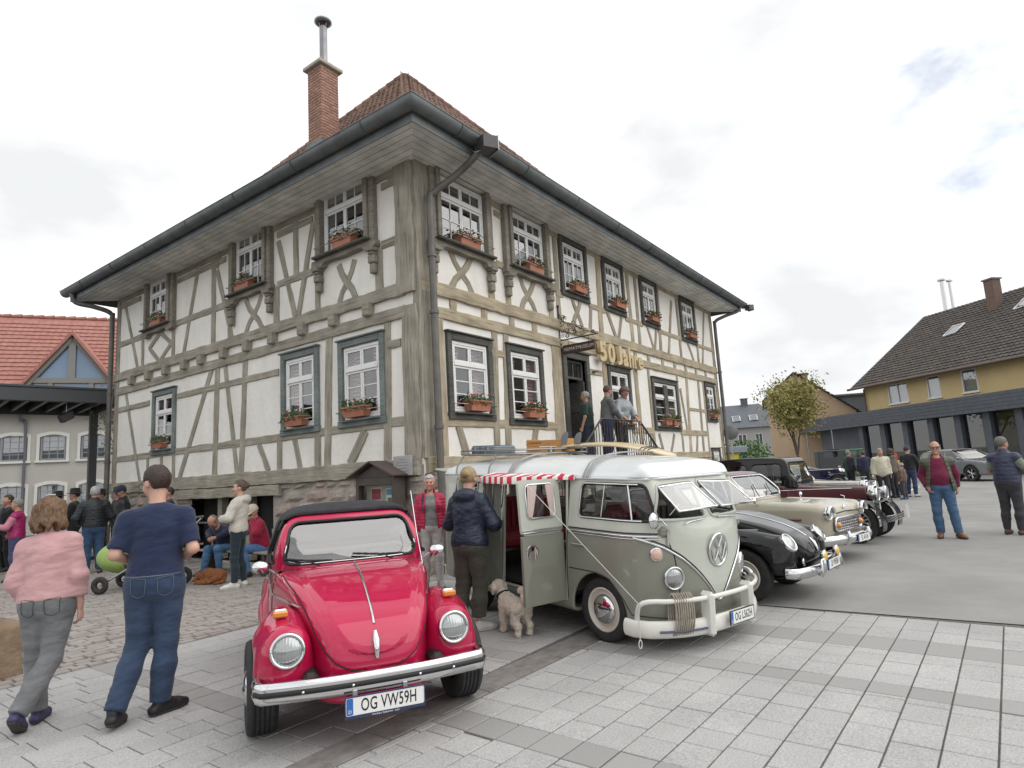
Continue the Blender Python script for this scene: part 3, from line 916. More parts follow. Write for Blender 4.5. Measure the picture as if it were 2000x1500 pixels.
# ---- windows
def bars(g, x0, y0, x1, y1, t, z0, z1):
 """a rectangular ring of four mitre-less bars"""
 g.box((x0, y0, z0),(x1, y0 + t, z1),.006); g.box((x0, y1 - t, z0),(x1, y1, z1),.006)
 g.box((x0, y0 + t, z0),(x0 + t, y1 - t, z1),.006); g.box((x1 - t, y0 + t, z0),(x1, y1 - t, z1),.006)
_pane_cache = {}
def window(fc, w, d, cols=2, rows=3, tcols=2, tfrac=0.30, sashes=2, curtain=False, name='window', casing=None, cas_w=0.13):
 """white casement with a transom light; d = how far the frame stands out of the wall"""
 s0, s1, z0, z1 = w
 sc_, zc = (s0 + s1) / 2,(z0 + z1) / 2
 W_, H_ = s1 - s0, z1 - z0
 win = Geo()
 x0, x1, y0, y1 = -W_ / 2, W_ / 2,-H_ / 2, H_ / 2
 bars(win, x0, y0, x1, y1,0.055,-0.06,0.0)
 yt = y1 - H_ * tfrac
 win.box((x0 + .055, yt - 0.035,-0.055),(x1 - .055, yt + 0.035,0.014),.006)
 cells = []
 sw = (W_ - 0.11) / sashes
 for k in range(sashes):
  a = x0 + 0.055 + k * sw; b = a + sw
  for (lo, hi, c_, r_) in ((y0 + .055, yt - .035, cols, rows),(yt + .035, y1 - .055, tcols, 1)):
   bars(win, a + .003, lo + .003, b - .003, hi - .003,0.042,-0.05,-0.008)
   ia, ib, ja, jb = a + .045, b - .045, lo + .045, hi - .045
   for i in range(1, c_):
    xx = ia + (ib - ia) * i / c_; win.box((xx - .010, ja, -.044),(xx + .010, jb, -.018))
   for j in range(1, r_):
    yy = ja + (jb - ja) * j / r_
    for i in range(c_):
     xa_ = ia + (ib - ia) * i / c_ + (.0102 if i else 0); xb_ = ia + (ib - ia) * (i + 1) / c_ - (.0102 if i < c_ - 1 else 0)
     win.box((xa_, yy - .010,-.0435),(xb_, yy + .010,-.0185))
   for i in range(c_):
    for j in range(r_):
     cells.append((ia + (ib - ia) * i / c_, ia + (ib - ia) * (i + 1) / c_, ja + (jb - ja) * j / r_, ja + (jb - ja) * (j + 1) / r_))
 o = win.obj(name, m_white, museum); o.matrix_local = fc.mat_sz(sc_, zc, d)
 for (a, b, c_, e_) in cells:
  g = Geo(); t_ = brng.uniform(-0.003,0.003)
  g.quad((a, c_, -.032),(b, c_, -.032 + t_ * 0.4),(b, e_, -.032 + t_),(a, e_, -.032 + t_ * 0.6))
  obj('pane', g.mesh('pane', m_pane), o)
 if curtain:
  g = Geo()
  for sd in (-1,1):
   vs_, fs = [], []
   n_ = 14
   for i in range(n_ + 1):
    t = i / n_
    for j, yy in enumerate((y0 + 0.05,0.0, y1 - 0.06)):
     wd = (0.30,0.22,0.34)[j] * W_
     vs_.append((sd * (W_ / 2 - 0.03 - t * wd), yy, -0.17 + 0.025 * math.sin(t * 22)))
   for i in range(n_):
    for j in range(2): fs.append((i * 3 + j, i * 3 + 3 + j, i * 3 + 4 + j, i * 3 + 1 + j))
   g.add(vs_, fs, True)
  obj('curtain', g.mesh('curtain', m_curtain), o)
 if casing is not None:
  g = Geo()
  e = 0.02
  cw = cas_w
  A0, A1, B0, B1 = x0 - e, x1 + e, y0 - e, y1 + e
  g.box((A0 - cw, B0,-0.03 - d),(A0, B1 + cw, 0.045),.01); g.box((A1, B0,-0.03 - d),(A1 + cw, B1 + cw, 0.045),.01)
  g.box((A0, B1,-0.03 - d),(A1, B1 + cw, 0.043),.01)
  g.box((A0 - cw - .03, B1 + cw + .001,-0.03 - d),(A1 + cw + .03, B1 + cw + .035,0.085),.008)
  obj('window_casing', g.mesh('window_casing', casing), o)
  g = Geo(); g.box((A0 - cw - .02, B0 - 0.13,-0.03 - d),(A1 + cw + .02, B0 - .001,0.05),.01)
  g.box((A0 - .02, B0 - 0.03,0.051),(A1 + .02, B0 - .002,0.13),.008)
  obj('window_sill', g.mesh('window_sill', w_casgreen if casing is w_casgreen else casing), o)
 return o, fc.mat_sz(sc_, zc, d), W_, H_
def oriel(fc, w, br=True, m=None, hood=None):
 """upper window in a deep plank box: jambs, hood board, carved sill and brackets"""
 s0, s1, z0, z1 = w
 m = m or w_jamb
 o, mw, W_, H_ = window(fc, w, 0.06, cols=2, rows=2, tcols=2, tfrac=0.30)
 g = Geo()
 x0, x1, y0, y1 = -W_ / 2, W_ / 2,-H_ / 2, H_ / 2
 jw = 0.12
 for sd in (-1,1):
  a, b = (x0 - jw, x0 - .012) if sd < 0 else (x1 + .012, x1 + jw)
  a2, b2 = (x0 - jw - .13, x0 - jw) if sd < 0 else (x1 + jw, x1 + jw + .13)
  g.box((a, y0 - .02,-0.10),(b, y1 + .06,0.11),.012)
  g.box((a2, y0 - .06,-0.10),(b2, y1 + .06,0.06),.012)
 g.box((x0 - jw - .02, y1 + .061,-0.10),(x1 + jw + .02, y1 + .13,0.13),.01)
 obj('window_casing', g.mesh('window_casing', m), o)
 g = Geo()
 g.box((x0 - jw - .20, y1 + .131,-0.05),(x1 + jw + .20, y1 + .165,0.30),.01)
 obj('hood_board', g.mesh('hood_board', m), o)
 g = Geo()
 g.box((x0 - jw - .06, y0 - .07,0.0),(x1 + jw + .06, y0 - .021,0.20),.012)
 obj('window_sill', g.mesh('window_sill', w_casing), o)
 g = Geo()
 pr = spline([(x0 - .30, y0 - .0705),(x0 - .30, y0 - .20),(x0 - .02, y0 - .24),(x0 + .10, y0 - .15),(0, y0 - .17),(x1 - .10, y0 - .15),(x1 + .02, y0 - .24),(x1 + .30, y0 - .20),(x1 + .30, y0 - .0705)], 4)
 g.prism(pr, -0.05,0.09)
 me = g.mesh('carved_rail', m); obj('carved_rail', me, o)
 if br:
  for sd in (x0 - .18, x1 + .18):
   g = Geo()
   for (za, zb, dd, ww) in ((-.20,-.30,.13,.10),(-.30,-.36,.10,.075),(-.36,-.52,.085,.09),(-.52,-.72,.06,.07)):
    g.box((sd - ww, y0 + zb + .002,-0.05),(sd + ww, y0 + za - .002, dd),.02)
   obj('bracket', g.mesh('bracket', m), o)
 return o
WIN = {}
for k in 'abc': WIN[k] = oriel(FL, LW[k], br=(k != 'a'))
for k in 'gh': WIN[k] = oriel(FR, RW[k], m=w_ochre if False else w_jamb)
for k in 'ijkl': WIN[k] = window(FR, RW[k], 0.03, cols=2, rows=2, tcols=2, casing=w_casing)[0]
for k in 'def': WIN[k] = window(FL, LW[k], 0.02, cols=1, rows=3, tcols=1, tfrac=0.32, casing=w_casgreen, curtain=True)[0]
for k in 'mn': WIN[k] = window(FR, RW[k], 0.02, cols=1, rows=3, tcols=1, tfrac=0.32, casing=w_casing, curtain=True)[0]
WIN['p'] = window(FR, RW['p'], 0.02, cols=1, rows=3, tcols=1, tfrac=0.32, casing=w_casing, curtain=True)[0]
WIN['q'] = window(FR, RW['q'], 0.02, cols=1, rows=3, tcols=1, tfrac=0.32, sashes=2, casing=w_casing)[0]
g = Geo(); g.box((-0.15,-0.63,-0.06),(0.15,0.63,0.03),.01); obj('centre_post', g.mesh('centre_post', w_casing), WIN['q'])
WIN['r'] = window(FR, RW['r'], 0.02, cols=1, rows=3, tcols=1, casing=w_casing)[0]
WIN['t'] = window(FR, RW['t'], 0.02, cols=1, rows=3, tcols=1, tfrac=0.2, casing=w_casing, cas_w=.09)[0]
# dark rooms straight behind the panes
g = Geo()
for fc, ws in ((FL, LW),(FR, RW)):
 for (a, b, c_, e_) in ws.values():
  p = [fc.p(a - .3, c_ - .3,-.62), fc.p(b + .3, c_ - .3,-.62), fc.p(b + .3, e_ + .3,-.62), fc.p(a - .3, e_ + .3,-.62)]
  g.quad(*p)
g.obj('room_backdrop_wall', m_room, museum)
# ---- doorway
dg = Geo()
ds0, ds1, dz0, dz1 = DOOR
xw, xh = (ds1 - ds0),(dz1 - dz0)
dg.box((-xw / 2 - .16,-xh / 2,-.1),(-xw / 2, xh / 2 + .16,.07),.012); dg.box((xw / 2,-xh / 2,-.1),(xw / 2 + .16, xh / 2 + .16,.07),.012)
dg.box((-xw / 2, xh / 2,-.1),(xw / 2, xh / 2 + .16,.069),.012); dg.box((-xw / 2 - .2, xh / 2 + .161,-.05),(xw / 2 + .2, xh / 2 + .21,.12),.01)
dframe = dg.obj('door_frame', w_casing, museum); dframe.matrix_local = FR.mat_sz((ds0 + ds1) / 2,(dz0 + dz1) / 2,0)
dg = Geo(); bars(dg, -xw / 2 + .01, xh / 2 - .48, xw / 2 - .01, xh / 2 - .01,.06,-.12,-.06); dg.box((-.02, xh / 2 - .42,-.11),(.02, xh / 2 - .07,-.07))
obj('transom_light', dg.mesh('transom_light', w_casing), dframe)
g = Geo(); g.quad((-xw / 2 + .07, xh / 2 - .42,-.09),(xw / 2 - .07, xh / 2 - .42,-.09),(xw / 2 - .07, xh / 2 - .07,-.09),(-xw / 2 + .07, xh / 2 - .07,-.09)); obj('pane', g.mesh('pane', m_pane), dframe)
# open door leaf, hinged on the right, folded into the passage
dg = Geo(); dg.box((0,-xh / 2 + .01,-.85),(.05, xh / 2 - .5,-.02),.008)
for (a, b) in ((-.95,-.15),(.0,.5)): dg.box((-.014, a, -.74),(-.0005, b, -.14),.006)
dl = obj('door_leaf', dg.mesh('door_leaf', w_casing), dframe); dl.location = (xw / 2 - .075,0,0)
g = Geo();
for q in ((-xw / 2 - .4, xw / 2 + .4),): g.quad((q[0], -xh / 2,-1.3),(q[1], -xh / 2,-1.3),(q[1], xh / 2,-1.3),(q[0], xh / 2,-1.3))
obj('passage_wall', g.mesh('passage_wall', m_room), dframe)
# ---- stone base
srng = random.Random(21)
def stones(fc, s0, s1, z0, z1, skip=()):
 z = z0
 while z < z1 - 0.05:
  h = min(srng.uniform(0.22,0.42), z1 - z)
  s = s0
  while s < s1 - .02:
   w = min(srng.uniform(0.3,0.8), s1 - s)
   if not any(a < s + w / 2 < b and c < z + h / 2 < d_ for (a, b, c, d_) in skip):
    g = Geo()
    n_ = 3
    vs_, fs = [], []
    for i in range(n_ + 1):
     for j in range(n_ + 1):
      u, v = i / n_, j / n_
      edge = i in (0, n_) or j in (0, n_)
      vs_.append((-(w / 2) * (1 - 2 * u) * 0.97 + srng.uniform(-.012,.012),-(h / 2) * (1 - 2 * v) * 0.96 + srng.uniform(-.01,.01),-0.02 if edge else srng.uniform(.015,.05)))
    for i in range(n_):
     for j in range(n_):
      fs.append((i * 4 + j, i * 4 + 4 + j, i * 4 + 5 + j, i * 4 + 1 + j))
    g.add(vs_, fs, False)
    o = g.obj('base_stone', srng.choice((m_stone, m_stone, m_stonepink)), museum); o.matrix_local = fc.mat_sz(s + w / 2, z + h / 2,0.02)
   s += w
  z += h
OPEN = (4.45,8.0,0.2,1.46)
stones(FL, 0.0, SL, 0.0,1.70, [(4.4,8.05,0.0,1.5)])
stones(FR, 0.0,4.6,0.0,1.74); stones(FR, 8.0, SR, 0.0,1.78)
g = Geo()
P, T = cdt([(0,0),(SL, 0),(SL, ZB - .1),(0, ZB - .1)], [[(OPEN[0], .05),(OPEN[1], .05),(OPEN[1], OPEN[3]),(OPEN[0], OPEN[3])]])
g.add([FL.p(p.x, p.y, 0.004) for p in P], [tuple(t) for t in T])
g.obj('base_mortar', m_mortar if False else mat('base_mortar_mix', (0.30,0.275,0.245),0.95, c2=(0.38,0.35,0.31), vscale=5, bump=.5, bscale=25), museum)
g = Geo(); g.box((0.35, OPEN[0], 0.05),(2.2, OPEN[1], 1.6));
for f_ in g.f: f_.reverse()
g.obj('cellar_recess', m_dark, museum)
for s in (5.6,6.8):
 g = Geo(); g.box((0.10, s - .09,0.05),(0.28, s + .09,1.46),.01); g.obj('cellar_post', w_grey, museum)
# ---- eaves: soffit boards, gutter, roof
OV = 0.93
ZS = 7.42
nb_ = 6
bw = OV / nb_
for k in range(nb_):
 a0, a1 = -OV + k * bw + .008,-OV + (k + 1) * bw - .008
 for left in (True, False):
  Ln = SL if left else SR
  c0, c1 = a0, a1
  e0, e1 = Ln - a0, Ln - a1
  z = ZS + 0.012 * (k % 2) * 0
  if left: poly = [(a0, c0),(a1, c1),(a1, e1),(a0, e0)]
  else: poly = [(c0, a0),(e0, a0),(e1, a1),(c1, a1)]
  g = Geo(); g.prism(poly, ZS + brng.uniform(0,.004), ZS + .025)
  o = g.obj('soffit_board', w_soffit, museum)
  if left:
   o.data.transform(Matrix.Rotation(-math.pi / 2,4, 'Z')); o.rotation_euler = (0,0, math.pi / 2)
g = Geo(); g.box((-OV, -OV, ZS + .026),(SR + OV, SL + OV, ZS + .06)); g.obj('soffit_backing', m_dark, museum)
# half round gutters with a dark fascia behind
for left in (True, False):
 Ln = SL if left else SR
 g = Geo()
 prof = [(0.15 * math.cos(R(a)),0.15 * math.sin(R(a)) * 1.05) for a in range(180,361,20)]
 prof = [(-p[0], p[1]) for p in prof]
 vs_, fs = [], []
 oc = OV + 0.11
 ends = [-oc, Ln + oc]
 n_ = int((ends[1] - ends[0]) / 0.8)
 for i in range(n_ + 1):
  t = ends[0] + (ends[1] - ends[0]) * i / n_
  for (u, v) in prof:
   tt = t
   if i == 0: tt = -(oc - u)
   p = (-(oc) + u, tt, 7.69 + v + 0.008 * math.sin(t * .7)) if left else (tt, -(oc) + u, 7.69 + v + 0.008 * math.sin(t * .9 + 1))
   vs_.append(p)
 k = len(prof)
 for i in range(n_):
  for j in range(k - 1): fs.append((i * k + j, i * k + k + j, i * k + k + 1 + j, i * k + 1 + j))
 g.add(vs_, fs, True)
 if left: g.tube([(-oc - .15,-oc - .15,7.695),(-oc - .15, Ln + oc, 7.695)], .012,6)
 else: g.tube([(-oc - .15,-oc - .15,7.695),(Ln + oc, -oc - .15,7.695)], .012,6)
 t = ends[0] + 1.1
 while t < ends[1]:           # seams and brackets
  rr = [(-oc + .158 * math.cos(R(a)),7.69 + .165 * math.sin(R(a))) for a in range(180,361,20)]
  pp = [((x, t, z) if left else (t, x, z)) for (x, z) in rr]
  g.tube(pp, .011,5); t += 2.0
 g.obj('gutter', m_zinc, museum)
g = Geo()
g.box((-OV - .02,-OV - .02, ZS - .03),(-OV - .001, SL + OV, 7.72)); g.box((-OV, -OV - .02, ZS - .03),(SR + OV, -OV - .001,7.72))
g.obj('fascia_board', m_zinc, museum)
# roof: a flatter kick at the eaves, then steep hips to one apex
E_ = 1.02
eave = [Vector((-E_, -E_, 7.72)), Vector((SR + E_, -E_, 7.72)), Vector((SR + E_, SL + E_, 7.72)), Vector((-E_, SL + E_, 7.72))]
KI = 1.0
ring = [Vector((KI, KI, 9.05)), Vector((SR - KI, KI, 9.05)), Vector((SR - KI, SL - KI, 9.05)), Vector((KI, SL - KI, 9.05))]
apex = Vector((5.75,5.85,14.75))
g = Geo()
for i in range(4):
 j = (i + 1) % 4
 g.quad(eave[i], eave[j], ring[j], ring[i]); g.quad(ring[i], ring[j], apex)
g.obj('roof', m_tiles, museum)
# pantiles on the two slopes in view
def pantile(w=0.235, l=0.36):
 g = Geo(); vs_, fs = [], []
 for i, (u, h) in enumerate(((-.5,.030),(-.36,.052),(-.2,.040),(0.02,.012),(.26,.012),(.5,.034))):
  vs_.append((u * w, 0, h + .018)); vs_.append((u * w, l * 1.12, h - .01))
  vs_.append((u * w, 0, h - .004))
 for i in range(5):
  fs.append((i * 3, i * 3 + 3, i * 3 + 4, i * 3 + 1)); fs.append((i * 3 + 2, i * 3 + 5, i * 3 + 3, i * 3))
 g.add(vs_, fs, True); return g
pt = pantile(); pt_me = pt.mesh('roof_tile', m_tile)
tiles = []
for (A, B) in ((ring[3], ring[0]),(ring[0], ring[1])):
 e = (B - A); ln = e.length; e.normalize()
 nrm = e.cross(apex - A).normalized()
 if nrm.z < 0: nrm = -nrm
 up = nrm.cross(e).normalized()
 if up.z < 0: up = -up
 ha, hs_ = (apex - A).dot(up),(apex - A).dot(e)
 v = 0.0
 while v < ha:
  k = v / ha
  u0, u1 = hs_ * k, ln + (hs_ - ln) * k
  u = u0 + .1
  while u < u1 - .1:
   p = A + e * u + up * v
   ax = e if e.cross(up).dot(nrm) > 0 else -e
   mw = Matrix(((ax.x, up.x, nrm.x, p.x),(ax.y, up.y, nrm.y, p.y),(ax.z, up.z, nrm.z, p.z),(0,0,0,1)))
   tiles.append((p.xy.length - 0.0, p, mw)); u += .235
  v += .345
camv = Vector((0,0, CAM_H)) - Vector((X0, Y0,0))
tiles = [t for t in tiles if t[1].z > 9.6]
tiles.sort(key=lambda t: (t[1] - camv).length)
for t in tiles[:300]:
 o = obj('roof_tile', pt_me, museum); o.matrix_local = t[2] @ Matrix.Rotation(brng.uniform(-.03,.03),4, 'Z') @ Matrix.Translation((0,0, brng.uniform(0,.012)))
pv = np.array(pt.v); pf = np.array(pt.f)
VV, FF = [], []
for i, t in enumerate(tiles[300:]):
 mm = np.array(t[2] @ Matrix.Translation((0,0, brng.uniform(0,.012))))
 VV.append(pv @ mm[:3, :3].T + mm[:3,3]); FF.append(pf + i * len(pv))
if VV:
 o = obj('roof_tiles', mesh_np('roof_tiles', np.concatenate(VV), np.concatenate(FF), m_tiles, True), museum); tag(o, kind='stuff')
# hip tiles
for (A, B) in ((ring[0], apex),(ring[3], apex),(ring[1], apex)):
 d = (B - A); n_ = int(d.length / .33); d.normalize()
 for i in range(n_):
  p = A + d * (i * .33) + Vector((0,0,.04))
  g = Geo(); g.tube([(0,0,0),(0,0,.37)], [.13,.105], 8, caps=True)
  o = g.obj('hip_tile', m_tile, museum); o.matrix_local = Matrix.Translation(p) @ d.to_track_quat('Z', 'Y').to_matrix().to_4x4()
# chimney: every brick of the two faces in view is a piece
cz0, cz1 = 10.2,12.95
CH_ = 0.29
cc = Vector((2.30,5.60,0))
chim = obj('chimney', None, museum); chim.location = cc
chim.empty_display_size = .2
g = Geo(); g.box((-CH_ + .008,-CH_ + .008, cz0),(CH_ - .008, CH_ - .008, cz1)); obj('chimney_core', g.mesh('chimney_core', m_mortar), chim)
bmesh_ = {}
bw_, bh_ = 0.247,0.072
row = 0
z = cz0
bricks = []
while z < cz1 - .05:
 for face in (0,1):
  off = (row + face) % 2 * bw_ / 2
  u = -CH_ - (off if off else 0)
  while u < CH_ - .01:
   a, b = max(u, -CH_), min(u + bw_, CH_)
   if b - a > .03: bricks.append((face, a + .006, b - .006, z))
   u += bw_
 z += bh_ + .013; row += 1
for (face, a, b, z) in bricks:
 k = round(b - a, 3)
 if k not in bmesh_:
  g = Geo(); g.box((-k / 2,-.03,0),(k / 2,.006, bh_),.005); bmesh_[k] = g.mesh('brick', m_brick)
 o = obj('brick', bmesh_[k], chim)
 if face == 0: o.location = ((a + b) / 2,-CH_, z); o.rotation_euler = (math.pi * 0,0,0); o.scale = (1,-1,1)
 else: o.location = (-CH_, (a + b) / 2, z); o.rotation_euler = (0,0, math.pi / 2)
g = Geo(); g.box((-CH_ - .10,-CH_ - .10, cz1),(CH_ + .10, CH_ + .10, cz1 + .11),.02)
obj('chimney_cap', g.mesh('chimney_cap', mat('cap_concrete', (.36,.33,.29),.9, c2=(.46,.43,.38), vscale=8)), chim)
m_flue = mat('flue_steel', (0.20,0.20,0.21),0.4,0.9, c2=(0.28,.28,.29), vscale=3)
g = Geo(); g.tube([(.03,0, cz1 + .11),(.03,0, cz1 + 1.42)], .105,20); g.tube([(.03,0, cz1 + .12),(.03,0, cz1 + .2)], .20,20)
g.lathe([(.04, cz1 + 1.62),(.14, cz1 + 1.50),(.24, cz1 + 1.56),(.235, cz1 + 1.60),(.12, cz1 + 1.68),(.0, cz1 + 1.70)], 20, Matrix.Translation((.03,0,0)))
for a in range(4): g.tube([(.03 + .12 * math.cos(a * 1.57),.12 * math.sin(a * 1.57), cz1 + 1.40),(.03 + .14 * math.cos(a * 1.57),.14 * math.sin(a * 1.57), cz1 + 1.56)], .012,5)
obj('flue_pipe', g.mesh('flue_pipe', m_flue), chim)
g = Geo(); g.box((-CH_ - .05,-CH_ - .05, cz0 - .2),(CH_ + .05, CH_ + .05, cz0 + .55)); obj('lead_flashing', g.mesh('lead_flashing', m_zinc), chim)
# ---- downpipes
def downpipe(pts, r=.06, m=m_zincd, clamps=()):
 g = Geo(); g.tube(spline(pts, 6), r, 12)
 for c_ in clamps: g.tube([(c_[0], c_[1], c_[2] - .03),(c_[0], c_[1], c_[2] + .03)], r + .018,12)
 return g.obj('downpipe', m, museum)
downpipe([(0.62,-OV - .11,7.58),(0.60,-OV - .08,7.40),(0.50,-.62,7.12),(0.26,-.24,6.80),(0.20,-.20,6.55),(0.20,-.20,4.5),(0.20,-.20,2.0),(0.20,-.22,0.2)], .065, clamps=((0.2,-.2,5.6),(0.2,-.2,4.55),(.2,-.2,2.5)))
downpipe([(-OV - .11, SL + .55,7.58),(-OV - .02, SL + .5,7.30),(-.55, SL + .25,7.18),(-.18, SL + .08,7.02),(-.14, SL + .06,6.7),(-.14, SL + .06,4.0),(-.14, SL + .06,.2)], .07, clamps=((-.14, SL + .06,4.6),(-.14, SL + .06,2.6)))
downpipe([(SR + .62,-OV - .08,7.58),(SR + .58,-OV + .02,7.38),(SR + .25,-.5,7.2),(SR - .02,-.2,7.0),(SR - .02,-.16,6.7),(SR - .02,-.16,4.0),(SR - .02,-.16,.2)], .065, clamps=((SR - .02,-.16,5.0),(SR - .02,-.16,2.6)))
# ------------------------------------------------------------------ vehicles: shared pieces
def paint(name, c, coat=1.0, rough=0.35, flake=0.0):
 return mat(name, c, rough, 0.0, coat=coat, c2=tuple(x * 0.93 for x in c), vscale=2.0, spec=0.1)
m_chrome = mat('chrome', (0.72,0.72,0.73),0.07,1.0, c2=(0.66,0.66,0.67), vscale=6)
m_tyre = mat('tyre_rubber', (0.018,0.018,0.019),0.75, c2=(0.032,0.031,0.03), vscale=14, bump=0.2, bscale=60)
m_black = mat('black_rubber_trim', (0.012,0.012,0.013),0.6)
m_soft = mat('soft_top_canvas', (0.016,0.016,0.019),0.85, c2=(0.028,0.028,0.032), vscale=12, bump=.3, bscale=300, bdist=.002)
m_carglass = glass_mat('car_glass', (0.78,0.82,0.80),1.5, boost=1.5)
m_screen = glass_mat('windscreen_glass', (0.78,0.82,0.81),2.0, boost=1.7)
m_darkglass = glass_mat('tinted_car_glass', (0.25,0.27,0.27),1.6, boost=1.5)
m_seat = mat('seat_leather_dark', (0.055,0.035,0.03),0.5, c2=(0.075,0.05,0.042), vscale=8)
m_seatred = mat('seat_cloth_red', (0.25,0.02,0.03),0.8)
m_amber = mat('amber_lens', (0.62,0.21,0.02),0.12, coat=1.0)
m_cabin = mat('cabin_dark', (0.03,0.028,0.026),0.8)
m_cream = mat('wheel_cream', (0.62,0.58,0.50),0.4, coat=.5)
m_plate = mat('number_plate_white', (0.78,0.78,0.76),0.4)
m_plateblue = mat('number_plate_blue', (0.03,0.14,0.45),0.4)
m_ink = mat('plate_ink', (0.012,0.012,0.014),0.5)
m_lampglass = None
def lens_mat():
 m, nt, b = _new('headlamp_lens')
 N, L = nt.nodes, nt.links
 tc = N.new('ShaderNodeTexCoord'); wv = N.new('ShaderNodeTexWave')
 wv.inputs['Scale'].default_value = 16.0; wv.bands_direction = 'X'; wv.inputs['Distortion'].default_value = 0.3
 L.new(tc.outputs['Object'], wv.inputs['Vector'])
 bp = N.new('ShaderNodeBump'); bp.inputs['Strength'].default_value = 0.35; bp.inputs['Distance'].default_value = 0.003
 L.new(wv.outputs['Fac'], bp.inputs['Height'])
 b.inputs['Base Color'].default_value = (0.36,0.38,0.38,1); b.inputs['Metallic'].default_value = 0.55
 b.inputs['Roughness'].default_value = 0.12; b.inputs['Coat Weight'].default_value = 1.0; b.inputs['Coat Roughness'].default_value = 0.02
 L.new(bp.outputs['Normal'], b.inputs['Normal'])
 return m
m_lens = lens_mat()
def text_obj(txt, size, m, parent, mw, ext=0.002, sx=1.0, align='CENTER', name='lettering', spacing=1.0, offset=0.0):
 cu = bpy.data.curves.new(name, 'FONT')
 cu.body = txt; cu.size = size; cu.extrude = ext; cu.align_x = align; cu.align_y = 'CENTER'
 cu.space_character = spacing; cu.offset = offset; cu.resolution_u = 3
 tmp = bpy.data.objects.new('tmp', cu); COL.objects.link(tmp)
 me = bpy.data.meshes.new_from_object(tmp)
 bpy.data.objects.remove(tmp); bpy.data.curves.remove(cu)
 me.materials.clear(); me.materials.append(m)
 o = obj(name, me, parent)
 o.matrix_local = mw @ Matrix.Diagonal((sx, 1,1,1))
 return o
def fwd(p, yaw=0.0, tilt=0.0):
 """matrix at p: local z looks forward (+x of the car), local y up, local x to the car's left... seen from the front text reads right"""
 m = Matrix(((0,0,1,0),(1,0,0,0),(0,1,0,0),(0,0,0,1)))
 return Matrix.Translation(p) @ Matrix.Rotation(yaw, 4, 'Z') @ Matrix.Rotation(tilt, 4, 'Y') @ m
def plate(parent, p, txt, w=0.52, h=0.11, yaw=0, tilt=0, size=0.105, frame=None, sx=0.62, small=None):
 mw = fwd(p, yaw, tilt)
 g = Geo(); g.prism(rrect(-w / 2,-h / 2, w / 2, h / 2,.012),0,.006)
 o = obj('number_plate', g.mesh('number_plate', m_plate), parent); o.matrix_local = mw
 g = Geo(); g.prism(rrect(-w / 2 + .004,-h / 2 + .004,-w / 2 + .045, h / 2 - .004,.008),.0062,.0072); obj('euro_band', g.mesh('euro_band', m_plateblue), o)
 text_obj('D', .03, m_plate, o, Matrix.Translation((-w / 2 + .025,-.03,.0078)),.0003)
 k = len(txt)
 text_obj(txt, size, m_ink, o, Matrix.Translation((.022,-.002,.0066)),.0004, sx=sx, spacing=1.04, offset=.001)
 g = Geo()
 b0, b1 = (.02 if small else .006),.006
 for (x0, y0, x1, y1) in ((-w / 2 - .006,-h / 2 - b0, w / 2 + .006,-h / 2),(-w / 2 - .006, h / 2, w / 2 + .006, h / 2 + b1),(-w / 2 - .006,-h / 2 + .0002,-w / 2, h / 2 - .0002),(w / 2,-h / 2 + .0002, w / 2 + .006, h / 2 - .0002)):
  g.box((x0, y0,-.004),(x1, y1,.0085))
 fr = obj('plate_frame', g.mesh('plate_frame', frame or m_black), o)
 if small: text_obj(small, .016, m_plate, fr if False else o, Matrix.Translation((0,-h / 2 - .011,.0087)),.0003)
 g = Geo(); g.lathe([(0,.0),(.014,.0),(.014,.0012),(0,.0013)], 14);
 return o, g
def proj(f, P, d, it=40):
 P = np.array(P, np.float32); d = np.array(d, np.float32)
 for _ in range(it): P = P + d * np.clip(f(P) * 0.85,-0.02,1.5)[:, None]
 return P
def side_pts(f, pts, sign, off=0.0):
 P = np.array([(p[0], sign * 1.6, p[1]) for p in pts], np.float32)
 Q = proj(f, P, (0,-sign, 0)); bad = sign * Q[:, 1] < .2
 if bad.any() and not bad.all(): Q[bad, 1] = np.median(Q[~bad, 1])
 Q[:, 1] += sign * off
 return Q
def front_pts(f, pts, off=0.0, x0=2.0, sign=1):
 P = np.array([(x0 * sign, p[0], p[1]) for p in pts], np.float32)
 Q = proj(f, P, (-sign, 0,0),60); Q[:, 0] += sign * off
 return Q
def top_pts(f, pts, off=0.0):
 P = np.array([(p[0], p[1], 2.6) for p in pts], np.float32)
 Q = proj(f, P, (0,0,-1),60); Q[:, 2] += off
 return Q
def sheet(name, outline, fn, m, parent, step=0.09, flip=False):
 P, T = cdt(outline, (), step)
 Q = fn([(p.x, p.y) for p in P])
 g = Geo(); g.add([tuple(q) for q in Q], [tuple(t)[::-1] if flip else tuple(t) for t in T], True)
 return obj(name, g.mesh(name, m), parent)
def strip(name, pts3, r, m, parent, closed=False, flat=1.0, n=6):
 g = Geo(); g.tube([tuple(p) for p in pts3], r, n, closed=closed, flat=flat)
 return obj(name, g.mesh(name, m), parent)
def dense(pts, step=0.04, closed=False):
 out = []
 k = len(pts)
 for i in range(k if closed else k - 1):
  a, b = np.array(pts[i], float), np.array(pts[(i + 1) % k], float)
  n = max(1, int(np.linalg.norm(b - a) / step))
  for j in range(n): out.append(tuple(a + (b - a) * j / n))
 if not closed: out.append(tuple(pts[-1]))
 return out
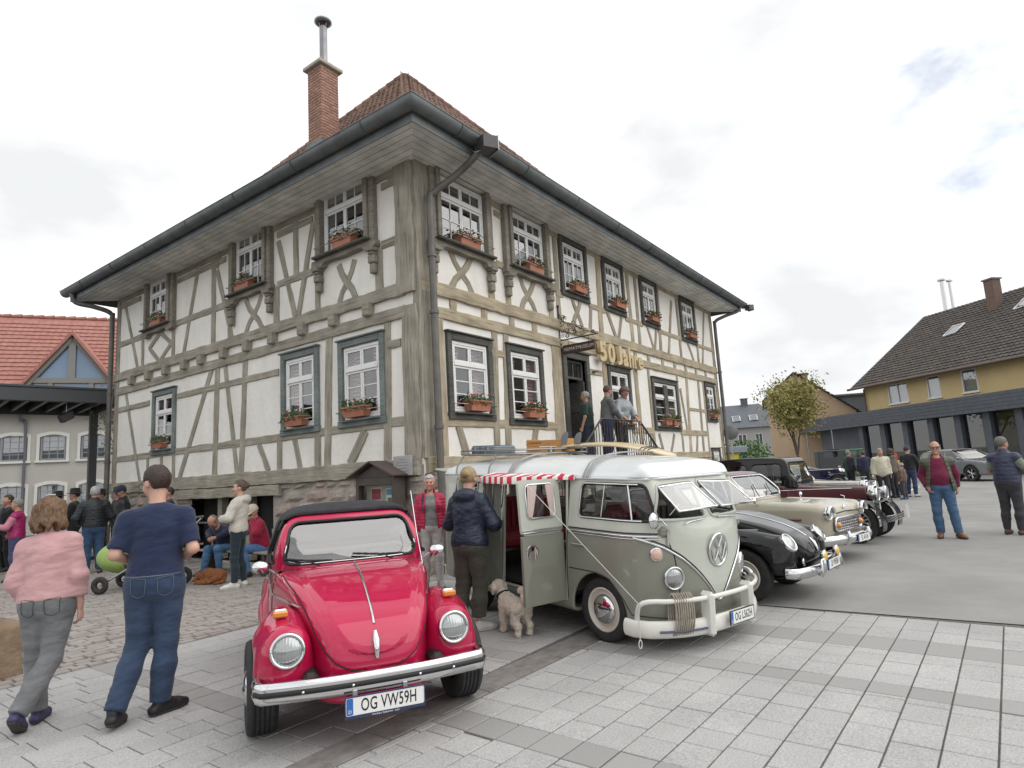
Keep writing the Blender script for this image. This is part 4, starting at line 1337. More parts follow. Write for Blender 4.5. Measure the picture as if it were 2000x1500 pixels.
def rpoly(pts, r, n=4):
 """polygon with rounded corners"""
 out = []
 k = len(pts)
 for i in range(k):
  p0, p1, p2 = (np.array(pts[j % k], float) for j in (i - 1, i, i + 1))
  a = p0 - p1; b = p2 - p1
  la, lb = np.linalg.norm(a), np.linalg.norm(b)
  rr = min(r, la * .45, lb * .45)
  A, B = p1 + a / la * rr, p1 + b / lb * rr
  for j in range(n + 1):
   t = j / n
   out.append(tuple((1 - t) ** 2 * A + 2 * t * (1 - t) * p1 + t * t * B))
 return out
def wheel(parent, x, y, z, r=0.31, w=0.17, style='cap', steer=0.0, rim_r=0.20, m_rim=None, sc=(1,1,1)):
 s = 1 if y > 0 else -1
 mw = Matrix.Translation((x, y, z)) @ Matrix.Diagonal((*sc, 1)) @ Matrix.Rotation(steer, 4, 'Z') @ Matrix.Rotation(-s * math.pi / 2,4, 'X')
 g = Geo()
 h = w / 2
 prof = [(rim_r - .02,-h * .7),(rim_r, -h * .82),(r * .86,-h),(r * .955,-h * .93),(r * .99,-h * .72)]
 tread = []
 for k in range(5):
  a = -h * .70 + k * h * .30
  tread += [(r, a),(r, a + h * .20),(r * .978, a + h * .21),(r * .978, a + h * .29)]
 prof += tread[:-2] + [(r * .99, h * .74),(r * .955, h * .93),(r * .86, h),(rim_r, h * .82),(rim_r - .02, h * .6)]
 g.lathe(prof, 40)
 o = obj('wheel', g.mesh('wheel', m_tyre), parent); o.matrix_local = mw
 mr = m_rim or m_cream
 g = Geo()
 if style == 'alloy':
  g.lathe([(rim_r + .004, h * .82),(rim_r - .012, h * .86),(rim_r - .03, h * .5),(rim_r - .035,-h * .2),(0,-h * .25)], 32)
  obj('rim', g.mesh('rim', m_black), o)
  g = Geo()
  for k in range(5):
   a = k * 2 * math.pi / 5
   for da in (-.16,.16):
    g.tube([(0.05 * math.cos(a),.05 * math.sin(a), h * .62),((rim_r - .02) * math.cos(a + da),(rim_r - .02) * math.sin(a + da), h * .72)], .016,6)
  g.lathe([(0, h * .7),(.055, h * .66),(.06, h * .5)], 16)
  obj('spokes', g.mesh('spokes', m_chrome), o)
 elif style == 'wire':
  g.lathe([(rim_r + .004, h * .82),(rim_r - .012, h * .86),(rim_r - .03, h * .5),(rim_r - .035,-h * .2)], 32)
  for k in range(18):
   a = k * 2 * math.pi / 18
   g.tube([(0.05 * math.cos(a + .3),.05 * math.sin(a + .3), h * .6),((rim_r - .02) * math.cos(a),(rim_r - .02) * math.sin(a), h * .3)], .005,4)
  g.lathe([(0, h * 1.0),(.05, h * .9),(.06, h * .3),(.06,-h * .3)], 16)
  obj('rim', g.mesh('rim', m_chrome), o)
 else:
  g.lathe([(rim_r + .005, h * .80),(rim_r - .006, h * .90),(rim_r - .018, h * .86),(rim_r - .026, h * .55),(rim_r * .78, h * .40),(rim_r * .70, h * .62),(0, h * .62)], 40)
  obj('rim', g.mesh('rim', mr), o)
  g = Geo(); g.lathe([(rim_r * .70, h * .63),(rim_r * .69, h * .78),(rim_r * .58, h * .98),(rim_r * .40, h * 1.12),(rim_r * .2, h * 1.19),(0, h * 1.21)], 32)
  obj('hubcap', g.mesh('hubcap', m_chrome), o)
 return o
def headlamp(parent, p, r=0.105, yaw=0.0, tilt=0.0, depth=0.05, dome=0.03, ring=None):
 mw = fwd(p, yaw, tilt)
 g = Geo(); g.lathe([(r * 1.02,-depth),(r * 1.10,-.01),(r * 1.10,.004),(r * 1.02,.016),(r * .90,.012),(r * .88,0)], 36)
 o = obj('headlight', g.mesh('headlight', ring or m_chrome), parent); o.matrix_local = mw
 g = Geo(); g.lathe([(r * .89,.002),(r * .8,.008),(r * .55, dome * .72),(r * .25, dome * .95),(0, dome)], 36)
 obj('lens', g.mesh('lens', m_lens), o)
 return o
def seat(parent, x, y, w, zs, zt, m, name='seat'):
 g = Geo()
 g.box((x - .25, y - w / 2, zs - .14),(x + .25, y + w / 2, zs),.04)
 g.box((x - .38, y - w / 2, zs - .05),(x - .251, y + w / 2, zt),.05)
 n_ = max(2, int(w / .09))
 for i in range(n_):
  yy = y - w / 2 + .05 + (w - .1) * i / (n_ - 1)
  g.tube([(x - .245, yy, zs + .05),(x - .245, yy, zt - .06)], .018,6)
 return obj(name, g.mesh(name, m), parent)
def steering(parent, p, r=.19, tilt=R(55), m=None):
 pts = [(r * math.cos(a), r * math.sin(a),0) for a in np.linspace(0,2 * math.pi, 25)[:-1]]
 g = Geo(); g.tube(pts, .012,6, closed=True); g.tube([(-r, 0,0),(0,0,-.03),(r, 0,0)], .009,5); g.tube([(0,0,-.03),(0,0,-.5)], .018,6)
 o = obj('steering_wheel', g.mesh('steering_wheel', m or m_black), parent)
 o.matrix_local = Matrix.Translation(p) @ Matrix.Rotation(-tilt, 4, 'Y')
 return o
def wiper(parent, a, b, c):
 g = Geo(); g.tube([a, b], .006,5); mid = Vector(b);
 g.tube([Vector(b) - (Vector(c) - Vector(b)) * .0, c], .007,5)
 return obj('wiper', g.mesh('wiper', m_black), parent)
def mirror_round(parent, p, r=.075, stem=None, m=None):
 g = Geo()
 g.lathe([(0,-.03),(r * .6,-.024),(r, -.004),(r, .004),(r * .93,.006),(0,.006)], 22, fwd(p, math.pi))
 if stem: g.tube(stem, .007,6)
 return obj('wing_mirror', g.mesh('wing_mirror', m or m_chrome), parent)
# ------------------------------------------------------------------ the green split-screen bus
c_green = paint('bus_olive_grey', (0.228,0.233,0.192),.8)
c_pale = paint('bus_pale_green', (0.50,0.525,0.46),.8)
c_white = paint('bus_roof_white', (0.70,0.73,0.73),.7)
m_tent = None
RAKE = R(2.8)
bus = empty('camper_bus', (6.28,2.79,0),0, 'olive green and white split-screen camper bus with side door and front panes swung open', 'camper bus')
BSX, BSY = 0.93,0.925
BW = Matrix.Translation((6.14,2.85,0)) @ Matrix.Rotation(R(-106),4, 'Z') @ Matrix.Rotation(RAKE, 4, 'Y') @ Matrix.Diagonal((BSX, BSY, 1,1))
bus.matrix_world = BW
b_side = Poly2(spline([(.70,.22),(.83,.30),(.875,.48),(.885,.66),(.875,.86),(.845,1.04),(.79,1.17),(.70,1.34),(.615,1.50),(.575,1.58),(.46,1.665),(.1,1.725),(-.8,1.755),(-2.0,1.745),(-2.8,1.68),(-3.1,1.56),(-3.22,1.25),(-3.27,.75),(-3.22,.36),(-3.05,.22),(-1.2,.22)], 5, True),.008)
b_top = Poly2(spline([(.89,0),(.86,.27),(.785,.51),(.64,.69),(.38,.82),(.05,.865),(-1.2,.87),(-2.6,.865),(-2.98,.81),(-3.2,.60),(-3.27,0),(-3.2,-.60),(-2.98,-.81),(-2.6,-.865),(-1.2,-.87),(.05,-.865),(.38,-.82),(.64,-.69),(.785,-.51),(.86,-.27)], 5, True),.008)
b_fr = Poly2(spline([(0,.2),(.6,.2),(.83,.24),(.866,.45),(.868,.75),(.845,1.0),(.815,1.17),(.765,1.5),(.73,1.58),(.60,1.67),(.34,1.735),(0,1.76),(-.34,1.735),(-.60,1.67),(-.73,1.58),(-.765,1.5),(-.815,1.17),(-.845,1.0),(-.868,.75),(-.866,.45),(-.83,.24),(-.6,.2)], 5, True),.008)
def b_body(P):
 return smax(smax(b_side(P[:, 0], P[:, 2]), b_top(P[:, 0] + .32 * np.clip(P[:, 2] - 1.0,0,.7) * P[:, 1] ** 2 * (P[:, 0] > 0), P[:, 1]),.05), b_fr(P[:, 1], P[:, 2]),.04)
_vy = [0,.06,.15,.25,.34,.48,.63,.75,.82,2]
_vz = [.41,.44,.545,.645,.725,.835,.935,.995,1.03,1.03]
def b_line(P):
 v = np.interp(np.abs(P[:, 1]), _vy, _vz)
 return np.where(P[:, 0] > .3, v, 1.03 + 0 * v)
bw_front = rpoly([(-.27,1.165),(.66,1.165),(.56,1.495),(-.24,1.495)], .06)
bw_r1 = rpoly([(-2.10,1.165),(-1.66,1.165),(-1.66,1.495),(-2.08,1.495)], .06)
bw_r2 = rpoly([(-2.78,1.165),(-2.22,1.165),(-2.22,1.495),(-2.74,1.495)], .06)
bw_l1 = rpoly([(-1.00,1.165),(-.46,1.165),(-.46,1.495),(-1.00,1.495)], .06)
bw_l2 = rpoly([(-1.60,1.165),(-1.08,1.165),(-1.08,1.495),(-1.60,1.495)], .06)
bw_ws = rpoly([(.045,1.165),(.64,1.175),(.66,1.24),(.60,1.49),(.045,1.505)], .05)
bw_rear = rpoly([(-.5,1.18),(.5,1.18),(.45,1.48),(-.45,1.48)], .08)
cut_side = [Poly2(p, .01) for p in (bw_front, bw_r1, bw_r2)]
cut_left = [Poly2(p, .01) for p in (bw_l1, bw_l2)]
cut_ws = Poly2(bw_ws, .01); cut_rear = Poly2(bw_rear, .01)
b_door = Poly2(rpoly([(-1.62,.33),(-.44,.33),(-.44,1.53),(-1.62,1.53)], .07),.01)
def b_shell(P):
 d = b_body(P)
 return np.maximum(d, -(d + .035))
def b_cut(d, P):
 x, y, z = P[:, 0], P[:, 1], P[:, 2]
 for c in cut_side: d = np.maximum(d, -c(x, z))
 for c in cut_left: d = np.maximum(d, -np.maximum(c(x, z),.2 - y))
 d = np.maximum(d, -np.maximum(cut_ws(np.abs(y), z),.2 - x))
 d = np.maximum(d, -np.maximum(cut_rear(y, z), x + 2.5))
 d = np.maximum(d, -np.maximum(b_door(x, z), y + .5))
 return d
def b_arch(d, P):
 for ax in (0.0,-2.4):
  zc = .285 if ax == 0 else .22
  a = np.maximum(np.hypot(P[:, 0] - ax, P[:, 2] - zc) - .36,.42 - np.abs(P[:, 1]))
  d = smax(d, -a, .02)
 return d
def b_low(P):
 d = b_arch(b_cut(b_shell(P), P), P)
 return np.maximum(d, P[:, 2] - b_line(P))
def b_up(P):
 d = b_cut(b_shell(P), P)
 return np.maximum(np.maximum(d, b_line(P) + .0015 - P[:, 2]), P[:, 2] - 1.551)
def b_roof(P):
 d = b_body(P) - .012 - .012 * np.clip((P[:, 0] - .2) / .4,0,1)
 return np.maximum(np.maximum(d, -(d + .03)),1.553 - P[:, 2])
BB = ((-3.4,-1.0,.1),(1.0,1.0,1.9))
sdf_obj('body_lower', b_low, *BB, .014, c_green, bus, normals=True, newton=2)
sdf_obj('body_upper', b_up, *BB, .014, c_pale, bus, normals=True, newton=2)
sdf_obj('roof', b_roof, (-3.4,-1.0,1.5),(1.0,1.0,1.9),.014, c_white, bus, normals=True, newton=2)
# gutter bead under the roof, belt moulding, front moulding in a V
gp = dense([(.62,0),(.60,.40),(.50,.66),(.30,.765),(-2.7,.765),(-3.0,.70),(-3.12,0),(-3.0,-.70),(-2.7,-.765),(.30,-.765),(.50,-.66),(.60,-.40)], .1, True)
gq = []
for (a, b) in gp:
 v = np.array([[a * 1.6 + (.4 if a > 0 else -.4) * 0, b * 1.6,1.545]], np.float32)
 c_ = np.array([-1.2 + (a + 1.2) * .3,0,1.545]); d_ = c_ - v[0]; d_ /= np.linalg.norm(d_)
 v = np.array([[c_[0] - d_[0] * 3, c_[1] - d_[1] * 3,1.545]], np.float32)
 gq.append(proj(b_body, v, d_, 60)[0] - d_ * .016)
strip('rain_gutter', gq, .014, c_white, bus, closed=True)
for s in (-1,1):
 for (z, r_, m_) in ((1.03,.013, m_chrome),(1.055,.007, m_black),(1.005,.007, m_chrome)):
  xs = [(x, z) for x in np.arange(-3.0,.66,.06)] if s > 0 else [(x, z) for x in np.arange(-.41,.70,.06)]
  strip('belt_moulding', side_pts(b_body, xs, s, .003), r_, m_, bus)
 if s < 0:
  strip('belt_moulding', side_pts(b_body, [(x, 1.03) for x in np.arange(-3.0,-1.64,.06)], s, .003),.013, m_chrome, bus)
for (dz, r_, m_) in ((0,.012, m_chrome),(.024,.006, m_black)):
 ys = np.concatenate([-np.linspace(.79,0.012,30), np.linspace(0.012,.79,30)])
 pv_ = front_pts(b_body, [(y, np.interp(abs(y), _vy, _vz) + dz) for y in ys], .002)
 strip('front_moulding', pv_, r_, m_, bus)
# seams and window rubbers, glass
strip('front_door_seam', side_pts(b_body, dense([(-.43,.36),(-.43,1.02)], .05),-1,.0),.006, m_black, bus)
strip('front_door_seam', side_pts(b_body, dense([(.73,1.02),(.765,.85),(.785,.6),(.77,.32)], .05),-1,.0),.006, m_black, bus)
strip('front_door_seam', side_pts(b_body, dense([(-.40,.66),(-.05,.66),(.18,.62),(.34,.46),(.42,.33),(.74,.32)], .05),-1,.0),.005, m_black, bus)
for s, ol in ((-1, bw_front),(-1, bw_r1),(-1, bw_r2),(1, bw_front),(1, bw_l1),(1, bw_l2),(1, bw_r1),(1, bw_r2)):
 w_ = sheet('side_window', ol, lambda p: side_pts(b_body, p, s, -.015), m_carglass, bus)
 q = side_pts(b_body, dense(ol, .03, True), s, .0)
 strip('window_trim', q, .012, m_chrome, w_, closed=True); strip('window_rubber', q - np.array([0, s * .006,0]),.018, m_black, w_, closed=True)
strip('vent_window_bar', side_pts(b_body, [(.40,1.49),(.45,1.17)], -1,0),.011, m_chrome, bus)
strip('vent_window_bar', side_pts(b_body, [(.08,1.49),(.05,1.17)], -1,-.01),.007, m_chrome, bus)
# safari front panes, hinged at the top and swung outwards
for s in (-1,1):
 ol = [(s * p[0], p[1]) for p in bw_ws]
 q = front_pts(b_body, dense(ol, .03, True),.0)
 strip('windscreen_frame', q, .016, c_pale, bus, closed=True)
 hp = Vector((.665,0,1.50)); hq = front_pts(b_body, [(s * .06,1.49),(s * .60,1.47)], .02)
 a, b = Vector(hq[0]), Vector(hq[1])
 e = (b - a).normalized()
 dn = Vector((.80,-.06 * s, -.60)).normalized(); dn = (dn - e * dn.dot(e)).normalized()
 quad = [a, b, b + dn * .33 + e * .045, a + dn * .36 - e * .01]
 if s < 0: quad = quad
 g = Geo(); g.quad(*[tuple(p) for p in quad]); pane = obj('windscreen_pane', g.mesh('windscreen_pane', m_screen), bus)
 strip('pane_frame', quad, .011, m_chrome, pane, closed=True)
 for k in (0.08,.92):
  p0 = a + (b - a) * k + dn * .25; p1 = Vector(front_pts(b_body, [(s * (.06 + .54 * k),1.22)], .01)[0])
  strip('pane_stay', [p0, p1], .005, m_chrome, pane)
 wq = front_pts(b_body, [(s * .42,1.135),(s * .36,1.15),(s * .12,1.16)], .025)
 strip('wiper', wq, .007, m_chrome, bus)
# emblem: ring with V over W
em = empty('front_emblem', (0,0,0)); em.parent = bus
eq = front_pts(b_body, [(0,.87)], .004)[0]
em.matrix_local = fwd(eq, 0, R(4))
g = Geo(); g.tube([(.145 * math.cos(a),.145 * math.sin(a),.012) for a in np.linspace(0,2 * math.pi, 41)[:-1]], .014,8, closed=True)
obj('emblem_ring', g.mesh('emblem_ring', m_chrome), em)
g = Geo()
for pts in (((-.062,.125),(0,.012)),((0,.012),(.062,.125)),((-.128,.055),(-.062,-.112)),((-.062,-.112),(0,-.012)),((0,-.012),(.062,-.112)),((.062,-.112),(.128,.055))):
 g.tube([(p[0], p[1], .014) for p in pts], .0135,6, flat=.7)
obj('emblem_letters', g.mesh('emblem_letters', m_chrome), em)
# lamps
for s in (-1,1):
 q = front_pts(b_body, [(s * .565,.665)], .012)[0]; headlamp(bus, q, .098, s * R(24), R(4),.07,.03)
 q = front_pts(b_body, [(s * .68,.875)], .006)[0]
 g = Geo(); g.lathe([(.066,-.03),(.064,.006),(.056,.012),(.05,.010)], 24); o = obj('turn_signal', g.mesh('turn_signal', m_chrome), bus); o.matrix_local = fwd(q, s * R(36), R(6))
 g = Geo(); g.lathe([(.052,.009),(.045,.022),(.02,.030),(0,.031)], 24); obj('lens', g.mesh('lens', mat('pale_orange_lens', (.66,.42,.33),.2, coat=1)), o)
# door handle, mirror on its arm
hq = side_pts(b_body, [(-.33,.90),(-.15,.90)], -1,.022)
strip('door_handle', hq, .013, m_chrome, bus)
mq = Vector(side_pts(b_body, [(.74,1.02)], -1,.01)[0])
mirror_round(bus, mq + Vector((-.05,-.14,.16)),.075, [mq, mq + Vector((.02,-.03,.10)), mq + Vector((-.02,-.07,.165)), mq + Vector((-.045,-.13,.16))])
strip('mirror_bracket', [mq + Vector((0,-.012,-.06)), mq + Vector((0,-.012,.06))], .016, m_chrome, bus)
# bumper with overriders and a top bar
m_bump = paint('bumper_white', (0.70,0.69,0.64),.6)
yb = np.linspace(-1,1,31)
bp = [(.99 - .30 * abs(t) ** 3.0 - .04 * t * t, t * .93,.295 + .01) for t in yb]
bp = [(.47,-.935,.31),(.58,-.94,.305)] + bp[1:-1] + [(.58,.94,.305),(.47,.935,.31)]
bp = [(p[0] - .03, p[1] * .985,.255) for p in bp]
g = Geo(); g.tube(bp, .036,14, flat=2.1, up=(0,0,1)); bumper = obj('bumper', g.mesh('bumper', m_bump), bus)
g = Geo(); g.tube([(p[0] + .036, p[1] * 1.03, p[2] - .01) for p in bp[3:11]], .02,6, flat=.5, up=(0,0,1)); obj('bumper_strip', g.mesh('bumper_strip', mat('strip_navy', (.06,.06,.12),.4)), bumper)
tb = [(.56,-.90,.33),(.62,-.93,.46),(.70,-.88,.50)] + [(1.0 - .27 * abs(t) ** 2.6, t * .86,.50) for t in np.linspace(-.9,.9,19)] + [(.70,.88,.50),(.62,.93,.46),(.56,.90,.33)]
g = Geo(); g.tube(spline(tb, 2),.022,10); obj('bumper_bar', g.mesh('bumper_bar', m_bump), bumper)
for s in (-1,1):
 g = Geo(); g.box((.88, s * .33 - .036,.17),(1.035, s * .33 + .036,.55),.03); obj('overrider', g.mesh('overrider', m_bump), bumper)
plate(bus, (1.04,.10,.29), 'OG LS62H', .40,.11,0,0,.10, sx=.64)
m_rope = mat('jute_rope', (.36,.32,.26),.95, c2=(.26,.23,.19), vscale=30, bump=.5, bscale=80)
g = Geo()
for k in range(9):
 yy = -.70 + k * .021
 c_ = .955 - .30 * abs(yy / .93) ** 3
 pts = [(c_ + .047 * math.cos(a) + .0, yy + .004 * math.sin(a + k),.385 + .175 * math.sin(a)) for a in np.linspace(0,2 * math.pi, 21)[:-1]]
 g.tube(pts, .009,6, closed=True)
o = g.obj('rope_coil', m_rope); o.matrix_world = BW; tag(o, 'beige rope wound around the white front bumper of the bus', 'rope')
# guy line from the awning corner to the bumper with a loop hanging down
m_line = mat('white_cord', (.55,.54,.50),.8)
g = Geo(); g.tube([(-.44,-1.42,1.53),(.64,-.95,.48)], .004,5); g.tube([(.64,-.95,.48),(.64,-.96,.30),(.65,-.965,.18)], .005,5)
g.tube([(.65 + .0,-.965 + .022 * math.sin(a),.15 + .035 * math.cos(a)) for a in np.linspace(0,2 * math.pi, 13)[:-1]], .006,5, closed=True)
o = g.obj('guy_line', m_line); o.matrix_world = BW; tag(o, 'white guy line stretched from open side door to front bumper', 'cord')
# wheels (rear one sits lower in the raked body)
for (ax, zz) in ((0.0,.285),(-2.4,.285 + 2.4 * math.sin(RAKE) * -1 + .0)):
 for s in (-1,1): wheel(bus, ax, s * .70,(.30 if ax == 0 else .30 - 2.4 * BSX * math.sin(RAKE)),.30,.16, rim_r=.205, steer=0, sc=(1 / BSX, 1 / BSY, 1))
# cabin: floor, seats, bulkhead, red curtain cloth
g = Geo(); g.box((-3.1,-.56,.36),(.72,.56,.40)); g.box((-2.0,-.80,.36),(-.45,-.561,.40)); g.box((-.42,-.15,.40),(-.38,.76,1.12)); obj('cabin_floor', g.mesh('cabin_floor', m_cabin), bus)
seat(bus, .05,-.38,.52,.80,1.24, m_seat); seat(bus, .05,.38,.52,.80,1.24, m_seat)
seat(bus, -2.2,0,1.3,.78,1.22, m_seatred);
g = Geo(); g.box((-1.5,.30,.40),(-.5,.76,1.02),.02); obj('kitchen_cabinet', g.mesh('kitchen_cabinet', mat('cabinet_oak', (.16,.06,.045),.5)), bus)
steering(bus, (.42,.38,1.08),.21, R(20), mat('ivory_wheel', (.6,.55,.45),.3))
g = Geo(); g.box((.55,-.66,1.02),(.74,.66,1.12),.03); obj('dashboard', g.mesh('dashboard', c_green), bus)
m_lace = mat('pale_curtain', (.62,.50,.46),.9)
# cargo door, swung open at right angles, and its pair folded back
def cargo_door(mw, right=True):
 dr = empty('side_door'); dr.parent = bus; dr.matrix_local = mw
 w_ = .575
 o1 = rpoly([(0,.34),(w_, .34),(w_, 1.005),(0,1.005)], .02); o2 = rpoly([(0,1.007),(w_, 1.007),(w_, 1.54),(0,1.54)], .05)
 hole = rpoly([(.09,1.165),(w_ - .09,1.165),(w_ - .09,1.495),(.09,1.495)], .06)
 def bow(z): return -.055 * max(0.0,(z - .75)) / .8 * 1.6
 for nm, ol, hl, mm in (('lower_panel', o1,(), c_green),('upper_panel', o2,(hole,), c_pale)):
  P, T = cdt(ol, hl, .12)
  g = Geo(); n_ = len(P)
  fr = [(p.x, bow(p.y), p.y) for p in P]; bk = [(p.x, bow(p.y) - .035, p.y) for p in P]
  g.add(fr + bk, [tuple(t) for t in T] + [tuple(n_ + i for i in t)[::-1] for t in T], False)
  for ring_ in (ol,) + tuple(hl):
   k = len(ring_)
   for i in range(k):
    a, b = ring_[i], ring_[(i + 1) % k]
    g.quad((a[0], bow(a[1]), a[1]),(b[0], bow(b[1]), b[1]),(b[0], bow(b[1]) - .035, b[1]),(a[0], bow(a[1]) - .035, a[1]))
  me = g.mesh(nm, mm); bm = bmesh.new(); bm.from_mesh(me); bmesh.ops.remove_doubles(bm, verts=bm.verts, dist=1e-5); bmesh.ops.recalc_face_normals(bm, faces=bm.faces); bm.to_mesh(me); bm.free()
  obj(nm, me, dr)
 P, T = cdt(hole); g = Geo(); g.add([(p.x, bow(p.y) - .015, p.y) for p in P], [tuple(t) for t in T]); obj('side_window', g.mesh('side_window', m_carglass), dr)
 strip('window_trim', [(p[0], bow(p[1]) + .004, p[1]) for p in hole], .011, m_chrome, dr, closed=True)
 for z, r_ in ((1.03,.012),(1.055,.006)): strip('belt_moulding', [(.01, bow(z) + .003, z),(w_ - .01, bow(z) + .003, z)], r_, m_chrome, dr)
 g = Geo(); g.lathe([(.085,.0),(.07,.004),(.06,-.0),(0,-.004)], 28, Matrix.Translation((w_ - .12, bow(.84) + .001,.84)) @ Matrix.Rotation(-math.pi / 2,4, 'X')); g.tube([(w_ - .12,.03,.90),(w_ - .12,.03,.79)], .011,6)
 obj('door_handle', g.mesh('door_handle', m_chrome), dr)
 for k, (xa, wd) in enumerate(((.10,.13),(w_ - .10,-.13))):
  vs_, fs = [], []
  for i in range(9):
   t = i / 8
   for z, sp in ((1.49,1.0),(1.32,.75),(1.17,.45)): vs_.append((xa + wd * sp * t, -.05 + .008 * math.sin(t * 20), z))
  for i in range(8):
   for j in range(2): fs.append((i * 3 + j, i * 3 + 3 + j, i * 3 + 4 + j, i * 3 + 1 + j))
  g = Geo(); g.add(vs_, fs, True); obj('curtain', g.mesh('curtain', m_lace), dr)
 return dr
# outer face looks forward when open: local x along the door away from the hinge, local y = outer normal
cargo_door(Matrix.Translation((-.45,-.86,0)) @ Matrix(((0,1,0,0),(-1,0,0,0),(0,0,1,0),(0,0,0,1))))
cargo_door(Matrix.Translation((-1.64,-.88,0)) @ Matrix.Rotation(R(-12),4, 'Z') @ Matrix(((0,-1,0,0),(-1,0,0,0),(0,0,1,0),(0,0,0,1))))
g = Geo()
for pts in (((-.46,-.845,.33),(-.46,-.79,1.52)),((-1.60,-.845,.33),(-1.60,-.79,1.52)),((-1.60,-.85,.34),(-.46,-.85,.34))): g.tube(pts, .016,6)
obj('door_jamb', g.mesh('door_jamb', c_pale), bus)
# little striped awning along the gutter, laid over the open door
def stripes():
 m, nt, b = _new('awning_stripes'); N, L = nt.nodes, nt.links
 tc = N.new('ShaderNodeTexCoord'); sx = N.new('ShaderNodeSeparateXYZ'); L.new(tc.outputs['Object'], sx.inputs[0])
 mu = N.new('ShaderNodeMath'); mu.operation = 'MULTIPLY'; mu.inputs[1].default_value = 8.8; L.new(sx.outputs['X'], mu.inputs[0])
 fr = N.new('ShaderNodeMath'); fr.operation = 'FRACT'; L.new(mu.outputs[0], fr.inputs[0])
 gt = N.new('ShaderNodeMath'); gt.operation = 'GREATER_THAN'; gt.inputs[1].default_value = .5; L.new(fr.outputs[0], gt.inputs[0])
 mx = N.new('ShaderNodeMix'); mx.data_type = 'RGBA'; mx.inputs['A'].default_value = (.72,.70,.66,1); mx.inputs['B'].default_value = (.48,.03,.06,1)
 L.new(gt.outputs[0], mx.inputs['Factor']); L.new(mx.outputs['Result'], b.inputs['Base Color']); b.inputs['Roughness'].default_value = .85
 return m
m_tent = stripes()
g = Geo(); vs_, fs = [], []
n_ = 24
for i in range(n_ + 1):
 x = -1.64 + 1.31 * i / n_
 out_ = .40 * min(1,(1.0 - i / n_) * 1.6 + .05)
 sag = .012 * math.sin(i * 1.3)
 vs_ += [(x, -.775,1.575),(x, -.775 - out_ * .5,1.578 + sag),(x, -.775 - out_, 1.555),(x, -.775 - out_ - .004,1.555 - (.075 if i < 16 else .03))]
for i in range(n_):
 for j in range(3): fs.append((i * 4 + j, i * 4 + 4 + j, i * 4 + 5 + j, i * 4 + 1 + j))
g.add(vs_, fs, True)
o = g.obj('striped_awning', m_tent); o.matrix_world = BW; tag(o, 'small red and white striped awning over the open bus door', 'awning')
# roof rack
m_rack = mat('rack_steel', (.30,.30,.31),.35,.9)
g = Geo()
for x in (-.14,-1.48):
 pts = []
 for y in np.linspace(-.80,.80,15):
  z = 1.555 if abs(y) > .79 else 1.79 - .16 * (abs(y) / .8) ** 3
  pts.append((x, y, z))
 g.tube(spline(pts, 2),.014,6, flat=.6); g.tube([(p[0] - .06, p[1], p[2]) for p in spline(pts, 2)], .014,6, flat=.6)
for x in (-1.95,-2.72):
 for s in (-1,1): g.tube([(x, s * .80,1.55),(x, s * .78,1.64),(x + .0, s * .66,1.79)], .012,6)
def ringbar(x0, x1, y, z, r): g.tube(rr3(x0, x1, y, z), r, 6, closed=True)
def rr3(x0, x1, y, z): return [(p[0], p[1], z) for p in rrect(x0,-y, x1, y, .1,3)]
ringbar(-2.85,-1.55,.66,1.79,.012); ringbar(-2.85,-1.55,.66,1.84,.010)
for (x, y) in ((-2.8,-.66),(-2.2,-.66),(-1.6,-.66),(-2.8,.66),(-2.2,.66),(-1.6,.66)): g.tube([(x, y, 1.79),(x, y, 1.84)], .009,5)
obj('roof_rack', g.mesh('roof_rack', m_rack), bus)
g = Geo()
for i in range(8): g.box((-2.84,-.60 + i * 0.165,1.772),(-1.56,-.52 + i * .165,1.788),.003)
obj('rack_slats', g.mesh('rack_slats', mat('rack_wood', (.42,.28,.15),.7, c2=(.34,.21,.10), vscale=5, stretch=(1,12,12))), bus)
# raised tailgate
g = Geo(); g.box((-.02,-.62,-.015),(.48,.62,.015),.01); o = obj('tailgate', g.mesh('tailgate', c_pale), bus); o.matrix_local = Matrix.Translation((-3.12,0,1.56)) @ Matrix.Rotation(math.pi, 4, 'Z') @ Matrix.Rotation(R(-4),4, 'Y')
# things on the roof
def on_bus(o, label, cat): o.matrix_world = BW @ o.matrix_world; tag(o, label, cat); return o
m_case = mat('suitcase_bluegrey', (.10,.135,.17),.6, c2=(.14,.18,.21), vscale=5)
sc = empty('suitcase'); sc.matrix_world = BW @ Matrix.Translation((-2.52,-.30,1.79)) @ Matrix.Diagonal((.80,.80,.62,1)); tag(sc, 'blue grey metal suitcase lying on the bus roof rack', 'suitcase')
g = Geo(); g.box((-.36,-.24,.0),(.36,.24,.175),.03); obj('case_body', g.mesh('case_body', m_case), sc)
g = Geo(); g.box((-.365,-.245,.105),(.365,.245,.118),.003); obj('case_seam', g.mesh('case_seam', m_steel), sc)
for x in (-.2,.2):
 g = Geo(); g.box((x - .03,-.255,.08),(x + .03,-.2455,.14),.004); obj('clasp', g.mesh('clasp', m_steel), sc)
g = Geo(); g.tube([(-.06,-.245,.09),(-.05,-.28,.09),(.05,-.28,.09),(.06,-.245,.09)], .008,6); obj('handle', g.mesh('handle', m_black), sc)
g = Geo()
for x in (-.26,-.05,.12): g.tube([(x, -.25,-.0),(x, -.255,.18),(x + .03,.25,.185),(x + .03,.255,.0)], .006,5)
obj('strap', g.mesh('strap', m_black), sc)
m_crate = mat('crate_pine', (.50,.27,.095),.75, c2=(.40,.20,.06), vscale=4, stretch=(1,10,10), rnd=.1)
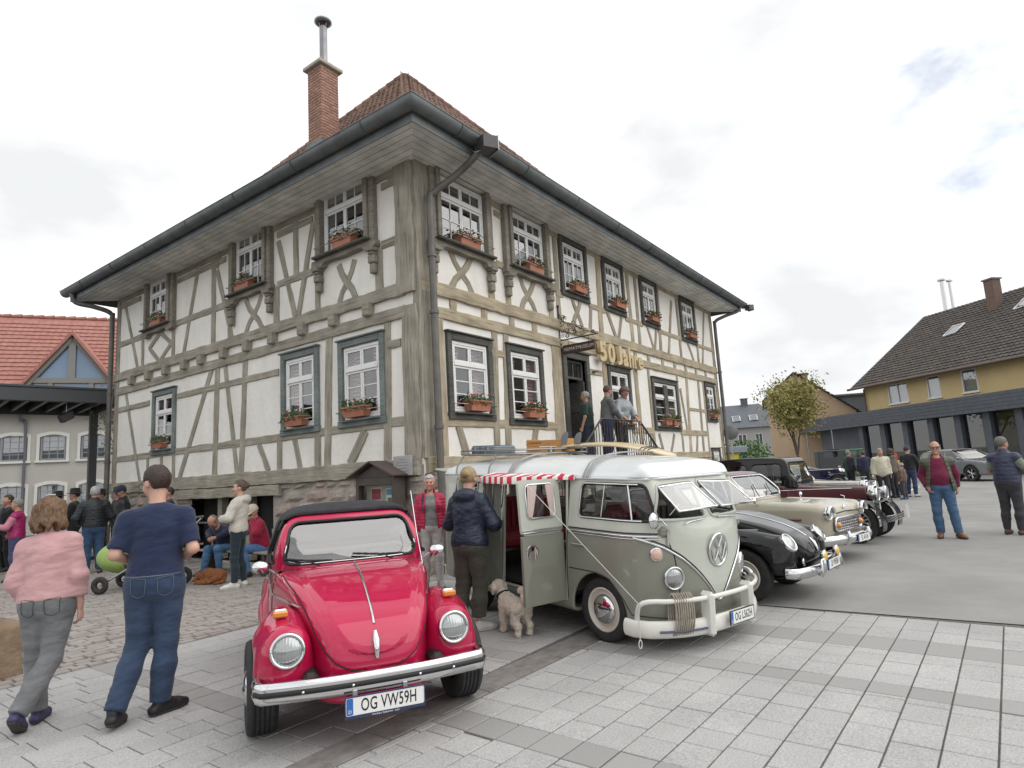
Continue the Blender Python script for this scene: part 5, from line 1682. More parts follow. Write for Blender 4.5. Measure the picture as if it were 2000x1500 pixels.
cr_ = empty('wooden_crate'); cr_.matrix_world = BW @ Matrix.Translation((-2.15,.46,1.79)) @ Matrix.Rotation(R(3),4, 'Z') @ Matrix.Diagonal((.80,.80,.62,1)); tag(cr_, 'honey coloured wooden wine crate with black printing on bus roof', 'crate')
for (y0, y1) in ((-.17,-.15),(.15,.17)):
 for (z0, z1) in ((.005,.125),(.14,.27)):
  g = Geo(); g.box((-.46, y0, z0),(.46, y1, z1),.004); obj('board', g.mesh('board', m_crate), cr_)
for x in (-.46,.44):
 g = Geo(); g.box((x, -.149,.005),(x + .02,.149,.29),.004); obj('end_board', g.mesh('end_board', m_crate), cr_)
mw_side = Matrix(((1,0,0,0),(0,0,-1,0),(0,1,0,0),(0,0,0,1)))
for (t, x, z, sz) in (('Groß-Bockenem', -.22,.215,.062),('Hardtwick', -.22,.065,.085)):
 text_obj(t, sz, m_ink, cr_, Matrix.Translation((x, -.1712, z)) @ mw_side, .0004, sx=.8)
for k, c_ in enumerate(((.06,.16,.10),(.7,.7,.66),(.05,.05,.12))):
 g = Geo(); g.box((.12 + k * .055,-.1725,.02),(.17 + k * .055,-.1705,.11)); obj('painted_stripe', g.mesh('painted_stripe', mat('crate_stripe%d' % k, c_, .7)), cr_)
# surfboard on the front half of the roof
m_board = mat('surfboard_cream', (.66,.55,.36),.35, coat=.6, c2=(.60,.47,.28), vscale=1.5, stretch=(.3,4,4))
def surf(P):
 x = P[:, 0]
 t = np.clip(x / 1.18,-1,1)
 w = .27 * np.sqrt(np.clip(1 - np.abs(t) ** 2.3,0,1)) + .002
 rock = .20 * np.clip(t, -1,1) ** 2 * np.where(t > 0,.75,.55)
 q = np.sqrt((P[:, 1] / np.maximum(w, .03)) ** 2 + ((P[:, 2] - .03 + rock * .9) / .034) ** 2)
 return np.maximum((q - 1) * .03, np.abs(x) - 1.17)
sf = empty('surfboard'); sf.matrix_world = BW @ Matrix.Translation((-.86,.42,1.85)) @ Matrix.Diagonal((.80,.80,.8,1)) @ Matrix.Rotation(R(2),4, 'Z') @ Matrix.Rotation(R(3.0),4, 'Y'); tag(sf, 'cream surfboard with dark stripes strapped on the bus roof', 'surfboard')
sdf_obj('deck', surf, (-1.25,-.32,-.25),(1.25,.32,.12),.013, m_board, sf, normals=False, newton=1)
for x in (-.66,-.60,-.54,.70,.76,.82):
 g = Geo()
 t = x / 1.18; rz = .20 * t * t * (.75 if t > 0 else .55) * .9; w = .27 * math.sqrt(1 - abs(t) ** 2.3)
 g.tube([(x, -w * 1.01,.03 - rz),(x, -w * .8,.055 - rz),(x, 0,.067 - rz),(x, w * .8,.055 - rz),(x, w * 1.01,.03 - rz)], .009,5)
 obj('deck_stripe', g.mesh('deck_stripe', m_black), sf)
for k in range(2):
 g = Geo(); g.prism(spline([(0,0),(.02,.12),(.10,.20),(.17,.19),(.16,.08),(.13,0)], 4, False),-.008,.008)
 o = obj('fin', g.mesh('fin', mat('fin_grey', (.16,.17,.19),.4)), sf); o.matrix_local = Matrix.Translation((-1.16 + .22 * k, -.06 + .1 * k, -.01)) @ Matrix.Rotation(R(90),4, 'X')
# ------------------------------------------------------------------ the round-backed small cars
def beetle(name, loc, ang, label, m_paint, top='soft', early=False, txt='OG VW59H', steer=0.0, cat='car'):
 car = empty(name, (loc[0], loc[1], 0), R(ang), label, cat)
 car.scale = (.965,) * 3
 side = Poly2(spline([(.44,.24),(.60,.33),(.655,.46),(.640,.57),(.565,.68),(.42,.785),(.2,.875),(-.1,.952),(-.38,1.0),(-.60,1.02),(-.86,1.035),(-1.8,1.03),(-2.4,.99),(-2.8,.86),(-3.08,.66),(-3.18,.45),(-3.1,.28),(-2.6,.22),(-1.2,.2)], 5, True),.008)
 top_ = Poly2(spline([(.66,0),(.645,.15),(.58,.29),(.40,.395),(.1,.475),(-.3,.575),(-.62,.655),(-.95,.70),(-1.9,.71),(-2.5,.64),(-2.95,.46),(-3.18,0),(-2.95,-.46),(-2.5,-.64),(-1.9,-.71),(-.95,-.70),(-.62,-.655),(-.3,-.575),(.1,-.475),(.40,-.395),(.58,-.29),(.645,-.15)], 5, True),.008)
 frs = Poly2(spline([(0,.2),(.55,.2),(.68,.3),(.72,.55),(.71,.80),(.64,.97),(.48,1.035),(0,1.06),(-.48,1.035),(-.64,.97),(-.71,.80),(-.72,.55),(-.68,.3),(-.55,.2)], 5, True),.008)
 gh_side = Poly2(spline([(-.575,1.0),(-.66,1.10),(-.80,1.25),(-.945,1.385),(-1.05,1.445),(-1.35,1.49),(-1.75,1.475),(-2.2,1.36),(-2.55,1.17),(-2.75,.95),(-1.8,.85),(-.7,.88)], 5, True),.008)
 gh_fr = Poly2(spline([(0,.8),(.66,.82),(.685,1.0),(.62,1.2),(.555,1.36),(.45,1.45),(.25,1.49),(0,1.50),(-.25,1.49),(-.45,1.45),(-.555,1.36),(-.62,1.2),(-.685,1.0),(-.66,.82)], 5, True),.008)
 gh_top = Poly2(spline([(-.56,0),(-.585,.25),(-.66,.48),(-.82,.64),(-1.1,.70),(-1.9,.69),(-2.4,.58),(-2.78,0),(-2.4,-.58),(-1.9,-.69),(-1.1,-.70),(-.82,-.64),(-.66,-.48),(-.585,-.25)], 5, True),.008)
 def base(P): return smax(smax(side(P[:, 0], P[:, 2]), top_(P[:, 0], P[:, 1]),.10), frs(P[:, 1], P[:, 2]),.10)
 def gh(P): return smax(smax(gh_side(P[:, 0], P[:, 2]), gh_fr(P[:, 1], P[:, 2]),.05), gh_top(P[:, 0], P[:, 1]),.05)
 def tub(P):
  d = base(P)
  a = np.maximum(np.hypot(P[:, 0], P[:, 2] - .31) - .36,.40 - np.abs(P[:, 1]))
  a2 = np.maximum(np.hypot(P[:, 0] + 2.42, P[:, 2] - .31) - .36,.46 - np.abs(P[:, 1]))
  cab = s_box(P, (-1.6,0,1.0),(.98,.60,.42),.12)
  return np.maximum(np.maximum(np.maximum(d, -a),-a2),-cab)
 hz = [.40,.462,.475,.50,.54,.60,.68,.78,.86,.92,.97,1.03]
 hw = [-.2,.0,.13,.205,.268,.322,.368,.412,.452,.500,.555,.61]
 if early: hz = [z + .05 if z < .7 else z for z in hz]
 def bonnet_w(z): return np.interp(z, hz, hw)
 def lid(P, off=.006):
  d = base(P)
  x, y, z = P[:, 0], P[:, 1], P[:, 2]
  e = np.maximum(np.abs(y) - bonnet_w(z),-.575 - x)
  if not early:
   inner = np.abs(y) - (np.interp(z, [.5,.56,.575,.60,.66,.75,.86,.94,1.03], [-.3,-.05,.09,.155,.21,.27,.33,.40,.46]))
   off = off + .013 * np.clip(.5 - inner / .06,0,1)
  return np.maximum(np.maximum(d - off, -(d + .03)), e)
 lo, hi = (-3.3,-1.0,.12),(1.0,1.0,1.6)
 res = .0135 if not early else .018
 sdf_obj('body', tub, lo, hi, res, m_paint, car, normals=True, newton=2)
 sdf_obj('bonnet', lid, (-.75,-.75,.40),(.75,.75,1.15), res * .8, m_paint, car, normals=True, newton=2)
 for s in (-1,1):           # dark seam under the bonnet edge
  q = [(s * (float(bonnet_w(z)) + .004), z) for z in np.linspace(.463 + .05 * early, .985,60)]
  strip('bonnet_seam', front_pts(base, q, .001),.0045, m_black, car)
 for s in (-1,1):
  def fw(P):
   x, y, z = P[:, 0], P[:, 1] * s, P[:, 2]
   Q = np.stack([x, y, z], 1)
   d = s_ell(Q, (.0,.585,.40),(.545,.215,.435))
   d = smin(d, s_cone(Q, (.16,.585,.60),(.405,.562,.635),.19,.150),.10)
   d = smin(d, s_ell(Q, (.36,.57,.44),(.185,.19,.26)),.08)
   d = smin(d, s_cone(Q, (-.35,.63,.46),(-.72,.68,.27),.12,.05),.12)
   hol = np.hypot(x + .0, z - .31) - .365
   d = smax(d, -np.maximum(hol, .47 - y),.03)
   d = smax(d, np.where(x > .2,.345,.20) - z, .02)
   d = np.maximum(d, .30 - y)
   if early:
    pl = (Q - np.array([.46,.57,.63], np.float32)) @ np.array([.83,.08,.55], np.float32)
   else:
    pl = (Q - np.array([.50,.57,.60], np.float32)) @ np.array([.985,.10,.14], np.float32)
   d = smax(d, np.minimum(pl, 9) - .0 + np.clip(np.hypot(y - .57, z - .615) - .16,0,1) * 1.5,.02) if False else d
   return np.maximum(d, -(d + .05))
  sdf_obj('front_wing', fw, (-.9, min(s * .25, s * .95),.12),(.75, max(s * .25, s * .95),.95), res * .9, m_paint, car, normals=True, newton=2)
  def rw(P):
   x, y, z = P[:, 0], P[:, 1] * s, P[:, 2]
   Q = np.stack([x, y, z], 1)
   d = s_ell(Q, (-2.45,.61,.40),(.60,.20,.40))
   d = smin(d, s_cone(Q, (-2.1,.66,.42),(-1.72,.69,.27),.12,.05),.12)
   d = smax(d, -np.maximum(np.hypot(x + 2.42, z - .31) - .355,.52 - y),.02)
   return np.maximum(np.maximum(d, .2 - z),.35 - y)
  sdf_obj('rear_wing', rw, (-3.2, min(s * .3, s * .95),.12),(-1.5, max(s * .3, s * .95),.95),.02, m_paint, car, normals=True)
  g = Geo(); g.box((-1.78, min(s * .60, s * .78),.23),(-.62, max(s * .60, s * .78),.27),.015); obj('running_board', g.mesh('running_board', m_black), car)
  if early:
   headlamp(car, (.515, s * .565,.705),.108, s * R(6), R(-34),.12,.035)
  else:
   headlamp(car, (.553, s * .558,.645),.102, s * R(4), R(-6),.075,.03)
  g = Geo(); g.box((.20, s * .60 - .045,.815),(.28, s * .60 + .045,.862),.014)
  if not early:
   o = obj('indicator', g.mesh('indicator', m_chrome), car)
   g = Geo(); g.box((.272, s * .60 - .05,.808),(.315, s * .60 + .05,.855),.012); obj('lens', g.mesh('lens', m_amber), o)
  wheel(car, 0, s * (.73 if not early else .67),.31,.315,.205 if not early else .155, rim_r=.19, steer=steer, m_rim=m_steel if not early else m_cream)
  wheel(car, -2.42, s * .68,.31,.315,.18, rim_r=.19, m_rim=m_steel if not early else m_cream)
  strip('side_moulding', side_pts(base, [(x, .83) for x in np.arange(-2.6,.18,.08)], s, .003),.009, m_chrome, car)
  strip('door_seam', side_pts(base, dense([(-.66,.96),(-.66,.45),(-.72,.30)], .06), s, .0),.005, m_black, car)
  strip('door_seam', side_pts(base, dense([(-1.62,.96),(-1.64,.5),(-1.6,.30)], .06), s, .0),.005, m_black, car)
  strip('door_handle', side_pts(base, [(-1.5,.87),(-1.34,.87)], s, .025),.011, m_chrome, car)
 strip('bonnet_trim', top_pts(lambda P: lid(P), [(x, 0) for x in np.linspace(-.56,.53,40)], .003),.0085, m_chrome, car)
 hp = front_pts(lambda P: lid(P), [(0,.70),(0,.65),(0,.59),(0,.545)], .012)
 g = Geo(); g.tube([tuple(p) for p in hp], [.012,.024,.02,.012], 10); obj('bonnet_handle', g.mesh('bonnet_handle', m_chrome), car)
 for k in (-1,1):
  g = Geo()
  for i in range(5):
   y = k * (.10 + i * .035); p = top_pts(base, [(-.50, y),(-.44, y)], .004); g.tube([tuple(x) for x in p], .006,5)
  obj('scuttle_vent', g.mesh('scuttle_vent', m_black), car)
 ws = rpoly([(-.575,1.045),(.575,1.045),(.50,1.375),(-.50,1.375)], .085,6) if not early else rpoly([(-.52,1.08),(.52,1.08),(.45,1.36),(-.45,1.36)], .07,5)
 wsp = Poly2(ws, .008)
 sd = rpoly([(-.80,1.05),(-1.72,1.05),(-1.62,1.37),(-1.08,1.38)], .06)
 sdp = Poly2(sd, .01)
 def frame(P):
  d = gh(P)
  d = np.maximum(d, -(d + .035))
  d = np.maximum(d, -np.maximum(wsp(P[:, 1], P[:, 2]),-1.25 - P[:, 0]))
  d = np.maximum(d, -sdp(P[:, 0], P[:, 2]))
  d = np.maximum(d, .985 - P[:, 2])
  if top == 'soft': d = np.maximum(d, -(P[:, 0] + 1.00 + (P[:, 2] - 1.4) * .35))
  return d
 sdf_obj('windscreen_surround' if top == 'soft' else 'roof', frame, lo, hi, res * .9, m_paint, car, normals=True, newton=2)
 ghf = gh
 wsgl = sheet('windscreen', ws, lambda p: front_pts(ghf, p, -.016, x0=.2), m_screen, car)
 q = front_pts(ghf, dense(ws, .03, True),.0, x0=.2)
 strip('windscreen_seal', q, .013, m_black, wsgl, closed=True)
 if not early: strip('seal_trim', q + np.array([.006,0,.002]),.006, m_chrome, wsgl, closed=True)
 for s in (-1,1):
  w_ = sheet('side_window', sd, lambda p: side_pts(ghf, p, s, -.02), m_carglass, car)
  strip('window_trim', side_pts(ghf, dense(sd, .05, True), s, .0),.010, m_chrome if top != 'soft' else m_black, w_, closed=True)
 if top == 'soft':
  def hood(P):
   d = gh(P) - .035 - .018 * np.clip((P[:, 0] + 1.05) / .25,0,1) * 0
   d = np.maximum(d, -(d + .03))
   d = np.maximum(d, P[:, 0] + .985 + (P[:, 2] - 1.4) * .1)
   sp = Poly2  # side window opening stays free
   d = np.maximum(d, -sdp(P[:, 0], P[:, 2]))
   d = np.maximum(d, 1.01 - P[:, 2])
   return np.where(P[:, 2] < 1.40, np.maximum(d, (P[:, 0] + 1.03 + (P[:, 2] - 1.4) * .3)), d)
  sdf_obj('soft_top', hood, lo, (1.0,1.0,1.66),.016, m_soft, car, normals=True)
 for (y0, y1) in ((-.28,-.52),(.34,.04)) if not early else ():
  a = front_pts(ghf, [(y0,1.03)], .02, x0=.2)[0]; pts = front_pts(ghf, [(y0 + (y1 - y0) * t, 1.055 + .035 * t) for t in (.25,.5,1.0)], .012, x0=.2)
  g = Geo(); g.tube([tuple(a), tuple(pts[1])], .006,5); g.tube([tuple(p) for p in front_pts(ghf, [(y0 + (y1 - y0) * t + (.10 if t == 0 else 0),1.058 + .03 * t) for t in (0,.35,.7,1.15)], .010, x0=.2)], .009,6)
  obj('wiper', g.mesh('wiper', m_black), car)
 g = Geo(); g.box((-2.6,-.60,.30),(-.60,.60,.34)); g.box((-.78,-.58,.90),(-.62,.58,1.0),.02); obj('cabin_floor', g.mesh('cabin_floor', m_cabin), car)
 for y in (-.30,.30): seat(car, -1.42, y, .46,.62,1.12, m_seat)
 seat(car, -2.15,0,1.1,.66,1.10, m_seat)
 steering(car, (-.98,.32,1.0),.18, R(50))
 if not early:
  prof = [(0,-.062),(.030,-.058),(.040,-.03),(.034,-.012),(.034,.012),(.040,.03),(.030,.06),(.0,.066),(-.02,.05),(-.02,-.05)]
  path = [(.40,-.735),(.52,-.738),(.595,-.725),(.635,-.70)] + [(.705 - .075 * abs(t) ** 2.2, t * .70) for t in np.linspace(-.94,.94,21)] + [(.635,.70),(.595,.725),(.52,.738),(.40,.735)]
  vs_, fs = [], []
  k = len(prof)
  for i, p in enumerate(path):
   a, b = path[max(i - 1,0)], path[min(i + 1, len(path) - 1)]
   t = Vector((b[0] - a[0], b[1] - a[1])).normalized(); n_ = Vector((t.y, -t.x))
   vs_ += [(p[0] + n_.x * u, p[1] + n_.y * u, .425 + v) for (u, v) in prof]
  for i in range(len(path) - 1):
   for j in range(k): fs.append((i * k + j, i * k + (j + 1) % k, (i + 1) * k + (j + 1) % k, (i + 1) * k + j))
  g = Geo(); g.add(vs_, fs, True); g.add(vs_[:k], [range(k)]); g.add(vs_[-k:], [range(k)])
  me = g.mesh('bumper', m_chrome); bm = bmesh.new(); bm.from_mesh(me); bmesh.ops.recalc_face_normals(bm, faces=bm.faces); bm.to_mesh(me); bm.free()
  bmp = obj('bumper', me, car)
  stp = []
  for i, p in enumerate(path[2:-2]):
   a, b = path[i + 1], path[i + 3]
   t = Vector((b[0] - a[0], b[1] - a[1])).normalized(); n_ = Vector((t.y, -t.x)); stp.append((p[0] + n_.x * .036, p[1] + n_.y * .036,.425))
  g = Geo(); g.tube(stp, .010,8, flat=1.6, up=(0,0,1)); obj('bumper_strip', g.mesh('bumper_strip', m_black), bmp)
  for t in (-.62,-.22,.35,.66):
   p = (.705 - .075 * abs(t) ** 2.2 + .046, t * .76,.425); g = Geo(); g.lathe([(0,.006),(.008,.003),(.009,0)], 10, fwd(p)); obj('bumper_bolt', g.mesh('bumper_bolt', m_chrome), bmp)
  for s in (-1,1):
   g = Geo(); g.box((.42, s * .42 - .05,.43),(.62, s * .42 + .05,.50),.03); obj('bumper_bracket', g.mesh('bumper_bracket', m_black), car)
  plate(car, (.765,.03,.305), txt, .50,.11,0, R(4),.112, frame=mat('plate_frame_navy', (.03,.04,.10),.4), sx=.60, small='Autohaus Seebacher · Lahr')
  for y in (-.16,.16):
   g = Geo(); g.box((.70, y - .015,.355),(.764, y + .015,.40),.004); obj('plate_bracket', g.mesh('plate_bracket', m_steel), car)
  for s in (-1,1):
   mq = Vector(side_pts(base, [(-.74,.97)], s, 0)[0])
   c_ = mq + Vector((.08, s * .13,.08))
   g = Geo(); g.tube([mq, mq + Vector((.02, s * .06,.05)), c_], .009,6)
   g.lathe([(0,-.045),(.05,-.038),(.075,-.012),(.078,.015),(.07,.016),(0,.016)], 20, Matrix.Translation(c_) @ Matrix.Rotation(R(180) - s * R(12),4, 'Z') @ Matrix(((0,0,.8,0),(.95,0,0,0),(0,.65,0,0),(0,0,0,1))))
   obj('wing_mirror', g.mesh('wing_mirror', m_chrome), car)
  aq = Vector(top_pts(base, [(-.42,.56)], 0)[0]); g = Geo(); g.tube([aq, aq + Vector((-.10,-.02,.25)), aq + Vector((-.26,-.03,.62))], .004,5); obj('aerial', g.mesh('aerial', m_chrome), car)
 else:
  bp = [(.50,-.74,.37),(.60,-.74,.37)] + [(.73 - .10 * abs(t) ** 2.2, t * .72,.37) for t in np.linspace(-.96,.96,17)] + [(.60,.74,.37),(.50,.74,.37)]
  g = Geo(); g.tube(bp, .032,12, flat=1.9, up=(0,0,1)); bmp = obj('bumper', g.mesh('bumper', m_chrome), car)
  for s in (-1,1):
   g = Geo(); g.tube(spline([(.74, s * .30,.30),(.79, s * .30,.40),(.78, s * .30,.50)], 4),.034,10); obj('overrider', g.mesh('overrider', m_chrome), bmp)
   q = (.80, s * .245,.525); g = Geo(); g.lathe([(0,-.06),(.045,-.05),(.068,0),(.062,.006)], 20, fwd(q)); fl = obj('fog_lamp', g.mesh('fog_lamp', m_chrome), car)
   g = Geo(); g.lathe([(.062,.004),(.04,.018),(0,.022)], 20, fwd(q)); obj('lens', g.mesh('lens', mat('yellow_lens', (.75,.50,.03),.15, coat=1)), fl)
   g = Geo(); g.lathe([(0,.008),(.04,.006),(.045,0)], 16, fwd((.60, s * .40,.46))); obj('horn_grille', g.mesh('horn_grille', m_chrome), car)
  plate(car, (.80,.05,.41), txt, .50,.11,0,0,.105, sx=.60)
  g = Geo(); g.tube([(.80,-.40,.335),(.80,-.42,.49),(.78,.40,.50),(.80,.42,.33)], .012,8); obj('bumper_bow', g.mesh('bumper_bow', m_chrome), bmp)
 return car
p_red = paint('crimson_paint', (0.45,0.008,0.058))
p_blk = paint('black_paint', (0.004,0.004,0.005),.75)
beetle('red_convertible', (3.15,3.76),-122.8, 'crimson red soft top convertible with chrome bumper, nearest car', p_red, 'soft', False, 'OG VW59H', steer=R(4))
beetle('black_saloon', (8.26,2.24),-96, 'black round-nosed saloon with yellow fog lamps just beyond the camper bus', p_blk, 'hard', True, 'LR VW58H')
# ------------------------------------------------------------------ the other vehicles
def shell(d, t): return np.maximum(d, -(d + t))
def estate(name, loc, ang):
 """beige fifties estate with a maroon roof and an oval chrome grille"""
 car = empty(name, (loc[0], loc[1], 0), R(ang), 'beige fifties estate car with maroon roof and chrome mesh grille', 'car')
 pb = paint('taupe_beige_paint', (.40,.37,.285),.8); pm = paint('maroon_roof_paint', (.12,.018,.022),.8)
 side = Poly2(spline([(.55,.30),(.70,.36),(.735,.5),(.74,.66),(.70,.78),(.58,.845),(.2,.90),(-.3,.93),(-.55,.945),(-1.2,.955),(-2.6,.95),(-3.3,.93),(-3.48,.80),(-3.5,.45),(-3.3,.28),(-1.2,.24)], 5, True),.01)
 topp = Poly2(spline([(.75,0),(.74,.35),(.70,.60),(.60,.74),(.35,.785),(-.6,.80),(-2.4,.80),(-3.3,.74),(-3.5,0),(-3.3,-.74),(-2.4,-.80),(-.6,-.80),(.35,-.785),(.60,-.74),(.70,-.60),(.74,-.35)], 5, True),.01)
 fr = Poly2(spline([(0,.22),(.66,.24),(.79,.34),(.80,.60),(.78,.80),(.70,.895),(.55,.90),(.3,.955),(0,.965),(-.3,.955),(-.55,.90),(-.70,.895),(-.78,.80),(-.80,.60),(-.79,.34),(-.66,.24)], 5, True),.01)
 def base(P):
  d = smax(smax(side(P[:, 0], P[:, 2]), topp(P[:, 0], P[:, 1]),.06), fr(P[:, 1], P[:, 2]),.06)
  for s in (-1,1): d = smin(d, s_cone(P, (.60, s * .60,.765),(-.5, s * .66,.86),.115,.05),.08)
  return d
 def body(P):
  d = base(P)
  for ax in (0,-2.55): d = smax(d, -np.maximum(np.hypot(P[:, 0] - ax, P[:, 2] - .31) - .35,.45 - np.abs(P[:, 1])),.02)
  cab = s_box(P, (-2.0,0,1.0),(1.42,.66,.45),.1)
  gr = s_box(P, (.76,0,.565),(.06,.46,.095),.03)
  return np.maximum(np.maximum(d, -cab),-gr)
 ghs = Poly2(spline([(-.50,.93),(-.62,1.06),(-.86,1.30),(-.98,1.385),(-1.2,1.435),(-2.2,1.455),(-3.0,1.43),(-3.25,1.36),(-3.42,1.0),(-3.4,.8),(-.7,.8)], 5, True),.01)
 ghf = Poly2(spline([(0,.8),(.74,.82),(.745,.95),(.66,1.2),(.60,1.34),(.50,1.41),(.25,1.45),(0,1.46),(-.25,1.45),(-.50,1.41),(-.60,1.34),(-.66,1.2),(-.745,.95),(-.74,.82)], 5, True),.01)
 ght = Poly2(spline([(-.48,0),(-.51,.3),(-.62,.58),(-.9,.74),(-1.5,.75),(-3.0,.72),(-3.38,.5),(-3.42,0),(-3.38,-.5),(-3.0,-.72),(-1.5,-.75),(-.9,-.74),(-.62,-.58),(-.51,-.3)], 5, True),.01)
 def gh(P): return smax(smax(ghs(P[:, 0], P[:, 2]), ghf(P[:, 1], P[:, 2]),.05), ght(P[:, 0], P[:, 1]),.04)
 ws = rpoly([(-.62,.985),(.62,.985),(.53,1.35),(-.53,1.35)], .08)
 w1 = rpoly([(-.86,.985),(-1.62,.985),(-1.62,1.345),(-1.08,1.345)], .05); w2 = rpoly([(-1.74,.985),(-3.1,.985),(-2.98,1.345),(-1.74,1.345)], .05)
 pws, pw1, pw2 = Poly2(ws, .01), Poly2(w1,.01), Poly2(w2,.01)
 def cabin(P):
  d = shell(gh(P),.04)
  d = np.maximum(d, -np.maximum(pws(P[:, 1], P[:, 2]),-1.2 - P[:, 0]))
  return np.maximum(np.maximum(d, -pw1(P[:, 0], P[:, 2])),-pw2(P[:, 0], P[:, 2]))
 sdf_obj('body', body, (-3.7,-1,.15),(1,1,1.1),.018, pb, car, normals=True, newton=2)
 sdf_obj('pillars', lambda P: np.maximum(np.maximum(cabin(P), P[:, 2] - 1.365),.92 - P[:, 2]),(-3.7,-1,.85),(0,1,1.6),.018, pb, car, normals=True, newton=2)
 sdf_obj('roof', lambda P: np.maximum(cabin(P) - .004,1.367 - P[:, 2]),(-3.7,-1,1.3),(0,1,1.6),.018, pm, car, normals=True, newton=2)
 g_ = sheet('windscreen', ws, lambda p: front_pts(gh, p, -.02, x0=.2), m_screen, car)
 strip('windscreen_trim', front_pts(gh, dense(ws, .04, True),.0, x0=.2),.014, m_chrome, g_, closed=True)
 for s in (-1,1):
  for ol in (w1, w2):
   g_ = sheet('side_window', ol, lambda p: side_pts(gh, p, s, -.02), m_carglass, car)
   strip('window_trim', side_pts(gh, dense(ol, .05, True), s, 0),.011, m_chrome, g_, closed=True)
  strip('vent_window_bar', side_pts(gh, [(-1.12,.99),(-1.22,1.34)], s, 0),.010, m_chrome, car)
  strip('side_moulding', side_pts(base, [(x, .66) for x in np.arange(-.9,.40,.08)], s, .006),.018, mat('moulding_maroon', (.10,.012,.03),.3, coat=1), car)
  strip('door_seam', side_pts(base, dense([(-.62,.94),(-.60,.5),(-.58,.3)], .06), s, 0),.005, m_black, car)
  headlamp(car, (.725, s * .60,.745),.088, s * R(5), R(-4),.06,.03)
  hd = [(.735 + .03, s * .60 + .10 * math.cos(a),.75 + .10 * math.sin(a)) for a in np.linspace(-.3, math.pi + .3,15)]
  g = Geo(); g.tube(hd, .017,8, flat=1.8); obj('headlight_hood', g.mesh('headlight_hood', m_chrome), car)
  g = Geo(); g.lathe([(.05,0),(.04,.03),(.015,.05),(0,.052)], 16, fwd((.765, s * .40,.555))); obj('indicator', g.mesh('indicator', m_amber), car)
  wheel(car, 0, s * .66,.31,.31,.16, m_rim=pb); wheel(car, -2.55, s * .66,.31,.31,.16, m_rim=pb)
  mirror_round(car, (-.35, s * .80,.96),.05, [(-.33, s * .74,.88),(-.35, s * .80,.95)])
 g = Geo(); g.tube([(.758 - .03 * abs(y) ** 2, y, z) for (y, z) in rpoly([(-.47,.465),(.47,.465),(.45,.665),(-.45,.665)], .08,5)], .018,8, closed=True); gr = obj('grille', g.mesh('grille', m_chrome), car)
 for i in range(13):
  y = -.42 + i * .07; g = Geo(); g.box((.725, y - .012,.475),(.752, y + .012,.655),.004); obj('grille_bar', g.mesh('grille_bar', m_chrome), gr)
 for j in range(4):
  z = .50 + j * .043; g = Geo(); g.box((.722,-.445, z - .009),(.748,.445, z + .009),.004); obj('grille_bar', g.mesh('grille_bar', m_chrome), gr)
 strip('bonnet_lip', front_pts(base, [(y, .725 + .02 * (1 - abs(y) / .5)) for y in np.linspace(-.46,.46,15)], .004),.009, m_black, car)
 strip('bonnet_crest', [(.71,-.03,.80),(.715,.03,.80),(.70,0,.84)], .012, m_chrome, car, closed=True)
 bp = [(.40,-.86,.35),(.60,-.86,.35)] + [(.86 - .14 * abs(t) ** 2.5, t * .82,.35) for t in np.linspace(-.95,.95,17)] + [(.60,.86,.35),(.40,.86,.35)]
 g = Geo(); g.tube(bp, .045,12, flat=1.7, up=(0,0,1)); bm_ = obj('bumper', g.mesh('bumper', m_chrome), car)
 for s in (-1,1):
  g = Geo(); g.tube(spline([(.84, s * .36,.26),(.89, s * .36,.36),(.87, s * .36,.47)], 4),.038,10); obj('overrider', g.mesh('overrider', m_chrome), bm_)
 plate(car, (.905,.12,.335), 'EL AK 6H', .46,.11,0,0,.10)
 g = Geo(); g.box((-3.3,-.68,.3),(-.5,.68,.34)); g.box((-.8,-.62,.82),(-.6,.62,.92),.02); obj('cabin_floor', g.mesh('cabin_floor', m_cabin), car)
 for y in (-.34,.34): seat(car, -1.35, y, .55,.60,1.02, m_seat)
 seat(car, -2.2,0,1.2,.62,1.02, m_seat); steering(car, (-.85,.34,.95),.19, R(45), m_cream)
 for (a, b) in ((-.30,-.10),(.15,.35)):
  q = front_pts(gh, [(a, .985),(a * .5 + b * .5,1.10),(b, 1.2)], .012, x0=.2); strip('wiper', q, .007, m_black, car)
 return car
estate('estate_car', (11.36,2.44),-104)
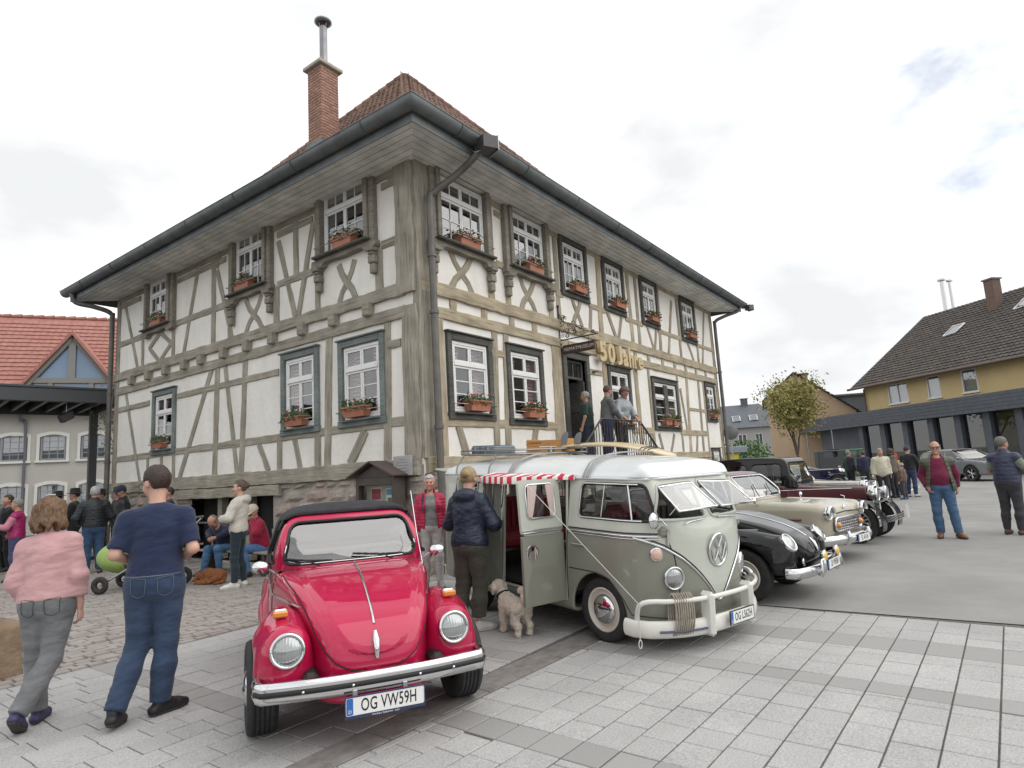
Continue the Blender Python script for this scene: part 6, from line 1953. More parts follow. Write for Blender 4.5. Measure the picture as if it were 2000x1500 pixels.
def vintage(name, loc, ang, label, p_body, p_top, p_wing, closed=True, wing=True, L_=2.6, scale=1.0, txt=None, res=.022):
 """thirties car: long bonnet, upright radiator, separate wings and headlamps"""
 car = empty(name, (loc[0], loc[1], 0), R(ang), label, 'vintage car')
 car.scale = (scale,) * 3
 bs = Poly2(spline([(.18,.42),(.22,.6),(.20,.96),(.12,1.0),(-.5,1.02),(-1.0,1.06),(-1.2,1.08),(-2.2,1.08),(-2.9,1.0),(-3.2,.75),(-3.2,.5),(-2.9,.38),(-1.0,.36)], 4, True),.012)
 bt = Poly2(spline([(.23,0),(.22,.17),(.15,.235),(-.5,.32),(-1.0,.45),(-1.25,.62),(-1.8,.68),(-2.6,.66),(-3.1,.52),(-3.2,0),(-3.1,-.52),(-2.6,-.66),(-1.8,-.68),(-1.25,-.62),(-1.0,-.45),(-.5,-.32),(.15,-.235),(.22,-.17)], 4, True),.012)
 def base(P):
  d = smax(bs(P[:, 0], P[:, 2]), bt(P[:, 0], P[:, 1]),.05)
  return d
 def body(P):
  d = base(P)
  c_ = s_box(P, (-2.05,0,1.15),(.86,.58,.55),.08)
  return np.maximum(np.maximum(d, -c_), np.minimum(P[:, 0] - .13,9))
 sdf_obj('body', body, (-3.4,-.9,.3),(.4,.9,1.2), res, p_body, car, normals=True)
 rs = rpoly([(-.22,.40),(.22,.40),(.235,.92),(.10,1.02),(-.10,1.02),(-.235,.92)], .05)
 prs = Poly2(rs, .01);
 sdf_obj('radiator_shell', lambda P: np.maximum(np.maximum(prs(P[:, 1], P[:, 2]), np.abs(P[:, 0] - .19) - .05),-np.maximum(prs(P[:, 1], P[:, 2]) + .03,.20 - P[:, 0])),(.1,-.3,.35),(.3,.3,1.08),.014, m_chrome, car, normals=True)
 g = Geo()
 for i in range(9): g.box((.205,-.17 + i * .0425 - .008,.44),(.228,-.17 + i * .0425 + .008,.95))
 o = obj('radiator_grille', g.mesh('radiator_grille', m_chrome), car); tag(o, kind='stuff')
 g = Geo(); g.tube([(.19,0,1.02),(.19,0,1.07)], .018,8); g.box((.14,-.012,1.07),(.25,.012,1.10),.008); obj('radiator_mascot', g.mesh('radiator_mascot', m_chrome), car)
 for s in (-1,1):
  headlamp(car, (.34, s * .33,.86),.115,0,0,.02,.03)
  g = Geo(); g.lathe([(0,-.20),(.05,-.19),(.10,-.11),(.118,-.01),(.116,.0)], 22, fwd((.34, s * .33,.86))); obj('headlight_shell', g.mesh('headlight_shell', m_black if not wing else m_chrome), car)
  def fw(P):
   x, y, z = P[:, 0], P[:, 1] * s, P[:, 2]
   r_ = np.hypot(x, z - .36)
   th = np.arctan2(z - .36, x)
   d = np.abs(r_ - (.43 + .02 * np.cos(th))) - .012
   d = smax(d, np.abs(y - .60) - .165,.03)
   d = np.maximum(d, -(z - .30) * 1.0 - .08 * (x > 0))
   d = smin(d, np.maximum(np.maximum(np.abs(z - .33 - .42 * np.clip((-x - .2) / 1.0,0,1) * 0 - np.clip((.95 + x) * .55,0,.3)) - .014, np.abs(y - .60) - .16), np.maximum(x + .32,-.98 - x)),.02)
   d = smin(d, s_cone(np.stack([x, y, z], 1),(.28,.60,.70),(-.30,.60,.72),.06,.07),.05)
   return d
  sdf_obj('front_wing', fw, (-1.1, min(s * .4, s * .85),.2),(.6, max(s * .4, s * .85),1.0), res * .8, p_wing, car, normals=True)
  def rwg(P):
   x, y, z = P[:, 0] + L_, P[:, 1] * s, P[:, 2]
   d = np.abs(np.hypot(x, z - .36) - .43) - .02
   return np.maximum(smax(d, np.abs(y - .66) - .15,.03),.28 - z)
  sdf_obj('rear_wing', rwg, (-L_ - .6, min(s * .45, s * .9),.2),(-L_ + .6, max(s * .45, s * .9),.95), res, p_wing, car, normals=True)
  g = Geo(); g.box((-L_ + .4, min(s * .52, s * .78),.31),(-.9, max(s * .52, s * .78),.345),.012); obj('running_board', g.mesh('running_board', m_black), car)
  wheel(car, 0, s * .60,.36,.36,.13, 'wire', rim_r=.24); wheel(car, -L_, s * .64,.36,.36,.13, 'wire', rim_r=.24)
  strip('belt_moulding', side_pts(base, [(x, .98) for x in np.arange(-2.9,.0,.1)], s, .004),.009, m_chrome, car)
  strip('door_seam', side_pts(base, dense([(-1.22,1.04),(-1.22,.42)], .08), s, 0),.005, m_black, car)
  strip('bonnet_handle', side_pts(base, [(-.30,.86),(-.24,.84),(-.24,.80)], s, .02),.012, m_chrome, car)
 g = Geo(); g.tube([(.30,-.42,.72),(.30,.42,.72)], .018,8); g.tube([(.34,-.33,.74),(.34,-.33,.72),(.34,.33,.72),(.34,.33,.74)], .014,6); obj('lamp_bar', g.mesh('lamp_bar', m_chrome), car)
 for z in (.40,.44,.48):
  g = Geo(); g.tube([(.50,-.64, z),(.56,-.4, z),(.58,0, z),(.56,.4, z),(.50,.64, z)], .016,8); obj('bumper_bar', g.mesh('bumper_bar', m_chrome), car)
 if txt:
  g = Geo(); g.prism(rrect(-.11,-.13,.11,.13,.01),0,.006); o = obj('number_plate', g.mesh('number_plate', m_plate), car); o.matrix_local = fwd((.62,.46,.50))
 if closed:
  cs = Poly2(spline([(-1.02,1.0),(-1.10,1.30),(-1.16,1.55),(-1.35,1.63),(-2.1,1.66),(-2.75,1.60),(-3.0,1.35),(-3.05,1.0)], 4, True),.012)
  ct = Poly2(rpoly([(-1.0,-.60),(-1.0,.60),(-3.05,.60),(-3.05,-.60)], .2),.012)
  def gh(P): return smax(smax(cs(P[:, 0], P[:, 2]), ct(P[:, 0], P[:, 1]),.05), np.abs(P[:, 1]) - .655 + .18 * (P[:, 2] - 1.0),.05)
  ws = rpoly([(-.47,1.08),(.47,1.08),(.44,1.52),(-.44,1.52)], .05)
  w1 = rpoly([(-1.28,1.09),(-1.86,1.09),(-1.86,1.50),(-1.28,1.50)], .07); w2 = rpoly([(-1.98,1.09),(-2.62,1.09),(-2.55,1.50),(-1.98,1.50)], .07)
  pws, pw1, pw2 = Poly2(ws, .012), Poly2(w1,.012), Poly2(w2,.012)
  def cab(P):
   d = shell(gh(P),.05)
   d = np.maximum(d, -np.maximum(pws(P[:, 1], P[:, 2]),-1.5 - P[:, 0]))
   return np.maximum(np.maximum(np.maximum(d, -pw1(P[:, 0], P[:, 2])),-pw2(P[:, 0], P[:, 2])),1.02 - P[:, 2])
  sdf_obj('cabin_top', cab, (-3.2,-.8,.95),(-.8,.8,1.75), res, p_top, car, normals=True)
  sheet('windscreen', ws, lambda p: front_pts(gh, p, -.02, x0=0), m_screen, car)
  for s in (-1,1):
   for ol in (w1, w2): sheet('side_window', ol, lambda p: side_pts(gh, p, s, -.02), m_carglass, car)
 else:
  wsq = [(-1.06,-.50,1.05),(-1.06,.50,1.05),(-1.30,.44,1.42),(-1.30,-.44,1.42)]
  g = Geo(); g.quad(*wsq); w_ = obj('windscreen', g.mesh('windscreen', m_screen), car); strip('windscreen_frame', wsq, .018, m_chrome, w_, closed=True)
  g = Geo()
  hood = spline([(-1.27,1.43),(-1.7,1.50),(-2.3,1.48),(-2.75,1.36),(-2.95,1.05)], 5)
  vs_, fs = [], []
  for (x, z) in hood:
   for (y, dz) in ((-.66,-.34 if z > 1.2 else -.1),(-.60,-.03),(-.35,.03),(0,.045),(.35,.03),(.60,-.03),(.66,-.34 if z > 1.2 else -.1)): vs_.append((x, y, z + dz))
  for i in range(len(hood) - 1):
   for j in range(6): fs.append((i * 7 + j, i * 7 + 7 + j, i * 7 + 8 + j, i * 7 + 1 + j))
  g.add(vs_, fs, True); obj('folding_top', g.mesh('folding_top', p_top), car)
  for s in (-1,1):
   tri = [(-1.06, s * .56,1.06),(-1.55, s * .62,1.06),(-1.34, s * .52,1.36)]; g = Geo(); g.quad(*tri); w_ = obj('quarter_light', g.mesh('quarter_light', m_carglass), car); strip('quarter_frame', tri, .014, m_chrome, w_, closed=True)
 g = Geo(); g.box((-2.9,-.56,.45),(-1.1,.56,.49)); obj('cabin_floor', g.mesh('cabin_floor', m_cabin), car)
 for y in (-.30,.30): seat(car, -1.75, y, .48,.70,1.18, m_seat)
 steering(car, (-1.38,.30,1.12),.20, R(35))
 return car
p_maroon = paint('maroon_paint', (.085,.012,.022)); p_ivory = paint('ivory_paint', (.60,.59,.53)); p_navy = paint('navy_paint', (.012,.016,.045))
vintage('maroon_saloon', (13.72,1.80),-97, 'maroon and black thirties saloon with big separate headlamps', p_maroon, p_blk, p_blk, True, txt='x')
vintage('ivory_cabriolet', (16.3,2.25),-98, 'ivory white vintage cabriolet with dark folding top behind the maroon saloon', p_ivory, m_soft, p_ivory, False)
vintage('navy_tourer', (30.9,5.0),-75, 'dark blue vintage tourer with black top, mostly hidden behind ivory car', p_navy, m_soft, p_navy, False)
def offroader(name, loc, ang):
 car = empty(name, (loc[0], loc[1], 0), R(ang), 'green boxy off-road car with dark grey rear body', 'off-road car')
 pg = paint('grass_green_paint', (.035,.135,.045),.4); pd = mat('dark_grey_hardtop', (.055,.06,.062),.7)
 def low(P):
  d = s_box(P, (-.9,0,.78),(1.55,.72,.33),.05)
  d = smin(d, s_box(P, (.25,0,.86),(.40,.50,.30),.05),.02)
  for ax in (0,-2.2): d = np.maximum(d, -np.maximum(np.hypot(P[:, 0] - ax, P[:, 2] - .4) - .46,.3 - np.abs(P[:, 1])))
  return d
 sdf_obj('body', low, (-2.7,-.9,.3),(.9,.9,1.3),.025, pg, car, normals=True)
 sdf_obj('rear_body', lambda P: np.maximum(s_box(P, (-1.85,0,1.32),(.62,.73,.52),.06),-s_box(P, (-1.85,0,1.62),(.30,.9,.14),.03)),(-2.6,-.9,.7),(-1.1,.9,2.0),.025, pd, car, normals=True)
 def cab(P):
  d = s_box(P, (-.78,0,1.42),(.46,.70,.42),.05); d = shell(d, .05)
  d = np.maximum(d, -s_box(P, (-.78,0,1.48),(.34,.9,.24),.03))
  return np.maximum(d, -s_box(P, (-.3,0,1.48),(.3,.6,.24),.03))
 sdf_obj('cab', cab, (-1.4,-.9,.9),(-.2,.9,1.95),.022, pg, car, normals=True)
 g = Geo(); g.quad((-.345,-.6,1.24),(-.345,.6,1.24),(-.345,.6,1.72),(-.345,-.6,1.72)); obj('windscreen', g.mesh('windscreen', m_screen), car)
 for s in (-1,1):
  g = Geo(); g.quad((-1.12, s * .675,1.24),(-.44, s * .675,1.24),(-.44, s * .675,1.72),(-1.12, s * .675,1.72)); obj('side_window', g.mesh('side_window', m_carglass), car)
  wheel(car, 0, s * .62,.38,.38,.18, rim_r=.2, m_rim=pg); wheel(car, -2.2, s * .62,.38,.38,.18, rim_r=.2, m_rim=pg)
  g = Geo(); g.box((-.5, min(s * .5, s * .78),.80),(.62, max(s * .5, s * .78),.86),.03); obj('front_wing', g.mesh('front_wing', pg), car)
  headlamp(car, (.66, s * .3,.86),.085)
  g = Geo(); g.tube([(-1.22, s * .735,.55),(-1.22, s * .735,1.1)], .006,4); obj('door_seam', g.mesh('door_seam', m_black), car)
 g = Geo(); g.box((.60,-.78,.48),(.74,.78,.58),.02); obj('bumper', g.mesh('bumper', m_black), car)
 g = Geo(); g.box((-1.9,-.45,1.841),(-1.4,.45,1.90),.02); obj('roof_box', g.mesh('roof_box', m_black), car)
 return car
offroader('off_road_car', (36.8,4.3),-72)
def suv(name, loc, ang):
 car = empty(name, (loc[0], loc[1], 0), R(ang), 'modern silver grey crossover parked by the glass shopfront', 'car')
 ps = paint('silver_grey_paint', (.20,.205,.215),1.0)
 side = Poly2(spline([(.74,.30),(.88,.45),(.90,.66),(.84,.82),(.55,.93),(.1,1.0),(-.35,1.06),(-.75,1.28),(-1.2,1.50),(-1.6,1.575),(-2.3,1.56),(-3.0,1.46),(-3.3,1.2),(-3.42,.9),(-3.4,.5),(-3.2,.32),(-1.2,.26)], 5, True),.012)
 topp = Poly2(spline([(.92,0),(.88,.45),(.72,.74),(.4,.88),(-.3,.90),(-2.4,.90),(-3.1,.82),(-3.42,.5),(-3.44,0),(-3.42,-.5),(-3.1,-.82),(-2.4,-.90),(-.3,-.90),(.4,-.88),(.72,-.74),(.88,-.45)], 5, True),.012)
 fr = Poly2(spline([(0,.22),(.75,.25),(.89,.40),(.90,.75),(.87,.98),(.74,1.28),(.64,1.48),(.48,1.56),(0,1.585),(-.48,1.56),(-.64,1.48),(-.74,1.28),(-.87,.98),(-.90,.75),(-.89,.40),(-.75,.25)], 5, True),.012)
 def base(P): return smax(smax(side(P[:, 0], P[:, 2]), topp(P[:, 0], P[:, 1]),.10), fr(P[:, 1], P[:, 2]),.06)
 w1 = rpoly([(-.62,1.05),(-1.55,1.05),(-1.55,1.47),(-1.28,1.47)], .05); w2 = rpoly([(-1.63,1.05),(-2.75,1.08),(-2.55,1.45),(-1.63,1.47)], .05)
 ws = rpoly([(-.66,1.06),(.66,1.06),(.54,1.50),(-.54,1.50)], .08)
 pw = [Poly2(w1,.012), Poly2(w2,.012)]; pws = Poly2(ws, .012)
 def body(P):
  d = base(P)
  for ax in (0,-2.65): d = smax(d, -np.maximum(np.hypot(P[:, 0] - ax, P[:, 2] - .36) - .40,.5 - np.abs(P[:, 1])),.02)
  d = np.maximum(d, -s_box(P, (-1.8,0,1.15),(1.3,.66,.34),.1))
  for p in pw: d = np.maximum(d, -p(P[:, 0], P[:, 2]))
  d = np.maximum(d, -np.maximum(pws(P[:, 1], P[:, 2]), np.maximum(-1.5 - P[:, 0], P[:, 0] + .2)))
  return np.maximum(d, -s_box(P, (.93,0,.62),(.06,.44,.09),.03))
 sdf_obj('body', body, (-3.6,-1.05,.2),(1.05,1.05,1.75),.02, ps, car, normals=True, newton=2)
 for s in (-1,1):
  for ol in (w1, w2): sheet('side_window', ol, lambda p: side_pts(base, p, s, -.015), m_darkglass, car)
  wheel(car, 0, s * .80,.36,.36,.22, 'alloy', rim_r=.25); wheel(car, -2.65, s * .80,.36,.36,.22, 'alloy', rim_r=.25)
  q = front_pts(base, rpoly([(s * .52,.80),(s * .80,.86),(s * .86,.80),(s * .60,.74)], .02),.004)
  g = Geo(); g.add([tuple(p) for p in q], [range(len(q))]); obj('headlight', g.mesh('headlight', m_lens), car)
  g = Geo(); g.box((-.62, min(s * .88, s * 1.06),1.02),(-.48, max(s * .88, s * 1.06),1.16),.05); obj('wing_mirror', g.mesh('wing_mirror', ps), car)
  strip('wheel_arch_trim', side_pts(base, [(.42 * math.cos(a),.36 + .42 * math.sin(a)) for a in np.linspace(.1,3.04,16)], s, .0),.03, m_black, car)
  strip('sill_trim', side_pts(base, [(x, .33) for x in np.arange(-2.2,-.45,.1)], s, 0),.05, m_black, car)
 sheet('windscreen', ws, lambda p: front_pts(base, p, -.015, x0=.1), m_darkglass, car)
 g = Geo(); g.tube([(.90,-.40,.70),(.93,-.2,.58),(.94,0,.55),(.93,.2,.58),(.90,.40,.70)], .022,8); obj('grille_trim', g.mesh('grille_trim', m_chrome), car)
 g = Geo(); g.box((.87,-.46,.54),(.885,.46,.71)); obj('grille', g.mesh('grille', m_black), car)
 g = Geo(); g.box((.82,-.6,.26),(.92,.6,.42),.04); obj('bumper_insert', g.mesh('bumper_insert', m_black), car)
 plate(car, (.955,0,.48), 'OG KM 418', .5,.11,0,0,.1)
 g = Geo(); g.box((-3.0,-.7,.4),(-.7,.7,.5)); obj('cabin_floor', g.mesh('cabin_floor', m_cabin), car)
 for y in (-.35,.35): seat(car, -1.5, y, .5,.75,1.35, m_black)
 return car
suv('parked_crossover', (37.0,-.5),-138)
# ------------------------------------------------------------------ people
SKIN = {}
def skin(tone):
 c = {'fair': (.56,.335,.25), 'ruddy': (.50,.26,.19), 'tan': (.42,.235,.16)}[tone]
 return mat('skin_' + tone, c, .5, c2=tuple(x * .9 for x in c), vscale=14, bump=.1, bscale=60, bdist=.002)
def cloth(name, c, kind='knit', rough=.9, var=.82):
 c2 = tuple(x * var for x in c)
 if kind == 'denim': return mat(name, c, .9, c2=tuple(min(1, x * 1.5 + .008) for x in c), vscale=5.5, bump=.55, bscale=11, bdist=.03, stretch=(.8,.8,1.7), detail=9, ramp=(.42,.75), sheen=.1)
 if kind == 'shell': return mat(name, c, .5, c2=c2, vscale=9, bump=.6, bscale=15, bdist=.03, stretch=(.9,.9,1.5))
 return mat(name, c, rough, c2=c2, vscale=9, bump=.5, bscale=10, bdist=.03, stretch=(.8,.8,1.6), sheen=.15)
def hairmat(name, c):
 return mat('hair_' + name, c, .5, c2=tuple(x * .45 for x in c), vscale=16, stretch=(6,6,1.2), bump=.8, bscale=30, bdist=.01, detail=8, ramp=(.3,.62))
m_eye = mat('eye_dark', (.03,.025,.02),.2)
m_spec = mat('spectacle_frame', (.03,.02,.018),.3)
m_sun = mat('sunglass_lens', (.008,.008,.009),.1, coat=1)
def rotm(yaw, pitch=0, roll=0):
 return np.array((Matrix.Rotation(yaw, 3, 'Z') @ Matrix.Rotation(pitch, 3, 'Y') @ Matrix.Rotation(roll, 3, 'X')), np.float32)
def person(loc, face, h=1.75, label='', build=1.0, belly=0.0, lean=0.0, side=0.0, arms=None, legs=None, sit=None, head=(0,0), tone='fair', res=.014,
           top=None, outer=None, trousers=None, shoes=(.03, .03, .035), hair=('short', (.10, .07, .05)), hat=None, glasses=None, group=None, female=False, z=0.0, extra=None, twist=0.0, breasts=False, pockets=None):
 """a figure 1.75 m tall before scaling; x forward, y to its left. arms / legs: {'L': (elbow, wrist[, hand dir]),...} / {'L': (knee, ankle, toe yaw[, heel lift])}"""
 root = empty('person', (loc[0], loc[1], z), R(face), label, 'person', group)
 k = h / 1.75
 root.scale = (k, k, k)
 B = build
 dz = 0.0 if sit is None else sit - 0.93
 pel = np.array([0,0,.93 + dz], np.float32)
 Rl = rotm(0, R(lean), R(side)) @ rotm(R(twist))
 def up(p):          # carry an upper body point with the lean
  p = np.array(p, np.float32); p = p + np.array([0,0, dz], np.float32)
  return pel + Rl @ (p - pel)
 sw = (.148 if female else .178) * (0.5 + 0.5 * B)
 sh = {'L': up((0, sw, 1.375)), 'R': up((0,-sw, 1.375))}
 arms = arms or {}
 A = {}
 for s, sg in (('L', 1),('R', -1)):
  if s in arms:
   a = arms[s]
   e_, w_ = np.array(a[0], np.float32), np.array(a[1], np.float32)
   if len(a) < 3 or not a[2]: e_, w_ = up(e_), up(w_)
   A[s] = (e_, w_)
  else:
   o_ = .06 * (B - 1)
   A[s] = (up((-.03, sg * (.232 + o_),1.11)), up((.05, sg * (.245 + o_),.87)))
 legs = legs or {}
 Lg = {}
 for s, sg in (('L', 1),('R', -1)):
  hip = pel + np.array([0, sg * .09 * (0.6 + .4 * B),-.03], np.float32)
  if s in legs: kn, an, ty = legs[s][0], legs[s][1], legs[s][2]; lift = legs[s][3] if len(legs[s]) > 3 else 0
  else: kn, an, ty, lift = (.015, sg * .105,.49),(-.03, sg * .115,.085), sg * 12,0
  Lg[s] = (hip, np.array(kn, np.float32), np.array(an, np.float32), R(ty), R(lift))
 hc = up((.015,0,1.62)); nb = up((0,0,1.45))
 Rh = Rl @ rotm(R(head[0]), R(head[1]))
 hpiv = up((0,0,1.53))
 H0 = np.array([0,0,1.53], np.float32)
 def toh(P): return (P - hpiv) @ Rh + H0          # into the unturned head frame
 def hw(p): return hpiv + Rh @ (np.array(p, np.float32) - H0)
 def torso(P, off, grow=1.0, bel=belly):
  c = lambda p: up(p)
  def E(p, r):
   q = (P - up(p)) @ Rl
   return s_ell(q, (0,0,0), np.array(r, np.float32) + off)
  d = E((-.005,0,.95),(.115 * (.5 + .5 * B),(.168 if female else .158) * B, .13))
  d = smin(d, E((.0 + bel * .45,0,1.10),(.10 * B + bel, .142 * B + bel * .4,.17)),.07)
  d = smin(d, E((.0,0,1.28),(.115 * (.4 + .6 * B),.155 * (.5 + .5 * B),.17)),.07)
  for s in 'LR': d = smin(d, s_cone(P, up((-.005,0,1.405)), sh[s], .062 + off, .046 + off),.05)
  if breasts or female:
   for sg in (-1,1): d = smin(d, E((.085, sg * .075,1.265),(.055,.065,.06)),.05)
  return d
 def arm(P, s, r, t0=0.0, t1=1.0):
  e_, w_ = A[s]
  d = s_cone(P, sh[s], e_, .050 * r, .040 * r)
  d = smin(d, s_cone(P, e_, w_, .041 * r, .029 * r),.02)
  return d
 def hand(P, s, sg):
  e_, w_ = A[s]
  f_ = w_ - e_; f_ /= np.linalg.norm(f_)
  inn = np.array([0,-sg, 0], np.float32)
  n_ = inn - f_ * (inn @ f_); n_ /= (np.linalg.norm(n_) + 1e-6)      # palm normal
  ac = np.cross(f_, n_); ac /= np.linalg.norm(ac) + 1e-6             # across the knuckles
  if (ac @ np.array([1,0,.3], np.float32)) < 0: ac = -ac
  kn = w_ + f_ * .085
  d = s_cone(P, w_ + f_ * .02, kn, .033,.040,(n_, .48))
  for i, (o_, ln) in enumerate(((.030,.068),(.010,.078),(-.011,.072),(-.030,.056))):
   b0 = kn + ac * o_; b1 = b0 + f_ * ln * .55 + n_ * .012; b2 = b1 + f_ * ln * .36 + n_ * .034
   d = smin(d, s_cone(P, b0, b1,.0095,.009),.006); d = np.minimum(d, s_cone(P, b1, b2,.009,.0075))
  t0 = w_ + f_ * .03 + ac * .026; t1 = t0 + ac * .030 + f_ * .035 + n_ * .012; t2 = t1 + f_ * .032 + n_ * .008
  d = smin(d, s_cone(P, t0, t1,.013,.011),.01); d = np.minimum(d, s_cone(P, t1, t2,.011,.009))
  return d
 def leg(P, s, a, b, off):
  hip, kn, an, ty, lf = Lg[s]
  d = s_cone(P, hip, kn, .088 * (.4 + .6 * B) + off, .056 * (.7 + .3 * B) + off)
  cm = kn * .62 + an * .38 + np.array([-.016,0,0], np.float32)
  d = smin(d, s_cone(P, kn, cm, .054 + off, .053 + off),.04)
  d = smin(d, s_cone(P, cm, an, .052 + off, .036 + off),.04)
  return d
 def foot(P, s, off):
  hip, kn, an, ty, lf = Lg[s]
  fd = np.array([math.cos(ty) * math.cos(lf), math.sin(ty) * math.cos(lf),-math.sin(lf)], np.float32)
  upv = np.array([math.cos(ty) * math.sin(lf), math.sin(ty) * math.sin(lf), math.cos(lf)], np.float32)
  heel = an - fd * .045 - upv * .045; ball = an + fd * .13 - upv * .050; toe = an + fd * .185 - upv * .056
  d = s_cone(P, heel, ball, .034 + off, .040 + off, (upv, .9))
  d = smin(d, s_cone(P, ball, toe, .040 + off, .028 + off, (upv, .8)),.02)
  d = smin(d, s_cone(P, an + upv * .01, an + fd * .07 - upv * .03,.038 + off, .034 + off),.03)
  return d, an - upv * (.085 - 0.0), upv, fd
 def headf(P):
  Q = toh(P)
  d = s_ell(Q, (-.012,0,1.655),(.098,.078,.098))
  d = smin(d, s_ell(Q, (.030,0,1.585),(.064,.058,.078)),.035)
  d = smin(d, s_cone(Q, (.092,0,1.638),(.112,0,1.602),.009,.014),.014)
  d = smin(d, s_cone(Q, (.082,.038,1.654),(.082,-.038,1.654),.012,.012),.018)
  for sg in (-1,1):
   d = smax(d, -(np.sqrt(((Q - np.array([.106, sg * .034,1.635], np.float32)) ** 2).sum(1)) - .017),.012)
   d = smin(d, s_ell(Q, (-.004, sg * .079,1.618),(.020,.012,.032)),.008)
   d = smin(d, s_ell(Q, (.062, sg * .04,1.60),(.03,.022,.028)),.02)
  d = smin(d, s_ell(Q, (.088,0,1.563),(.013,.025,.008)),.008)
  d = smin(d, s_ell(Q, (.074,0,1.530),(.022,.024,.020)),.02)
  d = smax(d, -s_box(Q, (.105,0,1.5625),(.012,.022,.0022)),.003)
  return d
 def bodyf(P):
  d = torso(P, -.008)
  d = smin(d, s_cone(P, up((-.01,0,1.40)), hw((-.01,0,1.56)),.058 * (.6 + .4 * B),.052),.03)
  d = smin(d, headf(P),.02)
  for s, sg in (('L', 1),('R', -1)):
   d = smin(d, arm(P, s, .95 * (.55 + .45 * B)),.03); d = smin(d, hand(P, s, sg),.012)
   d = smin(d, leg(P, s, 0,0,-.008),.03); d = smin(d, foot(P, s, -.008)[0], .02)
  return d
 pts = [hc + .16, hc - .16, pel + .3, pel - .3]
 for s in 'LR':
  pts += [sh[s], A[s][0], A[s][1] + .16, A[s][1] - .16] + [Lg[s][1] + .12, Lg[s][1] - .12, Lg[s][2] + .16, Lg[s][2] - .16]
 pts = np.array(pts); lo, hi = pts.min(0) - .12, pts.max(0) + .12; lo[2] = min(lo[2], -.03)
 ms = skin(tone)
 body = sdf_obj('body', bodyf, lo, hi, res, ms, root, newton=1)
 def fold(P, amp, seed=0):
  Q = P @ np.array([[1,0,.25], [0,1,.35], [-.3,-.4,1]], np.float32)
  f_ = vnoise(Q * np.array([1,1,2.4], np.float32),5.0, seed) * .75 + (1 - 2 * np.abs(vnoise(Q * np.array([.8,.8,3.0], np.float32),8.0, seed + 2))) * .35
  return amp * f_ * .9
 def garment(nm, m, off=.014, hem=.90, sleeves='long', open_=None, quilt=None, amp=.006, flare=0.0, seed=0, collar=0.0, hood=False):
  def f(P):
   d = torso(P, off)
   Pu = (P - pel) @ Rl + np.array([0,0,.93], np.float32)      # upright body frame
   if flare: d = d - flare * np.clip((1.12 - Pu[:, 2]) / .25,0,1)
   for s in 'LR':
    e_, w_ = A[s]
    if sleeves == 'none':
     a = s_cone(P, sh[s], sh[s] + (e_ - sh[s]) * .06,.046 + off, .044 + off)
    else:
     r_ = (.6 + .4 * B)
     a = s_cone(P, sh[s], e_, .052 * r_ + off, .046 * r_ + off)
     if sleeves in ('long', 'roll'): a = smin(a, s_cone(P, e_, w_, .046 * r_ + off, .034 * r_ + off),.03)
     v_ = (w_ - e_) if sleeves in ('long', 'roll') else (e_ - sh[s])
     L_ = np.linalg.norm(v_); v_ = v_ / L_
     base = e_ if sleeves in ('long', 'roll') else sh[s]
     lim = {'long': .97, 'roll': .45, 'short': .86}[sleeves]
     a = np.maximum(a, (P - base) @ v_ - L_ * lim)
    d = smin(d, a, .045)
   if collar: d = smin(d, np.maximum(np.abs(s_cone(P, up((-.01,0,1.42)), up((0,0,1.42 + collar)),.074,.082)) - .012, up((0,0,1.40))[2] - P[:, 2]),.015)
   d = smax(d, -s_cone(P, up((.02,0,1.45)), up((.04,0,1.60)),.056,.09),.012)
   if hood: d = smin(d, s_ell((P - up((-.10,0,1.44))) @ Rl, (0,0,0),(.075,.14,.075)),.03)
   d = smax(d, hem - Pu[:, 2], .012)
   if open_ is not None:
    w0, w1 = open_
    yy = np.abs(Pu[:, 1]) - (w0 + (w1 - w0) * np.clip((1.45 - Pu[:, 2]) / .5,0,1))
    d = smax(d, -np.maximum(yy, .02 - Pu[:, 0]),.01)
   if quilt: d = d + .007 * np.abs(np.sin(Pu[:, 2] * math.pi / quilt)) ** .5 * -1 + .004
   return d
  return sdf_obj(nm, f, lo, hi, res, m, root, newton=1, disp=lambda V: fold(V, amp, seed) * np.clip((((V - pel) @ Rl)[:, 2] + .93 - hem) / .05,0,1))
 if top: garment('top', **top)
 if outer: garment('jacket', **outer)
 if trousers:
  tm, toff, waist, hemz = trousers[:4]
  def tf(P):
   d = s_ell((P - up((-.005,0,.94))) @ Rl, (0,0,0),(.118 * (.5 + .5 * B) + toff + belly * .3,(.17 if female else .16) * B + toff, .13))
   d = smin(d, s_ell((P - (pel + np.array([-.05 if sit is None else .0,0,-.04], np.float32))),(0,0,0),(.085 + toff, .15 * B, .10)),.05)
   for s in 'LR':
    l_ = leg(P, s, 0,0, toff + .004)
    hip, kn, an, ty, lf = Lg[s]
    l_ = smin(l_, s_cone(P, kn, an, .052 + toff, (.05 + toff if toff > .012 else .043)),.03)
    ax = (an - kn) / np.linalg.norm(an - kn)
    l_ = smax(l_, (P - an) @ ax + (hemz - .085 - .0),.01)
    d = smin(d, l_, .03)
   Pu = (P - pel) @ Rl + np.array([0,0,.93], np.float32)
   cut = Pu[:, 2] - waist
   if sit is not None: cut = np.where(P[:, 0] > .10,-1, cut)
   return smax(d, cut, .01)
  tro = sdf_obj('trousers', tf, lo, hi, res, tm, root, newton=1, disp=lambda V: fold(V, .008,5) * np.clip((waist - (V - pel)[:, 2] - .93) / .05,0,1))
